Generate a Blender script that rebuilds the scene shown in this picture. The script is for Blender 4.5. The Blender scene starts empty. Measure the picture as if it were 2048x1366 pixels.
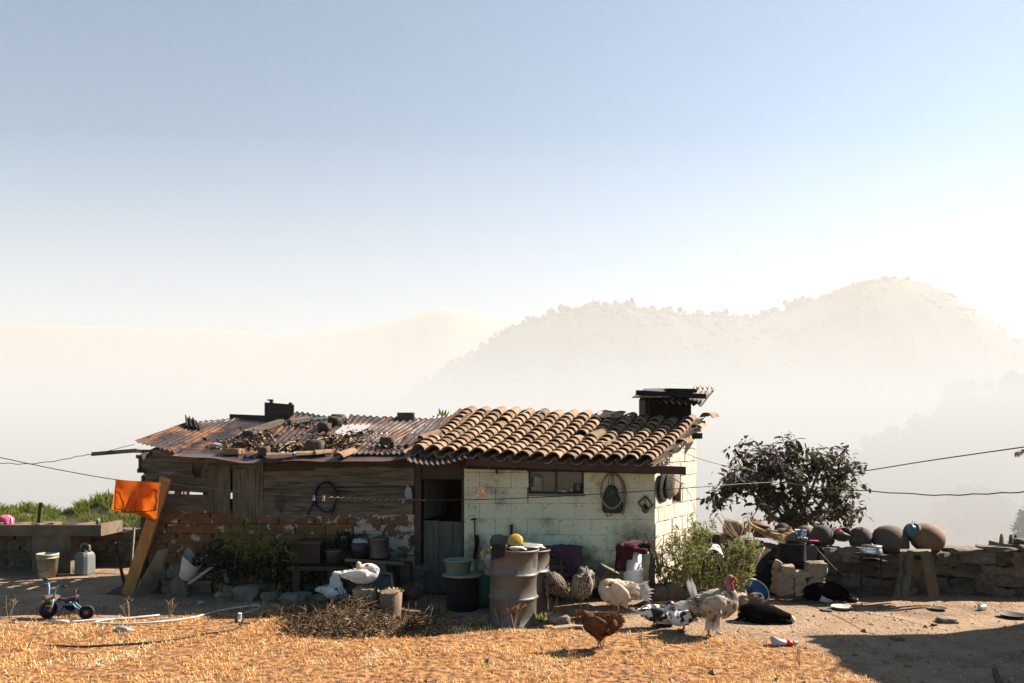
import bpy, math, random
import numpy as np
from mathutils import Vector as V, Matrix, noise
sc = bpy.context.scene
C = sc.collection
R = math.radians
rng = random.Random(7)
# ---------------------------------------------------------------- camera, sky, sun, exposure
F, HZ, CX, H = 1500.0, 890.0, 1024.0, 2.1        # focal length and horizon in photo pixels (2048 wide), eye height
cam = bpy.data.cameras.new('camera'); camo = bpy.data.objects.new('camera', cam); C.objects.link(camo)
camo.location = (0, 0, H); camo.rotation_euler = (R(90), 0, 0)
cam.sensor_width = 36; cam.lens = F / 2048 * 36; cam.shift_y = (HZ - 683) / 2048
cam.clip_end = 30000; cam.clip_start = 0.1
sc.camera = camo
SUN = V((1.2, 0.48, 1.0)).normalized()
w = bpy.data.worlds.new('World'); sc.world = w; w.use_nodes = True
wn = w.node_tree; bg = wn.nodes['Background']
sky = wn.nodes.new('ShaderNodeTexSky'); sky.sky_type = 'NISHITA'; sky.sun_disc = False
sky.sun_elevation = math.asin(SUN.z); sky.sun_rotation = math.atan2(SUN.x, SUN.y)
sky.air_density = 1.0; sky.dust_density = 0.3; sky.ozone_density = 1.0; sky.altitude = 2000
hs = wn.nodes.new('ShaderNodeHueSaturation'); hs.inputs['Saturation'].default_value = 1.12; hs.inputs['Value'].default_value = 0.92; hs.inputs['Hue'].default_value = 0.481
wn.links.new(sky.outputs[0], hs.inputs['Color']); wn.links.new(hs.outputs[0], bg.inputs[0]); bg.inputs[1].default_value = 0.05
sl = bpy.data.lights.new('sun', 'SUN'); sl.energy = 5.0; sl.angle = R(0.5); sl.color = (1.0, 0.90, 0.77)
so = bpy.data.objects.new('sun', sl); C.objects.link(so); so.rotation_euler = (-SUN).to_track_quat('-Z', 'Y').to_euler()
so.location = (20, 8, 20)
sc.view_settings.view_transform = 'Standard'; sc.view_settings.look = 'None'
sc.view_settings.exposure = 2.05; sc.view_settings.gamma = 1.0; sc.view_settings.use_curve_mapping = False
sc.render.engine = 'CYCLES'
cy = sc.cycles; cy.use_denoising = True; cy.max_bounces = 5; cy.diffuse_bounces = 1; cy.glossy_bounces = 2
cy.transmission_bounces = 4; cy.transparent_max_bounces = 8; cy.volume_bounces = 1; cy.caustics_reflective = False; cy.caustics_refractive = False

# ---------------------------------------------------------------- helpers
def lerp(a, b, t): return a + (b - a) * t
def sstep(a, b, x):
    t = max(0.0, min(1.0, (x - a) / (b - a))); return t * t * (3 - 2 * t)
def at(px, py, Y): return V(((px - CX) / F * Y, Y, H - (py - HZ) / F * Y))
def nz(x, y, z=0.0): return noise.noise(V((x, y, z)))
def gz(x, y):                                     # ground height
    z = 0.02 * nz(x * .5, y * .5) + 0.02 * nz(x * 1.7, y * 1.7, 3)
    if y > 13.4:
        z -= sstep(13.4, 17, y) * 1.6 + sstep(16, 80, y) * 22 + sstep(60, 400, y) * 70
    return z
def gp(px, py, lift=0.0):                         # ground point seen at a photo pixel
    Y = F * H / (py - HZ); x = (px - CX) / F * Y
    return V((x, Y, gz(x, Y) + lift))

class MB:
    def __init__(s): s.v = []; s.f = []; s.sm = []
    def add(s, vs, fs, sm=False):
        b = len(s.v); s.v += [tuple(p) for p in vs]
        s.f += [tuple(i + b for i in f) for f in fs]; s.sm += [sm] * len(fs); return s
    def hexa(s, p):                               # 8 points: bottom ring 0-3, top ring 4-7
        return s.add(p, [(3, 2, 1, 0), (4, 5, 6, 7), (0, 1, 5, 4), (1, 2, 6, 5), (2, 3, 7, 6), (3, 0, 4, 7)])
    def box(s, c, size, M=None, jit=0.0):
        c = V(c); h = V(size) * .5; pts = []
        for dz in (-1, 1):
            for dx, dy in ((-1, -1), (1, -1), (1, 1), (-1, 1)):
                q = V((dx * h.x, dy * h.y, dz * h.z)) + V([rng.uniform(-jit, jit) for _ in range(3)])
                pts.append(c + (M @ q if M else q))
        return s.hexa(pts)
    def slab(s, quad, d, vec=None):               # thick board: 4 front corners pushed back by d along vec
        q = [V(p) for p in quad]
        n = V(vec) if vec is not None else (q[1] - q[0]).cross(q[3] - q[0]).normalized() * -1
        return s.hexa(q + [p + n * d for p in q])
    def bar(s, a, b, w_, h_, up=(0, 0, 1), jit=0.0):
        a = V(a); b = V(b); d = (b - a).normalized(); sd = d.cross(V(up))
        if sd.length < 1e-4: sd = V((1, 0, 0))
        sd.normalize(); u = sd.cross(d); p = []
        for e in (a, b):
            for i, j in ((-1, -1), (1, -1), (1, 1), (-1, 1)):
                p.append(e + sd * (i * w_ / 2 + rng.uniform(-jit, jit)) + u * (j * h_ / 2 + rng.uniform(-jit, jit)))
        return s.hexa(p)
    def tube(s, pts, r, n=6, sm=True, ell=None, up=None):
        pts = [V(p) for p in pts]; k = len(pts)
        rr = list(r) if hasattr(r, '__len__') else [r] * k
        vs = []; prev = None
        for i, p in enumerate(pts):
            d = (pts[min(i + 1, k - 1)] - pts[max(i - 1, 0)])
            d = d.normalized() if d.length > 1e-9 else V((0, 0, 1))
            ref = up if up is not None else (prev if prev is not None else (V((0, 0, 1)) if abs(d.z) < .9 else V((1, 0, 0))))
            sd = d.cross(V(ref))
            if sd.length < 1e-5: sd = d.cross(V((.3, 1, .2)))
            sd.normalize(); u = sd.cross(d).normalized(); prev = u
            rw, rh = (rr[i], rr[i]) if not hasattr(rr[i], '__len__') else rr[i]
            for j in range(n):
                a = 2 * math.pi * j / n
                vs.append(p + sd * (math.cos(a) * rw) + u * (math.sin(a) * rh))
        fs = []
        for i in range(k - 1):
            for j in range(n):
                fs.append((i * n + j, i * n + (j + 1) % n, (i + 1) * n + (j + 1) % n, (i + 1) * n + j))
        s.add(vs, fs, sm); b = len(s.v) - len(vs)
        s.f += [tuple(b + j for j in range(n - 1, -1, -1)), tuple(b + (k - 1) * n + j for j in range(n))]; s.sm += [False, False]
        return s
    def lathe(s, c, prof, n=20, M=None, sm=True, wob=0.0, closed=False):
        c = V(c); vs = []; k = len(prof)
        for i, (r, z) in enumerate(prof):
            for j in range(n):
                a = 2 * math.pi * j / n
                rr = r * (1 + wob * nz(math.cos(a) * 1.7, math.sin(a) * 1.7, z * 5 + c.x))
                q = V((math.cos(a) * rr, math.sin(a) * rr, z)); vs.append(c + (M @ q if M else q))
        fs = []
        for i in range(k - 1):
            for j in range(n):
                fs.append((i * n + j, i * n + (j + 1) % n, (i + 1) * n + (j + 1) % n, (i + 1) * n + j))
        if closed:
            for j in range(n): fs.append(((k - 1) * n + j, (k - 1) * n + (j + 1) % n, (j + 1) % n, j))
            return s.add(vs, fs, sm)
        s.add(vs, fs, sm); b = len(s.v) - len(vs)
        s.f += [tuple(b + j for j in range(n - 1, -1, -1)), tuple(b + (k - 1) * n + j for j in range(n))]; s.sm += [False, False]
        return s
    def grid(s, fn, nu, nv, thick=0.0, sm=True):  # fn(u,v) -> point; optional thickness along normal estimate
        P = [[V(fn(i / nu, j / nv)) for i in range(nu + 1)] for j in range(nv + 1)]
        w1 = nu + 1; vs = [p for r in P for p in r]
        q = lambda o, fl: [((o + j * w1 + i, o + j * w1 + i + 1, o + (j + 1) * w1 + i + 1, o + (j + 1) * w1 + i) if not fl else
                            (o + (j + 1) * w1 + i, o + (j + 1) * w1 + i + 1, o + j * w1 + i + 1, o + j * w1 + i)) for j in range(nv) for i in range(nu)]
        fs = q(0, False)
        if thick:
            n = (P[0][-1] - P[0][0]).cross(P[-1][0] - P[0][0]).normalized() * -thick
            o = len(vs); vs += [p + n for p in vs[:o]]; fs += q(o, True)
            rim = [j * w1 for j in range(nv + 1)], [j * w1 + nu for j in range(nv + 1)], list(range(w1)), [nv * w1 + i for i in range(w1)]
            s_before = []
            for k_, r_ in enumerate(rim):
                for a_, b_ in zip(r_[:-1], r_[1:]):
                    s_before.append((a_, b_, b_ + o, a_ + o) if k_ in (1, 2) else (b_, a_, a_ + o, b_ + o))
            s.add(vs, fs + s_before, sm)
        else:
            s.add(vs, fs, sm)
        return s
    def rock(s, c, size, M=None, seed=0.0, rnd=.45, jit=.12, n=3, sm=True):
        idx = {}; vs = []; fs = []
        h = V(size) * .5; c = V(c)
        def vid(a, b, d):
            k_ = (a, b, d)
            if k_ not in idx:
                q = V((a / n * 2 - 1, b / n * 2 - 1, d / n * 2 - 1))
                sp = q.normalized() * 1.12; q = q.lerp(sp, rnd)
                q += V((nz(q.x * 1.1 + seed, q.y * 1.1, q.z * 1.1), nz(q.y * 1.1, q.z * 1.1 + seed, q.x * 1.1 + 9), nz(q.z * 1.1, q.x * 1.1, q.y * 1.1 + seed + 5))) * (jit * 2.2)
                q = V((q.x * h.x, q.y * h.y, q.z * h.z)); vs.append(c + (M @ q if M else q)); idx[k_] = len(vs) - 1
            return idx[k_]
        for i in range(n):
            for j in range(n):
                fs += [(vid(i, j, 0), vid(i, j + 1, 0), vid(i + 1, j + 1, 0), vid(i + 1, j, 0)), (vid(i, j, n), vid(i + 1, j, n), vid(i + 1, j + 1, n), vid(i, j + 1, n)),
                       (vid(i, 0, j), vid(i + 1, 0, j), vid(i + 1, 0, j + 1), vid(i, 0, j + 1)), (vid(i, n, j), vid(i, n, j + 1), vid(i + 1, n, j + 1), vid(i + 1, n, j)),
                       (vid(0, i, j), vid(0, i, j + 1), vid(0, i + 1, j + 1), vid(0, i + 1, j)), (vid(n, i, j), vid(n, i + 1, j), vid(n, i + 1, j + 1), vid(n, i, j + 1))]
        return s.add(vs, fs, sm)
    def leaf(s, p, d, nrm, L, W, bend=.15, sm=True):   # one leaf of 6 faces
        d = V(d).normalized(); sd = d.cross(V(nrm))
        if sd.length < 1e-4: sd = d.cross(V((.2, .5, 1)))
        sd.normalize(); u = sd.cross(d); p = V(p)
        c = lambda t, k: p + d * (L * t) - u * (bend * L * t * t) + sd * (W * .5 * k) + u * (abs(k) * W * .12)
        return s.add([c(0, 0), c(.35, -.9), c(.35, 0), c(.35, .9), c(.72, -.75), c(.72, 0), c(.72, .75), c(1, 0)],
                     [(0, 1, 2), (0, 2, 3), (1, 4, 5, 2), (2, 5, 6, 3), (4, 7, 5), (5, 7, 6)], sm)
    def build(s, name, m, parent=None, local=False, **tags):
        me = bpy.data.meshes.new(name)
        vs = np.array(s.v, dtype=np.float32).reshape(-1, 3)
        loc = V((0, 0, 0))
        if parent is not None:
            if not local: vs = vs - np.array(gloc(parent), dtype=np.float32)
        elif not local:
            mn = vs.min(0); mx = vs.max(0); loc = V(((mn[0] + mx[0]) / 2, (mn[1] + mx[1]) / 2, mn[2]))
            vs = vs - np.array(loc, dtype=np.float32)
        me.from_pydata(vs.tolist(), [], s.f)
        me.polygons.foreach_set('use_smooth', s.sm)
        me.materials.append(m); me.update()
        o = bpy.data.objects.new(name, me); C.objects.link(o); o.location = loc
        if parent is not None: o.parent = parent
        for k_, v_ in tags.items(): o[k_] = v_
        return o
GL = {}
def gloc(o): return (V(o.location) + (gloc(o.parent) if o.parent else V((0, 0, 0))))
def tag(o, label=None, category=None, group=None, kind=None):
    for k_, v_ in (('label', label), ('category', category), ('group', group), ('kind', kind)):
        if v_: o[k_] = v_
    return o
def thing(name, label, cat, loc=(0, 0, 0), group=None, rz=0.0):
    o = bpy.data.objects.new(name, None); C.objects.link(o); o.location = loc; o.rotation_euler = (0, 0, rz); o.empty_display_size = .1
    return tag(o, label, cat, group)
def one(name, mb, m, label, cat, group=None): return tag(mb.build(name, m), label, cat, group)
def inst(name, me, parent, loc, M3=None, scale=(1, 1, 1)):      # a piece sharing mesh data; loc in world, parent unrotated
    o = bpy.data.objects.new(name, me); C.objects.link(o); o.parent = parent
    l = V(loc) - gloc(parent); S = Matrix.Diagonal(V(scale)).to_4x4()
    o.matrix_local = Matrix.Translation(l) @ (M3.to_4x4() if M3 else Matrix.Identity(4)) @ S
    return o
def mesh_of(mb, name, m):
    me = bpy.data.meshes.new(name); me.from_pydata(mb.v, [], mb.f); me.polygons.foreach_set('use_smooth', mb.sm); me.materials.append(m); me.update(); return me
def rotm(x=0, y=0, z=0): return Matrix.Rotation(z, 3, 'Z') @ Matrix.Rotation(y, 3, 'Y') @ Matrix.Rotation(x, 3, 'X')
def basis(d, up=(0, 0, 1)):                       # matrix whose x axis is d
    d = V(d).normalized(); s_ = V(up).cross(d)
    if s_.length < 1e-4: s_ = V((0, 1, 0))
    s_.normalize(); u = d.cross(s_); return Matrix((d, s_, u)).transposed()
def rv(a=1.0): return V((rng.uniform(-a, a), rng.uniform(-a, a), rng.uniform(-a, a)))
def catmull(pts, n=6):
    P = [V(p) for p in pts]; P = [P[0] * 2 - P[1]] + P + [P[-1] * 2 - P[-2]]; out = []
    for i in range(1, len(P) - 2):
        for k_ in range(n):
            t = k_ / n; a, b, c, d = P[i - 1:i + 3]
            out.append(.5 * ((2 * b) + (c - a) * t + (2 * a - 5 * b + 4 * c - d) * t * t + (3 * b - a - 3 * c + d) * t ** 3))
    out.append(P[-2]); return out

# ---------------------------------------------------------------- materials
MATS = {}
def mat(name, c1, c2=None, c3=None, scale=6, detail=6, rough=.85, bump=.3, bscale=40, bdist=.01, metal=0.0, stretch=(1, 1, 1),
        thr=(.35, .65), thr3=(.58, .66), scale3=3, rnd=0.0, trans=0.0, spec=.3, c4=None, thr4=(.62, .68), scale4=14, world=False, bars=None):
    m = bpy.data.materials.new(name); m.use_nodes = True; N = m.node_tree.nodes; L = m.node_tree.links
    bs = N['Principled BSDF']; out = N['Material Output']
    bs.inputs['Roughness'].default_value = rough; bs.inputs['Metallic'].default_value = metal
    bs.inputs['Specular IOR Level'].default_value = spec
    if world:
        g = N.new('ShaderNodeNewGeometry'); co = g.outputs['Position']
    else:
        tc = N.new('ShaderNodeTexCoord'); co = tc.outputs['Object']
    oi = N.new('ShaderNodeObjectInfo')
    if not world:
        ad = N.new('ShaderNodeVectorMath'); ad.operation = 'MULTIPLY_ADD'
        cmb = N.new('ShaderNodeCombineXYZ')
        for k_ in range(3): L.new(oi.outputs['Random'], cmb.inputs[k_])
        L.new(cmb.outputs[0], ad.inputs[0]); ad.inputs[1].default_value = (17, 31, 23); L.new(co, ad.inputs[2]); co = ad.outputs[0]
    mp = N.new('ShaderNodeMapping'); mp.inputs['Scale'].default_value = stretch; L.new(co, mp.inputs[0])
    def nse(sca, det=detail, rg=.6):
        n = N.new('ShaderNodeTexNoise'); n.inputs['Scale'].default_value = sca; n.inputs['Detail'].default_value = det
        n.inputs['Roughness'].default_value = rg; L.new(mp.outputs[0], n.inputs['Vector']); return n.outputs['Fac']
    def ramp(f_, a, b):
        r_ = N.new('ShaderNodeMapRange'); r_.inputs[1].default_value = a; r_.inputs[2].default_value = b; r_.clamp = True
        L.new(f_, r_.inputs[0]); return r_.outputs[0]
    def mix(fac, a, b):
        x = N.new('ShaderNodeMix'); x.data_type = 'RGBA'
        L.new(fac, x.inputs[0])
        for sck, val in ((x.inputs[6], a), (x.inputs[7], b)):
            if isinstance(val, tuple): sck.default_value = (*val, 1)
            else: L.new(val, sck)
        return x.outputs[2]
    col = tuple(c1)
    if c2: col = mix(ramp(nse(scale), *thr), tuple(c1), tuple(c2))
    if bars:
        wv = N.new('ShaderNodeTexWave'); wv.inputs['Scale'].default_value = bars[0]; wv.inputs['Distortion'].default_value = bars[2]; wv.inputs['Detail'].default_value = 3
        wv.inputs['Detail Scale'].default_value = 2.5; L.new(mp.outputs[0], wv.inputs['Vector']); col = mix(ramp(wv.outputs['Fac'], .45, .6), col, tuple(bars[1]))
    if c3: col = mix(ramp(nse(scale3, 8, .65), *thr3), col, tuple(c3))
    if c4: col = mix(ramp(nse(scale4, 8, .7), *thr4), col, tuple(c4))
    if rnd:
        hv = N.new('ShaderNodeHueSaturation'); r_ = N.new('ShaderNodeMapRange'); L.new(oi.outputs['Random'], r_.inputs[0])
        r_.inputs[3].default_value = 1 - rnd; r_.inputs[4].default_value = 1 + rnd; L.new(r_.outputs[0], hv.inputs['Value'])
        if isinstance(col, tuple): hv.inputs['Color'].default_value = (*col, 1)
        else: L.new(col, hv.inputs['Color'])
        col = hv.outputs[0]
    if isinstance(col, tuple): bs.inputs['Base Color'].default_value = (*col, 1)
    else: L.new(col, bs.inputs['Base Color'])
    if bump:
        b_ = N.new('ShaderNodeBump'); b_.inputs['Strength'].default_value = bump; b_.inputs['Distance'].default_value = bdist
        L.new(nse(bscale, 6, .65), b_.inputs['Height']); L.new(b_.outputs[0], bs.inputs['Normal'])
    if trans:
        t_ = N.new('ShaderNodeBsdfTranslucent'); ms = N.new('ShaderNodeMixShader'); ms.inputs[0].default_value = trans
        if isinstance(col, tuple): t_.inputs[0].default_value = (*col, 1)
        else: L.new(col, t_.inputs[0])
        L.new(bs.outputs[0], ms.inputs[1]); L.new(t_.outputs[0], ms.inputs[2]); L.new(ms.outputs[0], out.inputs[0])
    return m
M = MATS
M['dirt'] = None
M['straw'] = mat('dry_straw', (.42, .165, .04), (.95, .60, .24), (.13, .05, .018), scale=11, scale3=1.5, thr=(.38,.62), thr3=(.47, .62), rough=.8, bump=0, trans=.25, world=True, c4=(1.0, .84, .56), scale4=1.1, thr4=(.53, .66))
def per_blade(m, cols):
    N = m.node_tree.nodes; L = m.node_tree.links; b = N['Principled BSDF']; src = b.inputs['Base Color'].links[0].from_socket
    g = N.new('ShaderNodeNewGeometry'); cr = N.new('ShaderNodeValToRGB'); cr.color_ramp.interpolation = 'CONSTANT'
    while len(cr.color_ramp.elements) < len(cols): cr.color_ramp.elements.new(.5)
    for e, (p, c) in zip(cr.color_ramp.elements, cols): e.position = p; e.color = (*c, 1)
    L.new(g.outputs['Random Per Island'], cr.inputs[0]); x = N.new('ShaderNodeMix'); x.data_type = 'RGBA'; x.inputs[0].default_value = .5
    L.new(src, x.inputs[6]); L.new(cr.outputs[0], x.inputs[7])
    for k in list(src.links): L.new(x.outputs[2], k.to_socket) if k.to_node != x else None
per_blade(M['straw'], [(0, (.10, .04, .018)), (.22, (.50, .18, .035)), (.48, (.82, .38, .10)), (.72, (.95, .66, .32)), (.90, (1.0, .84, .58))])
M['greengrass'] = mat('green_grass', (.09, .12, .02), (.20, .22, .045), (.36, .26, .08), scale=7, rough=.7, bump=0, trans=.4, world=True, thr3=(.56, .62))
M['bank'] = mat('bank_soil', (.05, .06, .018), (.10, .075, .035), scale=5, bump=.8, bscale=25, bdist=.03)
M['pebble'] = mat('pebble', (.24, .17, .12), (.38, .29, .21), scale=3, world=True)
M['paint'] = mat('painted_plaster', (.50, .49, .325), (.575, .555, .39), (.25, .22, .165), scale=2.2, scale3=3.0, thr3=(.54, .72), c4=(.07, .064, .046), scale4=15, thr4=(.60, .67), rough=.9, bump=.7, bscale=50, bdist=.005, world=True)
M['block'] = mat('bare_block', (.46, .38, .29), (.56, .48, .38), (.30, .23, .17), scale=4, scale3=9, thr3=(.58, .7), rough=.95, bump=.8, bscale=70, bdist=.008, rnd=.12)
M['mortar'] = mat('mortar', (.15, .12, .09), (.23, .185, .14), scale=20, bump=.6)
M['paintjoint'] = mat('painted_joint', (.36, .37, .26), (.10, .095, .075), scale=3, bump=.5, world=True, thr=(.48, .6))
M['adobe'] = mat('adobe', (.115, .058, .023), (.175, .093, .039), (.40, .32, .24), scale=5, scale3=7, thr3=(.57, .62), rough=.95, bump=1.0, bscale=24, bdist=.035, rnd=.12, c4=(.04, .024, .013), scale4=3, thr4=(.52, .72))
M['adobewhite'] = mat('limewashed_adobe', (.36, .31, .25), (.27, .22, .17), (.10, .06, .034), scale=8, scale3=7, thr3=(.50, .54), rough=.95, bump=.8, bscale=40, bdist=.012, world=True)
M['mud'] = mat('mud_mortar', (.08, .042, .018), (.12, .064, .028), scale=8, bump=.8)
M['greywood'] = mat('weathered_wood', (.06, .05, .035), (.135, .118, .08), (.03, .025, .018), scale=3, scale3=2, stretch=(8, 8, .8), rough=.9, bump=.6, bscale=12, bdist=.006, rnd=.2)
M['greywoodh'] = mat('weathered_wood_lengthwise', (.055, .044, .032), (.145, .123, .084), (.025, .020, .015), scale=3, scale3=1.6, stretch=(1, 1, 9), rough=.9, bump=.6, bscale=12, bdist=.006, rnd=.2, c4=(.03, .026, .02), scale4=3, thr4=(.6, .75))
M['darkwood'] = mat('dark_wood', (.035, .025, .018), (.06, .04, .028), scale=4, stretch=(1, 1, 5), rough=.9, bump=.5, rnd=.2)
M['tanwood'] = mat('raw_wood', (.30, .132, .036), (.40, .19, .06), (.12, .055, .02), scale=4, scale3=12, thr3=(.62, .72), stretch=(3, 3, .5), rough=.8, bump=.4)
M['doorwood'] = mat('door_wood', (.055, .05, .038), (.085, .08, .062), (.13, .145, .125), scale=3, scale3=5, thr3=(.64, .72), stretch=(6, 6, .7), rough=.9, bump=.6, rnd=.15)
M['beamred'] = mat('painted_beam', (.045, .022, .017), (.065, .032, .024), scale=3, rough=.8, bump=.3)
M['rust'] = mat('rusted_sheet', (.115, .043, .016), (.20, .085, .033), (.045, .03, .027), scale=2.2, scale3=1.9, thr3=(.40, .54), rough=.42, bump=.4, metal=.4, world=True, c4=(.02, .011, .008), scale4=4, thr4=(.50, .60))
M['zinc'] = mat('grey_zinc', (.10, .08, .07), (.17, .145, .13), (.09, .04, .02), scale=2, scale3=2.2, thr3=(.42, .56), rough=.36, bump=.3, metal=.55, world=True, c4=(.022, .016, .013), scale4=5, thr4=(.52, .64))
M['darkzinc'] = mat('dark_zinc', (.07, .05, .05), (.11, .085, .085), (.12, .06, .04), scale=3, rough=.4, bump=.2, metal=.3, world=True)
M['tile'] = mat('clay_tile', (.16, .095, .053), (.255, .163, .097), (.055, .04, .03), scale=9, scale3=12, thr3=(.54, .70), rough=.9, bump=.8, bscale=45, bdist=.007, rnd=.35, c4=(.30, .265, .19), scale4=18, thr4=(.65, .72))
M['soot'] = mat('soot', (.006, .0055, .005), (.012, .011, .01), scale=6, rough=.9, bump=.4)
M['stone'] = mat('field_stone', (.095, .075, .055), (.155, .125, .093), (.05, .04, .03), scale=5, scale3=4, rough=.95, bump=.9, bscale=28, bdist=.018, rnd=.35)
M['tanstone'] = mat('tan_stone', (.19, .14, .092), (.25, .195, .135), (.11, .078, .052), scale=5, scale3=8, rough=.95, bump=.9, bscale=30, bdist=.015, rnd=.15)
M['earthcore'] = mat('wall_core', (.03, .024, .018), (.05, .04, .03), scale=8, bump=.6)
M['concrete'] = mat('old_concrete', (.085, .062, .04), (.125, .096, .066), (.05, .036, .024), scale=4, scale3=3, rough=.9, bump=.6, bscale=40, bdist=.008)
M['barrel'] = mat('barrel_paint', (.060, .050, .041), (.092, .077, .063), (.03, .016, .010), scale=3, scale3=6, thr3=(.53, .66), rough=.55, bump=.4, bscale=14, bdist=.012, c4=(.012, .009, .007), scale4=13, thr4=(.62, .65), spec=.6)
M['clay'] = mat('clay_pot', (.058, .042, .03), (.098, .07, .05), (.022, .018, .015), scale=4, scale3=2, thr3=(.42, .65), rough=.85, bump=.4, rnd=.25, c4=(.15, .12, .09), scale4=9, thr4=(.64, .7))
M['clayred'] = mat('brown_clay_pot', (.13, .072, .038), (.18, .105, .06), (.05, .032, .02), scale=4, scale3=3, thr3=(.52, .7), rough=.8, bump=.4, c4=(.03, .022, .017), scale4=6, thr4=(.62, .72))
M['black'] = mat('black_plastic', (.012, .012, .013), rough=.5, bump=.1)
M['cloth_black'] = mat('black_cloth', (.012, .011, .012), (.02, .02, .022), rough=1, bump=.8, bscale=60)
M['maroon'] = mat('maroon_cloth', (.055, .007, .014), (.03, .005, .009), scale=8, rough=1, bump=.6)
M['purplecloth'] = mat('purple_patterned_cloth', (.045, .022, .035), (.07, .035, .05), (.30, .27, .28), scale=30, scale3=10, thr3=(.64, .67), rough=1, bump=.4, stretch=(1, 1, 4))
M['orange'] = mat('orange_cloth', (.66, .17, .02), (.52, .115, .012), scale=9, thr=(.4, .62), rough=.95, bump=.5, bscale=25, trans=.6)
M['hem'] = mat('brown_hem', (.16, .04, .008), rough=.9, bump=0)
M['white'] = mat('white_plastic', (.46, .44, .40), (.34, .31, .27), scale=7, rough=.5, bump=.1)
M['dirtywhite'] = mat('dirty_white_plastic', (.30, .27, .21), (.21, .17, .12), scale=5, rough=.5, bump=.15, thr=(.4, .6))
M['whitepaint'] = mat('chipped_white_paint', (.78, .76, .72), (.66, .64, .60), (.07, .055, .045), scale=4, scale3=9, thr3=(.66, .69), rough=.6, bump=.2)
M['bag'] = mat('white_bag', (.42, .42, .43), (.32, .31, .30), scale=9, rough=.4, bump=.6, bscale=20, trans=.35)
M['jerry'] = mat('bluish_plastic', (.12, .13, .125), (.095, .10, .095), (.09, .06, .035), scale=4, scale3=4, thr3=(.6, .72), rough=.45, bump=.1)
M['greenplastic'] = mat('pale_green_plastic', (.15, .19, .14), (.12, .155, .12), scale=3, rough=.35, bump=.05)
M['dkgreen'] = mat('dark_green_plastic', (.03, .09, .07), rough=.4, bump=.05)
M['teal'] = mat('teal_enamel', (.05, .135, .135), (.035, .10, .105), scale=5, rough=.3, bump=.05)
M['blue'] = mat('blue_plastic', (.03, .14, .36), (.025, .11, .30), scale=4, rough=.3, bump=.05, trans=.3)
M['bluehose'] = mat('blue_hose', (.004, .008, .026), rough=.5, bump=0)
M['trikeblue'] = mat('light_blue_paint', (.10, .22, .33), (.08, .17, .26), scale=8, rough=.35, bump=.1)
M['rubber'] = mat('purple_black_rubber', (.022, .012, .026), rough=.7, bump=.1)
M['yellow'] = mat('yellow_plastic', (.50, .33, .05), (.40, .25, .04), (.22, .15, .05), scale=5, rough=.4, bump=.1, trans=.25)
M['alu'] = mat('aluminium', (.11, .105, .10), (.07, .067, .064), scale=5, rough=.45, bump=.15, metal=.6)
M['brightalu'] = mat('bright_aluminium', (.62, .60, .56), (.50, .48, .45), scale=5, rough=.3, bump=.1, metal=.7)
M['iron'] = mat('dark_iron', (.018, .015, .012), (.035, .022, .014), scale=8, rough=.65, bump=.3, metal=.3)
M['wire'] = mat('wire', (.03, .025, .02), rough=.6, bump=0)
M['hosewhite'] = mat('pale_hose', (.55, .53, .48), (.30, .29, .26), scale=3, rough=.4, bump=0)
M['rope'] = mat('straw_broom', (.36, .22, .08), (.46, .30, .12), scale=20, rough=.9, bump=.3)
M['red'] = mat('red_plastic', (.55, .03, .03), rough=.4, bump=0)
M['pink'] = mat('pink_cloth', (.55, .10, .20), (.35, .05, .12), scale=12, rough=.9, bump=.4)
M['brush'] = mat('dark_brush', (.06, .036, .018), (.12, .075, .038), (.30, .19, .095), scale=7, scale3=9, thr3=(.56, .62), rough=.9, bump=0, world=True, trans=.1)
M['farhill'] = mat('haze_pale_hill', (.30, .27, .20), (.24, .23, .17), scale=.01, rough=1, bump=0, world=True)  # pale colour stands in for extra haze over the distant hill
M['bark'] = mat('bark', (.10, .07, .045), (.17, .12, .08), scale=8, stretch=(1, 1, .3), rough=.95, bump=.9, bscale=25, bdist=.02)
M['twig'] = mat('dry_twig', (.20, .125, .06), (.33, .215, .12), (.10, .06, .03), scale=7, rough=.9, bump=0, world=True, trans=.1)
M['leaf'] = mat('tree_leaf', (.030, .032, .015), (.055, .052, .022), (.16, .15, .03), scale=3, scale3=4, thr3=(.64, .70), rough=.6, bump=0, trans=.35, world=True)
M['bloom'] = mat('mauve_blossom', (.17, .105, .165), (.27, .19, .27), scale=12, rough=.8, bump=0, trans=.4, world=True)
M['shrub'] = mat('shrub_leaf', (.10, .12, .026), (.20, .21, .055), (.36, .31, .10), scale=9, scale3=6, rough=.6, bump=0, trans=.5, world=True)
M['darkleaf'] = mat('dark_shrub_leaf', (.010, .014, .006), (.02, .025, .009), scale=9, rough=.8, bump=0, trans=.15, world=True)
M['whitebloom'] = mat('white_blossom', (.62, .56, .42), rough=.8, bump=0, trans=.3)
M['fartree'] = mat('hazy_foliage', (.045, .06, .025), (.075, .09, .035), scale=.3, rough=.9, bump=0, world=True)
M['hill'] = mat('forested_hill', (.022, .040, .040), (.04, .056, .05), scale=.02, rough=1, bump=0, world=True)
M['fwhite'] = mat('white_feathers', (.66, .63, .58), (.56, .52, .46), scale=14, rough=.85, bump=.5, bscale=60, trans=.15)
M['fbuff'] = mat('buff_feathers', (.50, .38, .27), (.62, .50, .38), (.36, .22, .13), scale=12, scale3=9, rough=.85, bump=.5, bscale=60, trans=.2)
M['fpale'] = mat('grey_white_feathers', (.50, .43, .34), (.34, .28, .21), (.07, .05, .036), scale=12, scale3=11, thr3=(.52, .60), rough=.85, bump=.5, bscale=60, trans=.35)
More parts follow.
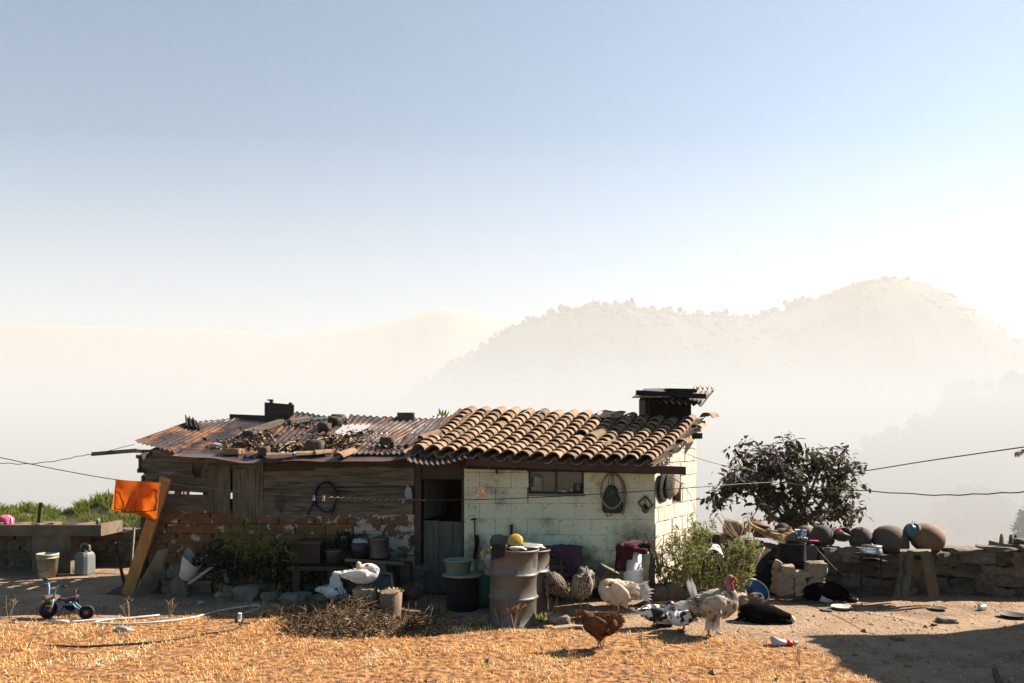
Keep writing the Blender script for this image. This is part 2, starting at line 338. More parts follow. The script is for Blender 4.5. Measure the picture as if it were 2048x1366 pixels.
M['fbrown'] = mat('red_brown_feathers', (.095, .032, .011), (.15, .055, .018), (.04, .015, .007), scale=12, scale3=14, rough=.8, bump=.5, bscale=60, trans=.25)
M['fdark'] = mat('dark_brown_feathers', (.05, .028, .018), (.075, .04, .024), scale=12, rough=.8, bump=.5, bscale=60)
M['fbar'] = mat('barred_feathers', (.04, .03, .022), (.07, .05, .035), scale=10, rough=.85, bump=.5, bscale=60, bars=(12, (.33, .26, .18), 6.0), trans=.15)
M['fbarred2'] = mat('dark_barred_feathers', (.022, .017, .013), (.04, .03, .022), scale=10, rough=.85, bump=.5, bscale=60, bars=(11, (.22, .17, .12), 7.0), trans=.1)
M['fpied'] = mat('pied_feathers', (.015, .015, .016), (.62, .60, .56), scale=9, thr=(.49, .53), detail=2, rough=.7, bump=.4, bscale=60)
M['wattle'] = mat('red_skin', (.42, .025, .02), (.25, .03, .035), scale=20, rough=.6, bump=.5)
M['wattleblue'] = mat('blue_grey_skin', (.14, .12, .15), (.30, .07, .07), scale=18, rough=.6, bump=.4)
M['beak'] = mat('horn', (.25, .18, .09), rough=.5, bump=0)
M['birdleg'] = mat('bird_leg', (.22, .12, .07), rough=.7, bump=.2)
M['darkleg'] = mat('dark_leg', (.05, .04, .035), rough=.7, bump=.2)
M['eye'] = mat('eye', (.005, .005, .005), rough=.2, bump=0)
M['fur'] = mat('black_fur', (.0025, .0023, .0021), (.005, .0045, .004), scale=14, rough=1, bump=.4, bscale=70, spec=.03)
M['furwhite'] = mat('pale_fur', (.40, .34, .28), rough=.9, bump=.5, bscale=60)
M['poster'] = mat('poster_print', (.72, .42, .24), (.62, .20, .06), (.78, .70, .58), scale=45, scale3=30, thr3=(.55, .58), rough=.7, bump=0)
M['glassdark'] = mat('dusty_glass', (.05, .045, .035), (.08, .07, .05), scale=6, rough=.25, bump=0, spec=.6)
M['litter'] = mat('leaf_litter', (.14, .085, .045), (.25, .17, .09), (.06, .04, .025), scale=20, scale3=9, rough=.95, bump=0, world=True)
M['bagdk'] = mat('dark_green_bag', (.018, .03, .022), (.03, .045, .033), (.22, .21, .17), scale=9, scale3=16, thr3=(.63, .66), rough=.9, bump=.4)
M['floral'] = mat('floral_cloth', (.66, .62, .58), (.10, .08, .09), (.45, .10, .13), scale=14, thr=(.5, .58), scale3=10, thr3=(.6, .64), rough=.9, bump=.3)
M['tanhoop'] = mat('cane_hoop', (.17, .12, .07), (.22, .16, .10), scale=10, rough=.6, bump=.1)
M['greyplastic'] = mat('dark_grey_plastic', (.03, .033, .036), (.05, .052, .055), scale=4, rough=.3, bump=.05)
M['bluewhite'] = mat('blue_white_enamel', (.06, .10, .26), (.50, .52, .56), scale=16, thr=(.5, .55), rough=.4, bump=0)
def splash(m, col, z0, z1, sc_):                     # splashed dirt and soot creeping up from the foot of a wall
    N = m.node_tree.nodes; L = m.node_tree.links; b = N['Principled BSDF']; src = b.inputs['Base Color'].links[0].from_socket
    g = N.new('ShaderNodeNewGeometry'); sx = N.new('ShaderNodeSeparateXYZ'); L.new(g.outputs['Position'], sx.inputs[0])
    n = N.new('ShaderNodeTexNoise'); n.inputs['Scale'].default_value = sc_; n.inputs['Detail'].default_value = 9; n.inputs['Roughness'].default_value = .7; L.new(g.outputs['Position'], n.inputs['Vector'])
    mr = N.new('ShaderNodeMapRange'); mr.inputs[1].default_value = z0; mr.inputs[2].default_value = z1; mr.inputs[3].default_value = .42; mr.inputs[4].default_value = -.3; L.new(sx.outputs['Z'], mr.inputs[0])
    a = N.new('ShaderNodeMath'); a.operation = 'ADD'; L.new(n.outputs['Fac'], a.inputs[0]); L.new(mr.outputs[0], a.inputs[1])
    st = N.new('ShaderNodeMapRange'); st.inputs[1].default_value = .55; st.inputs[2].default_value = .8; st.inputs[4].default_value = .8; L.new(a.outputs[0], st.inputs[0])
    x = N.new('ShaderNodeMix'); x.data_type = 'RGBA'; L.new(st.outputs[0], x.inputs[0]); L.new(src, x.inputs[6]); x.inputs[7].default_value = (*col, 1); L.new(x.outputs[2], b.inputs['Base Color'])
splash(M['paint'], (.12, .10, .075), 0.0, 1.25, 3.2)
splash(M['adobewhite'], (.12, .08, .05), 0.2, 1.1, 4)
M['oldbag'] = mat('grubby_bag', (.17, .16, .14), (.11, .10, .085), scale=8, rough=.6, bump=.6, bscale=20)
def soot_spot(m, c, r, col):                         # smoke stain left on the wall by the fire that stood there
    N = m.node_tree.nodes; L = m.node_tree.links; b = N['Principled BSDF']; src = b.inputs['Base Color'].links[0].from_socket
    g = N.new('ShaderNodeNewGeometry'); d = N.new('ShaderNodeVectorMath'); d.operation = 'DISTANCE'; L.new(g.outputs['Position'], d.inputs[0]); d.inputs[1].default_value = c
    n = N.new('ShaderNodeTexNoise'); n.inputs['Scale'].default_value = 9; n.inputs['Detail'].default_value = 8; n.inputs['Roughness'].default_value = .7; L.new(g.outputs['Position'], n.inputs['Vector'])
    a = N.new('ShaderNodeMath'); a.operation = 'MULTIPLY_ADD'; L.new(n.outputs['Fac'], a.inputs[0]); a.inputs[1].default_value = .55; L.new(d.outputs['Value'], a.inputs[2])
    st = N.new('ShaderNodeMapRange'); st.inputs[1].default_value = r + .28; st.inputs[2].default_value = r * .35 + .2; st.inputs[4].default_value = .85; L.new(a.outputs[0], st.inputs[0])
    x = N.new('ShaderNodeMix'); x.data_type = 'RGBA'; L.new(st.outputs[0], x.inputs[0]); L.new(src, x.inputs[6]); x.inputs[7].default_value = (*col, 1); L.new(x.outputs[2], b.inputs['Base Color'])
M['panclay'] = mat('shaded_channel_tile', (.045, .03, .02), (.08, .055, .037), scale=9, rough=.95, bump=.6, rnd=.3)  # darker copy of the tile clay: valley shade painted into the colour
# ---------------------------------------------------------------- air: haze, and the mist that fills the valley
def volume_box(name, lo, hi, dens, aniso, col=(1, 1, 1)):
    mb = MB(); lo = V(lo); hi = V(hi); mb.box((lo + hi) / 2, hi - lo)
    m = bpy.data.materials.new(name + '_air'); m.use_nodes = True; N = m.node_tree.nodes; N.remove(N['Principled BSDF'])
    pv = N.new('ShaderNodeVolumePrincipled'); pv.inputs['Density'].default_value = dens; pv.inputs['Color'].default_value = (*col, 1)
    pv.inputs['Anisotropy'].default_value = aniso; m.node_tree.links.new(pv.outputs[0], N['Material Output'].inputs['Volume'])
    return tag(mb.build(name, m), kind='stuff')
HAZE_D, MIST_D = 1.8e-4, 0.0105
volume_box('haze', (-6500, -60, -120), (6500, 9000, 800), HAZE_D, .22, (.605, .545, .485))
volume_box('mist', (-6000, 45, -118), (6000, 2600, 21), MIST_D, .03, (.605, .628, .645))

# ---------------------------------------------------------------- ground: one sheet out to the horizon
def axis(parts):
    a = []
    for lo, hi, st in parts: a += list(np.arange(lo, hi, st))
    return np.array(a + [parts[-1][1]])
xs = axis([(-6400, -1000, 900), (-1000, -100, 100), (-100, -14, 6), (-14, -8, .6), (-8, 8, .12), (8, 14, .6), (14, 100, 6), (100, 1000, 100), (1000, 6400, 900)])
ys = axis([(-50, 0, 5), (0, 5, .5), (5, 12.4, .1), (12.4, 18, .4), (18, 100, 4), (100, 1000, 60), (1000, 8900, 700)])
EDGE_PX = [(-400, 1240), (0, 1234), (200, 1236), (420, 1228), (560, 1214), (640, 1224), (880, 1250), (1150, 1256), (1300, 1268), (1480, 1284), (1590, 1290), (1700, 1330), (1760, 1366), (1850, 1420)]
EW = sorted([((px - CX) / F * (F * H / (py - HZ)), F * H / (py - HZ)) for px, py in EDGE_PX])
EX = [e[0] for e in EW]; EY = [e[1] for e in EW]
def grassy(x, y):                                 # 1 in the dry grass, 0 on trodden dirt
    e = np.interp(x, EX, EY)
    if x > EX[-1]: e = EY[-1] - (x - EX[-1]) * 2
    return sstep(.5, -.4, y - e + .5 * nz(x * 1.0, y * 1.6, 8) + .4 * nz(x * 3.5, y * 4, 2))
gv = []; gcol = []
for y in ys:
    for x in xs:
        gv.append((x, y, gz(x, y) if abs(x) < 300 and y < 500 else gz(0, y)))
        gcol.append(grassy(x, y) if (abs(x) < 14 and 0 < y < 13) else 1.0)
nx = len(xs); gf = [(j * nx + i, j * nx + i + 1, (j + 1) * nx + i + 1, (j + 1) * nx + i) for j in range(len(ys) - 1) for i in range(nx - 1)]
me = bpy.data.meshes.new('ground'); me.from_pydata(gv, [], gf); me.polygons.foreach_set('use_smooth', [True] * len(gf))
ca = me.attributes.new('grass_zone', 'FLOAT', 'POINT'); ca.data.foreach_set('value', gcol)
gm = mat('yard_ground', (.20, .125, .072), (.30, .20, .125), (.13, .082, .05), scale=2.5, scale3=1.3, thr3=(.5, .7), rough=.97, bump=1.0, bscale=16, bdist=.05, world=True, c4=(.38, .28, .19), scale4=11, thr4=(.58, .72))
N = gm.node_tree.nodes; L = gm.node_tree.links
an = N.new('ShaderNodeAttribute'); an.attribute_name = 'grass_zone'
mx = N.new('ShaderNodeMix'); mx.data_type = 'RGBA'; bsd = N['Principled BSDF']
src = bsd.inputs['Base Color'].links[0].from_socket
n2 = N.new('ShaderNodeTexNoise'); n2.inputs['Scale'].default_value = 14; n2.inputs['Detail'].default_value = 8
g_ = N.new('ShaderNodeNewGeometry'); L.new(g_.outputs['Position'], n2.inputs['Vector'])
cr = N.new('ShaderNodeValToRGB'); cr.color_ramp.elements[0].position = .36; cr.color_ramp.elements[0].color = (.065, .028, .011, 1)
cr.color_ramp.elements[1].position = .66; cr.color_ramp.elements[1].color = (.42, .20, .07, 1); L.new(n2.outputs['Fac'], cr.inputs[0])
L.new(an.outputs['Fac'], mx.inputs[0]); L.new(src, mx.inputs[6]); L.new(cr.outputs[0], mx.inputs[7]); L.new(mx.outputs[2], bsd.inputs['Base Color'])
me.materials.append(gm); me.update()
ground = bpy.data.objects.new('ground', me); C.objects.link(ground); tag(ground, kind='structure')

# ---------------------------------------------------------------- hills across the valley, outline taken from bearings and heights
HF = {}
def hill(name, prof, Y, depth, seed, base=-100, amp=1.0, m='hill'):
    prof = sorted(prof); px0, px1 = prof[0][0], prof[-1][0]
    X = np.linspace(px0, px1, 260); Zt = np.interp(X, [p[0] for p in prof], [p[1] for p in prof])
    mb = MB(); nu, nv = 259, 16
    def fn(u, v):
        i = int(round(u * nu)); s_ = v * 2 - 1
        yy = Y + s_ * depth; top = H - (Zt[i] - HZ) / F * Y
        x = (X[i] - CX) / F * Y
        prof_ = max(0.0, 1 - abs(s_) ** 1.5)
        z = base + (top - base) * prof_ + amp * (nz(x * .006, yy * .006, seed) * 45 * (abs(s_) * 1.3) + nz(x * .02, yy * .02, seed) * 10 * min(1, abs(s_) * 4))
        return (x, yy, z)
    mb.grid(fn, nu, nv)
    HF[name] = fn
    o = mb.build(name, M[m]); tag(o, kind='structure')
    return X, Zt
def ridge_trees(name, prof, Y, hmin, hmax, count, seed, span=None, spread=60):    # far wood along a crest: one mass of crowns
    r_ = random.Random(seed); mb = MB(); P = sorted(prof)
    for _ in range(count):
        px = r_.uniform(span[0], span[1]) if span else r_.uniform(P[0][0], P[-1][0])
        py = np.interp(px, [p[0] for p in P], [p[1] for p in P]); hgt = r_.uniform(hmin, hmax) * (.5 + r_.random() * .8)
        yy = Y + r_.uniform(-spread, spread); b = at(px, py, yy); b.z -= spread * .1
        for k_ in range(4):
            c = b + V((r_.uniform(-.3, .3) * hgt, r_.uniform(-.3, .3) * hgt, hgt * r_.uniform(.35, .95)))
            mb.rock(c, (hgt * r_.uniform(.2, .6), hgt * .4, hgt * r_.uniform(.2, .6)), seed=r_.random() * 90, rnd=.9, jit=.4, n=3)
        mb.bar(b - V((0, 0, spread * .13)), b + V((0, 0, hgt * .6)), hgt * .06, hgt * .06)
    return tag(mb.build(name, M['fartree']), kind='stuff')
PEAK = [(560, 1010), (700, 900), (760, 860), (800, 815), (850, 770), (900, 735), (960, 698), (1000, 668), (1060, 645), (1120, 628), (1180, 614), (1240, 612), (1300, 622), (1360, 630), (1420, 632), (1470, 636), (1500, 640),
        (1560, 624), (1620, 603), (1680, 580), (1720, 564), (1770, 556), (1820, 560), (1850, 572), (1890, 600), (1930, 632), (1980, 668), (2030, 694), (2100, 730), (2250, 800), (2500, 900)]
hill('hill_peak', PEAK, 3300, 900, 3)
ridge_trees('ridge_forest', PEAK, 3300, 16, 40, 120, 5, (820, 1640))
ridge_trees('ridge_forest', PEAK, 3300, 6, 18, 330, 15, (700, 1700))
ridge_trees('ridge_forest', PEAK, 3300, 5, 15, 150, 6, (1640, 2100))
LEFT = [(-700, 640), (-300, 662), (0, 648), (100, 650), (250, 655), (400, 658), (560, 668), (700, 660), (800, 640), (860, 622), (905, 614), (950, 624), (1010, 640), (1150, 680), (1400, 760)]
hill('hill_distant', LEFT, 7400, 1200, 8, m='farhill')
LOW = [(1480, 1010), (1600, 975), (1690, 930), (1730, 900), (1790, 880), (1850, 852), (1880, 830), (1905, 800), (1940, 782), (1975, 780), (1990, 790), (2020, 776), (2060, 768), (2150, 750), (2400, 700)]
hill('hill_low', LOW, 270, 50, 12, amp=.05)
ridge_trees('ridge_forest', LOW, 270, 2.5, 6, 110, 9, (1640, 2200), 8)

def slope_woods(name, n, hmin, hmax, seed, u0, u1):          # wood covering the near slope of a hill: one mass of crowns
    r_ = random.Random(seed); mb = MB(); fn = HF[name]
    for _ in range(n):
        u = round(r_.uniform(u0, u1) * 259) / 259; v = .475 - .44 * r_.random() ** 1.4; p = V(fn(u, v)); h_ = r_.uniform(hmin, hmax) * (.5 + r_.random())
        if nz(p.x * .004, p.z * .008, seed) < -.1: continue
        mb.rock(p + V((r_.uniform(-6, 6), 0, h_ * .1)), (h_ * r_.uniform(.8, 1.6), h_, h_ * r_.uniform(.7, 1.3)), seed=r_.random() * 90, rnd=.85, jit=.3, n=2)
    return tag(mb.build('slope_forest', M['fartree']), kind='stuff')
slope_woods('hill_peak', 2600, 7, 17, 3, .05, .95)
slope_woods('hill_low', 420, 1.5, 4, 4, .1, .95)
# broad trees standing in the mist below the yard
def misty_tree(name, label, boxes, Y, trunk, n=2600, s_=.5, seed=1):
    r_ = random.Random(seed); root = thing(name, label, 'tree', at(trunk[0], trunk[1], Y))
    cr_ = MB(); blobs = [(at((x0 + x1) / 2, (y0 + y1) / 2, Y), (x1 - x0) / 2 / F * Y, (y1 - y0) / 2 / F * Y) for x0, y0, x1, y1 in boxes]
    tot = sum(b[1] * b[2] for b in blobs)
    for c, rx, rz in blobs:
        for _ in range(int(n * rx * rz / tot)):
            while True:
                q = V((r_.uniform(-1, 1), r_.uniform(-1, 1), r_.uniform(-1, 1)))
                if q.length < 1 and nz(q.x * 2.2 + c.x, q.y * 2.2, q.z * 2.2 + c.z) > -.28: break
            p = c + V((q.x * rx, q.y * rx, q.z * rz)); d = V((r_.uniform(-1, 1), r_.uniform(-1, 1), r_.uniform(-1, .6)))
            cr_.leaf(p, d, V((r_.uniform(-1, 1), r_.uniform(-1, 1), 1)), s_ * r_.uniform(.7, 1.5) * 2, s_ * r_.uniform(.7, 1.4), sm=False)
    cr_.build('crown', M['fartree'], root)
    tk = MB(); b0 = V(root.location); b0.z -= 30 if Y > 60 else 3
    for c, rx, rz in blobs:
        tk.tube(catmull([b0, V(root.location).lerp(c, .15), V(root.location).lerp(c, .6) + V((rx * .1, 0, 0)), c], 4), [.02 * rx + .25, .2, .16, .14, .12, .1, .1, .09, .09, .08, .07, .06, .05][:13], 5)
    tk.build('trunk', M['bark'], root)
    return root
misty_tree('broad_tree', 'big round pale tree dissolving in mist beyond the stone wall', [(1900, 968, 1995, 1030), (1868, 995, 1960, 1060), (1940, 985, 2030, 1065), (1980, 1005, 2050, 1080), (1905, 1015, 2000, 1075)], 200, (1955, 1115), 5200, .62, 3)
misty_tree('leafy_tree', 'small greener tree cut by the right frame edge behind the wall', [(2034, 1030, 2075, 1075), (2045, 1015, 2100, 1085)], 75, (2070, 1110), 900, .35, 5)
misty_tree('low_tree', 'low faint tree beside the big misty tree, above the grindstone wall', [(1790, 1042, 1850, 1085), (1830, 1035, 1880, 1090)], 230, (1835, 1110), 1200, .7, 6)
far = thing('far_house', 'pale hip roof of a far house below the misty tree', 'house', at(1905, 1112, 180))
mb = MB(); p = [at(1868, 1106, 175), at(1948, 1106, 175), at(1948, 1106, 185), at(1868, 1106, 185), at(1895, 1092, 180), at(1915, 1091, 180)]
mb.add(p, [(0, 1, 5, 4), (1, 2, 5), (2, 3, 4, 5), (3, 0, 4), (3, 2, 1, 0)]).build('roof', M['tile'], far)
MB().box(at(1906, 1122, 180), (7.8, 7, 3.6)).build('wall', M['adobewhite'], far)
# ---------------------------------------------------------------- house: wall planes
CAM = V((0, 0, H))
def ray_plane(px, py, p0, n, off=0.0):
    d = V(((px - CX) / F, 1, -(py - HZ) / F)); return CAM + d * (((p0 + n * off - CAM).dot(n)) / d.dot(n))
def flat(p): return V((p.x, p.y, 0))
R0 = flat(at(1309, 900, 10.3)); L0 = flat(at(290, 900, 10.7)); B0 = flat(at(1392, 900, 12.0))
E1 = (R0 - L0).normalized(); NF = V((E1.y, -E1.x, 0))          # along the front, and out of it towards the yard
E2 = (B0 - R0).normalized(); NR = V((E2.y, -E2.x, 0))          # along the right wall
def fw(px, py, off=0.0): return ray_plane(px, py, R0, NF, off)
def rw(px, py, off=0.0): return ray_plane(px, py, R0, NR, off)
def fu(px, py=1000): return (fw(px, py) - L0).dot(E1)
def FP(u, z, off=0.0): return L0 + E1 * u + NF * off + V((0, 0, z))
def RP(u, z, off=0.0): return R0 + E2 * u + NR * off + V((0, 0, z))
def fbox(mb, u0, u1, z0, z1, o0, o1, P=FP, jit=0.0):           # box on a wall between offsets o0 (front) and o1 (back)
    j = lambda: rng.uniform(-jit, jit)
    q = [(u0, z0), (u1, z0), (u1, z1), (u0, z1)]; q = [(a + j(), b + j()) for a, b in q]
    return mb.hexa([P(q[0][0], q[0][1], o0), P(q[1][0], q[1][1], o0), P(q[1][0], q[1][1], o1), P(q[0][0], q[0][1], o1),
                    P(q[3][0], q[3][1], o0), P(q[2][0], q[2][1], o0), P(q[2][0], q[2][1], o1), P(q[3][0], q[3][1], o1)])
def cut(rs, hole):                                             # rectangles minus a hole
    out = []; a0, a1, b0, b1 = hole
    for (u0, u1, z0, z1) in rs:
        if u1 <= a0 or u0 >= a1 or z1 <= b0 or z0 >= b1: out.append((u0, u1, z0, z1)); continue
        if u0 < a0: out.append((u0, a0, z0, z1))
        if u1 > a1: out.append((a1, u1, z0, z1))
        if z0 < b0: out.append((max(u0, a0), min(u1, a1), z0, b0))
        if z1 > b1: out.append((max(u0, a0), min(u1, a1), b1, z1))
    return [r_ for r_ in out if r_[1] - r_[0] > .03 and r_[3] - r_[2] > .02]

soot_spot(M['paint'], fw(1268, 1088), .42, (.035, .03, .026)); soot_spot(M['paint'], fw(1165, 1120), .30, (.06, .05, .042)); soot_spot(M['paint'], fw(945, 1110), .30, (.16, .14, .11))
house = thing('block_house', 'low house of greenish painted blocks under the clay tile roof', 'house', FP(fu(1120), 0, -.8))
uD0, uD1, uE = fu(830), fu(928), fu(1309)
wz0, wz1 = fw(1110, 988).z, fw(1110, 941).z; wu0, wu1 = fu(1057), fu(1168); hole = (wu0, wu1, wz0, wz1)
TOPZ = 1.86
core = MB()
for r_ in cut([(uD1, uE - .02, -.1, TOPZ)], hole): fbox(core, r_[0], r_[1], r_[2], r_[3], -.008, -.14)
core.build('wall', M['paintjoint'], house)
bw, bh = .44, .215; k = 0; z = 0.0
while z < TOPZ - .02:
    u = uD1 - (bw / 2 if k % 2 else 0)
    while u < uE:
        for r_ in cut([(max(u, uD1) + .003, min(u + bw, uE) - .003, z + .003, min(z + bh, TOPZ) - .003)], hole):
            mb = MB(); fbox(mb, *r_, rng.uniform(-.003, .002), -.1, jit=.002); mb.build('block', M['paint'], house)
        u += bw
    z += bh; k += 1
# window with two panes, frame, and the things standing inside it
win = MB()
fr = .018
for a in ((wu0, wu1, wz0, wz0 + fr), (wu0, wu1, wz1 - fr, wz1), (wu0, wu0 + fr, wz0 + fr, wz1 - fr), (wu1 - fr, wu1, wz0 + fr, wz1 - fr), ((wu0 + wu1) / 2 - .012, (wu0 + wu1) / 2 + .012, wz0 + fr, wz1 - fr)):
    fbox(win, a[0], a[1], a[2], a[3], -.035, -.075)
wf = win.build('window', M['darkwood'], house)
mb = MB(); fbox(mb, wu0 + fr, wu1 - fr, wz0 + fr, wz1 - fr, -.16, -.17); mb.build('pane', M['glassdark'], wf)
mb = MB(); fbox(mb, wu0 - .02, wu1 + .02, wz0 - .03, wz0 - .002, .012, -.13); mb.build('sill', M['mortar'], wf)
def in_win(px, py, off): return fw(px, py, off)
def wob_blob(name, label, cat, p, size, m, seed, group=None, jit=.22):
    mb = MB(); mb.rock(p, size, seed=seed, rnd=.75, jit=jit, n=4); return one(name, mb, m, label, cat, group)
wob_blob('plastic_bag', 'crumpled pale plastic bag inside the house window', 'bag', in_win(1075, 962, -.11), (.15, .07, .15), M['bag'], 4)
for (x0, x1, y0, y1, lb) in ((1063, 1083, 973, 980, 'cream carton under the bag inside the window'), (1113, 1126, 978, 983, 'small white box on the window sill, left of another'), (1123, 1134, 980, 985, 'small white box on the window sill, right of another'), (1137, 1149, 975, 984, 'stained white cup standing inside the window')):
    a = in_win(x0, y1, -.1); b = in_win(x1, y0, -.1); mb = MB()
    if 'cup' in lb:
        c = (a + b) / 2; mb.lathe((c.x, c.y, a.z), [(.025, 0), (.03, .03), (.032, b.z - a.z), (.027, b.z - a.z), (.024, .01)], 14); one('cup', mb, M['dirtywhite'], lb, 'cup')
    else:
        mb.box((a + b) / 2, (b.x - a.x, .05, b.z - a.z)); mb.box(((a + b) / 2) + V((0, 0, (b.z - a.z) * .5 + .002)), ((b.x - a.x) * .9, .04, .004)); one('carton', mb, M['dirtywhite'], lb, 'box')
a = in_win(1157, 984, -.11); mb = MB(); mb.lathe(a, [(.05, 0), (.062, .03), (.064, .1), (.07, .115), (.062, .115), (.055, .02)], 18); one('pot', mb, M['alu'], 'pale pot standing at the right end inside the window', 'pot')

# right wall of bare blocks, its top following the roof
LR = (B0 - R0).length
def rtop(u): return lerp(1.90, 2.42, u / LR)
ra, rb = rw(1345, 975), rw(1362, 975); ru0, ru1 = (ra - R0).dot(E2), (rb - R0).dot(E2)
rz0, rz1 = rw(1353, 1005).z, rw(1353, 945).z; rhole = (ru0, ru1, rz0, rz1)
core = MB()
for r_ in cut([(0.0, LR, -.1, 1.9)], rhole): fbox(core, r_[0], r_[1], r_[2], r_[3], -.010, -.14, RP)
core.hexa([RP(0, 1.9, -.01), RP(LR, 1.9, -.01), RP(LR, 1.9, -.14), RP(0, 1.9, -.14), RP(0, 1.905, -.01), RP(LR, rtop(LR) - .02, -.01), RP(LR, rtop(LR) - .02, -.14), RP(0, 1.905, -.14)])
core.build('wall', M['mortar'], house)
z = 0.0; k = 0; bl, bh = .245, .205
while z < 2.42:
    u = 0.012 - (bl * .45 if k % 2 else 0)
    while u < LR:
        for r_ in cut([(max(u, .012) + .006, min(u + bl, LR) - .006, z + .007, z + bh - .006)], rhole):
            zt = min(r_[3], rtop((r_[0] + r_[1]) / 2) - .03)
            if zt - r_[2] < .04: continue
            mb = MB(); fbox(mb, r_[0], r_[1], r_[2], zt, rng.uniform(-.004, .012), -.1, RP, jit=.005); mb.build('block', M['block'], house)
        u += bl
    z += bh; k += 1
mb = MB(); fbox(mb, ru0 + .004, ru1 - .004, rz0 + .004, rz1 - .004, -.09, -.12, RP)
fbox(mb, ru0 + .004, ru1 - .004, rz0 + .004, rz0 + .02, -.05, -.09, RP); mb.build('window', M['darkwood'], house)
# room behind: closed with dark walls so the doorway is deep shade
BK = 1.75
room = MB()
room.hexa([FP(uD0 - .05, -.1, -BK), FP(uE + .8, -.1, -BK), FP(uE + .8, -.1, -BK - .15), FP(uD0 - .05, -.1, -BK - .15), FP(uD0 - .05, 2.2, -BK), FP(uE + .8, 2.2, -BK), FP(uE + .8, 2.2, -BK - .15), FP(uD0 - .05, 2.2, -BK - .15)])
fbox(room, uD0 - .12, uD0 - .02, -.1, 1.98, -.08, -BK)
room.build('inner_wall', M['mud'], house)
# door frame, lintel, lower door of three planks, upper leaf standing open inside
df = MB(); fbox(df, uD0, uD0 + .085, -.02, 1.93, .02, -.1); fbox(df, uD1 - .035, uD1 - .004, -.02, 1.80, .0, -.1); fbox(df, uD0 + .085, uD1 - .035, 1.62, 1.93, -.01, -.09)
df.build('door_frame', M['darkwood'], house)
door = MB(); dz = fw(885, 1043).z
fbox(door, fu(846), fu(926), .12, .20, -.075, -.10); fbox(door, fu(846), fu(926), dz - .2, dz - .12, -.075, -.10)
dr = door.build('door', M['darkwood'], house)
for a, b in ((846, 875.5), (876.5, 905.5), (906.5, 926)):
    mb = MB(); fbox(mb, fu(a), fu(b), .03, dz + rng.uniform(-.01, .01), -.045 + rng.uniform(-.003, .003), -.075, jit=.002); mb.build('plank', M['doorwood'], dr)
mb = MB(); mb.hexa([FP(fu(846), dz + .03, -.1), FP(fu(850), dz + .03, -.1), FP(fu(878), dz + .03, -.75), FP(fu(874), dz + .03, -.75), FP(fu(846), 1.6, -.1), FP(fu(850), 1.6, -.1), FP(fu(878), 1.6, -.75), FP(fu(874), 1.6, -.75)])
mb.build('upper_door', M['doorwood'], house)

# ---------------------------------------------------------------- clay tile roof of the house
TEL, TER, TRR, TRL = at(826, 900, 10.25), at(1310, 922, 10.0), at(1398, 836, 11.55), at(930, 820, 11.8)
def TP(u, v):
    p = TEL.lerp(TER, u).lerp(TRL.lerp(TRR, u), v)
    p.z += -.035 * math.sin(math.pi * v) + .015 * nz(u * 5, v * 3, 4) - .02 * math.sin(math.pi * u) * (1 - v); return p
roof = MB(); roof.grid(lambda a, b: TP(a * 1.0, -.03 + b * 1.03) - V((0, 0, .045)), 14, 8, thick=-.025, sm=False)
rf = roof.build('roof', M['darkwood'], house)
br_ = MB(); br_.grid(lambda a, b: TP(a, 1).lerp(TP(a, 1) - NF * .9 - V((0, 0, .75)), b) - V((0, 0, .03)), 8, 3, thick=-.03, sm=False); br_.build('back_slope', M['tile'], rf)
def tile_mesh(seed, L=.27, r0=.098, r1=.078, n=7, th=.014):
    mb = MB(); vs = []
    for i, x in enumerate((0, L * .5, L)):
        r_ = lerp(r0, r1, i / 2) * (1 + .05 * nz(seed, x * 9))
        for rr in (r_, r_ - th):
            for j in range(n):
                a = math.pi * (.04 + .92 * j / (n - 1)); vs.append((x + .008 * nz(seed * 3, a * 2, x), math.cos(a) * rr, math.sin(a) * rr * .86 - .02 + .004 * nz(a * 2, x * 9, seed)))
    fs = []
    for i in range(2):
        o = i * 2 * n; p = o + 2 * n
        for j in range(n - 1):
            fs += [(o + j, o + j + 1, p + j + 1, p + j), (o + n + j + 1, o + n + j, p + n + j, p + n + j + 1)]
        fs += [(o + n, o, p, p + n), (o + n - 1, o + 2 * n - 1, p + 2 * n - 1, p + n - 1)]
    for j in range(n - 1): fs += [(j, n + j, n + j + 1, j + 1), (4 * n + j, 4 * n + j + 1, 5 * n + j + 1, 5 * n + j)]
    mb.add(vs, fs, False); mb.sm = [False] * len(fs); return mesh_of(mb, 'tile', M['tile'])
TM = [tile_mesh(s_ * 3.1) for s_ in range(5)]
NC, NR_ = 16, 13
PM = []
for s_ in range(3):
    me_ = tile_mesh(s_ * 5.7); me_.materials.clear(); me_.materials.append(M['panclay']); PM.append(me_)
def tile_at(u, v, flip=False, lift=0.0, par=rf, jz=.05, sc=1.0, me=None):
    p = TP(u, v); d = (TP(u, v + .05) - TP(u, v - .05)); x = d.normalized(); s_ = (TP(u + .03, v) - TP(u - .03, v)).normalized(); nrm = s_.cross(x)
    if nrm.z < 0: nrm = -nrm
    y = nrm.cross(x); m3 = Matrix((x, y, nrm)).transposed()
    m3 = m3 @ rotm(rng.uniform(-.05, .05) + (math.pi if flip else 0), (.06 if flip else .17) + rng.uniform(-.03, .03), rng.uniform(-jz, jz))
    p = p + nrm * (lift + rng.uniform(-.006, .006)) + x * rng.uniform(-.012, .012)
    return inst('tile', me or rng.choice(TM), par, p, m3, (sc, (1.0 + .12 * (1 - v)) * sc, sc))
gone = {(3, 9), (9, 6)}
for c_ in range(NC):
    for r_ in range(NR_):
        if (c_, r_) in gone: continue
        if 13 <= c_ <= 14 and r_ > 11: continue
        u = (c_ + .5) / NC; v = -.03 + r_ / NR_
        tile_at(u, v, lift=.05, jz=.05 if r_ else .12)
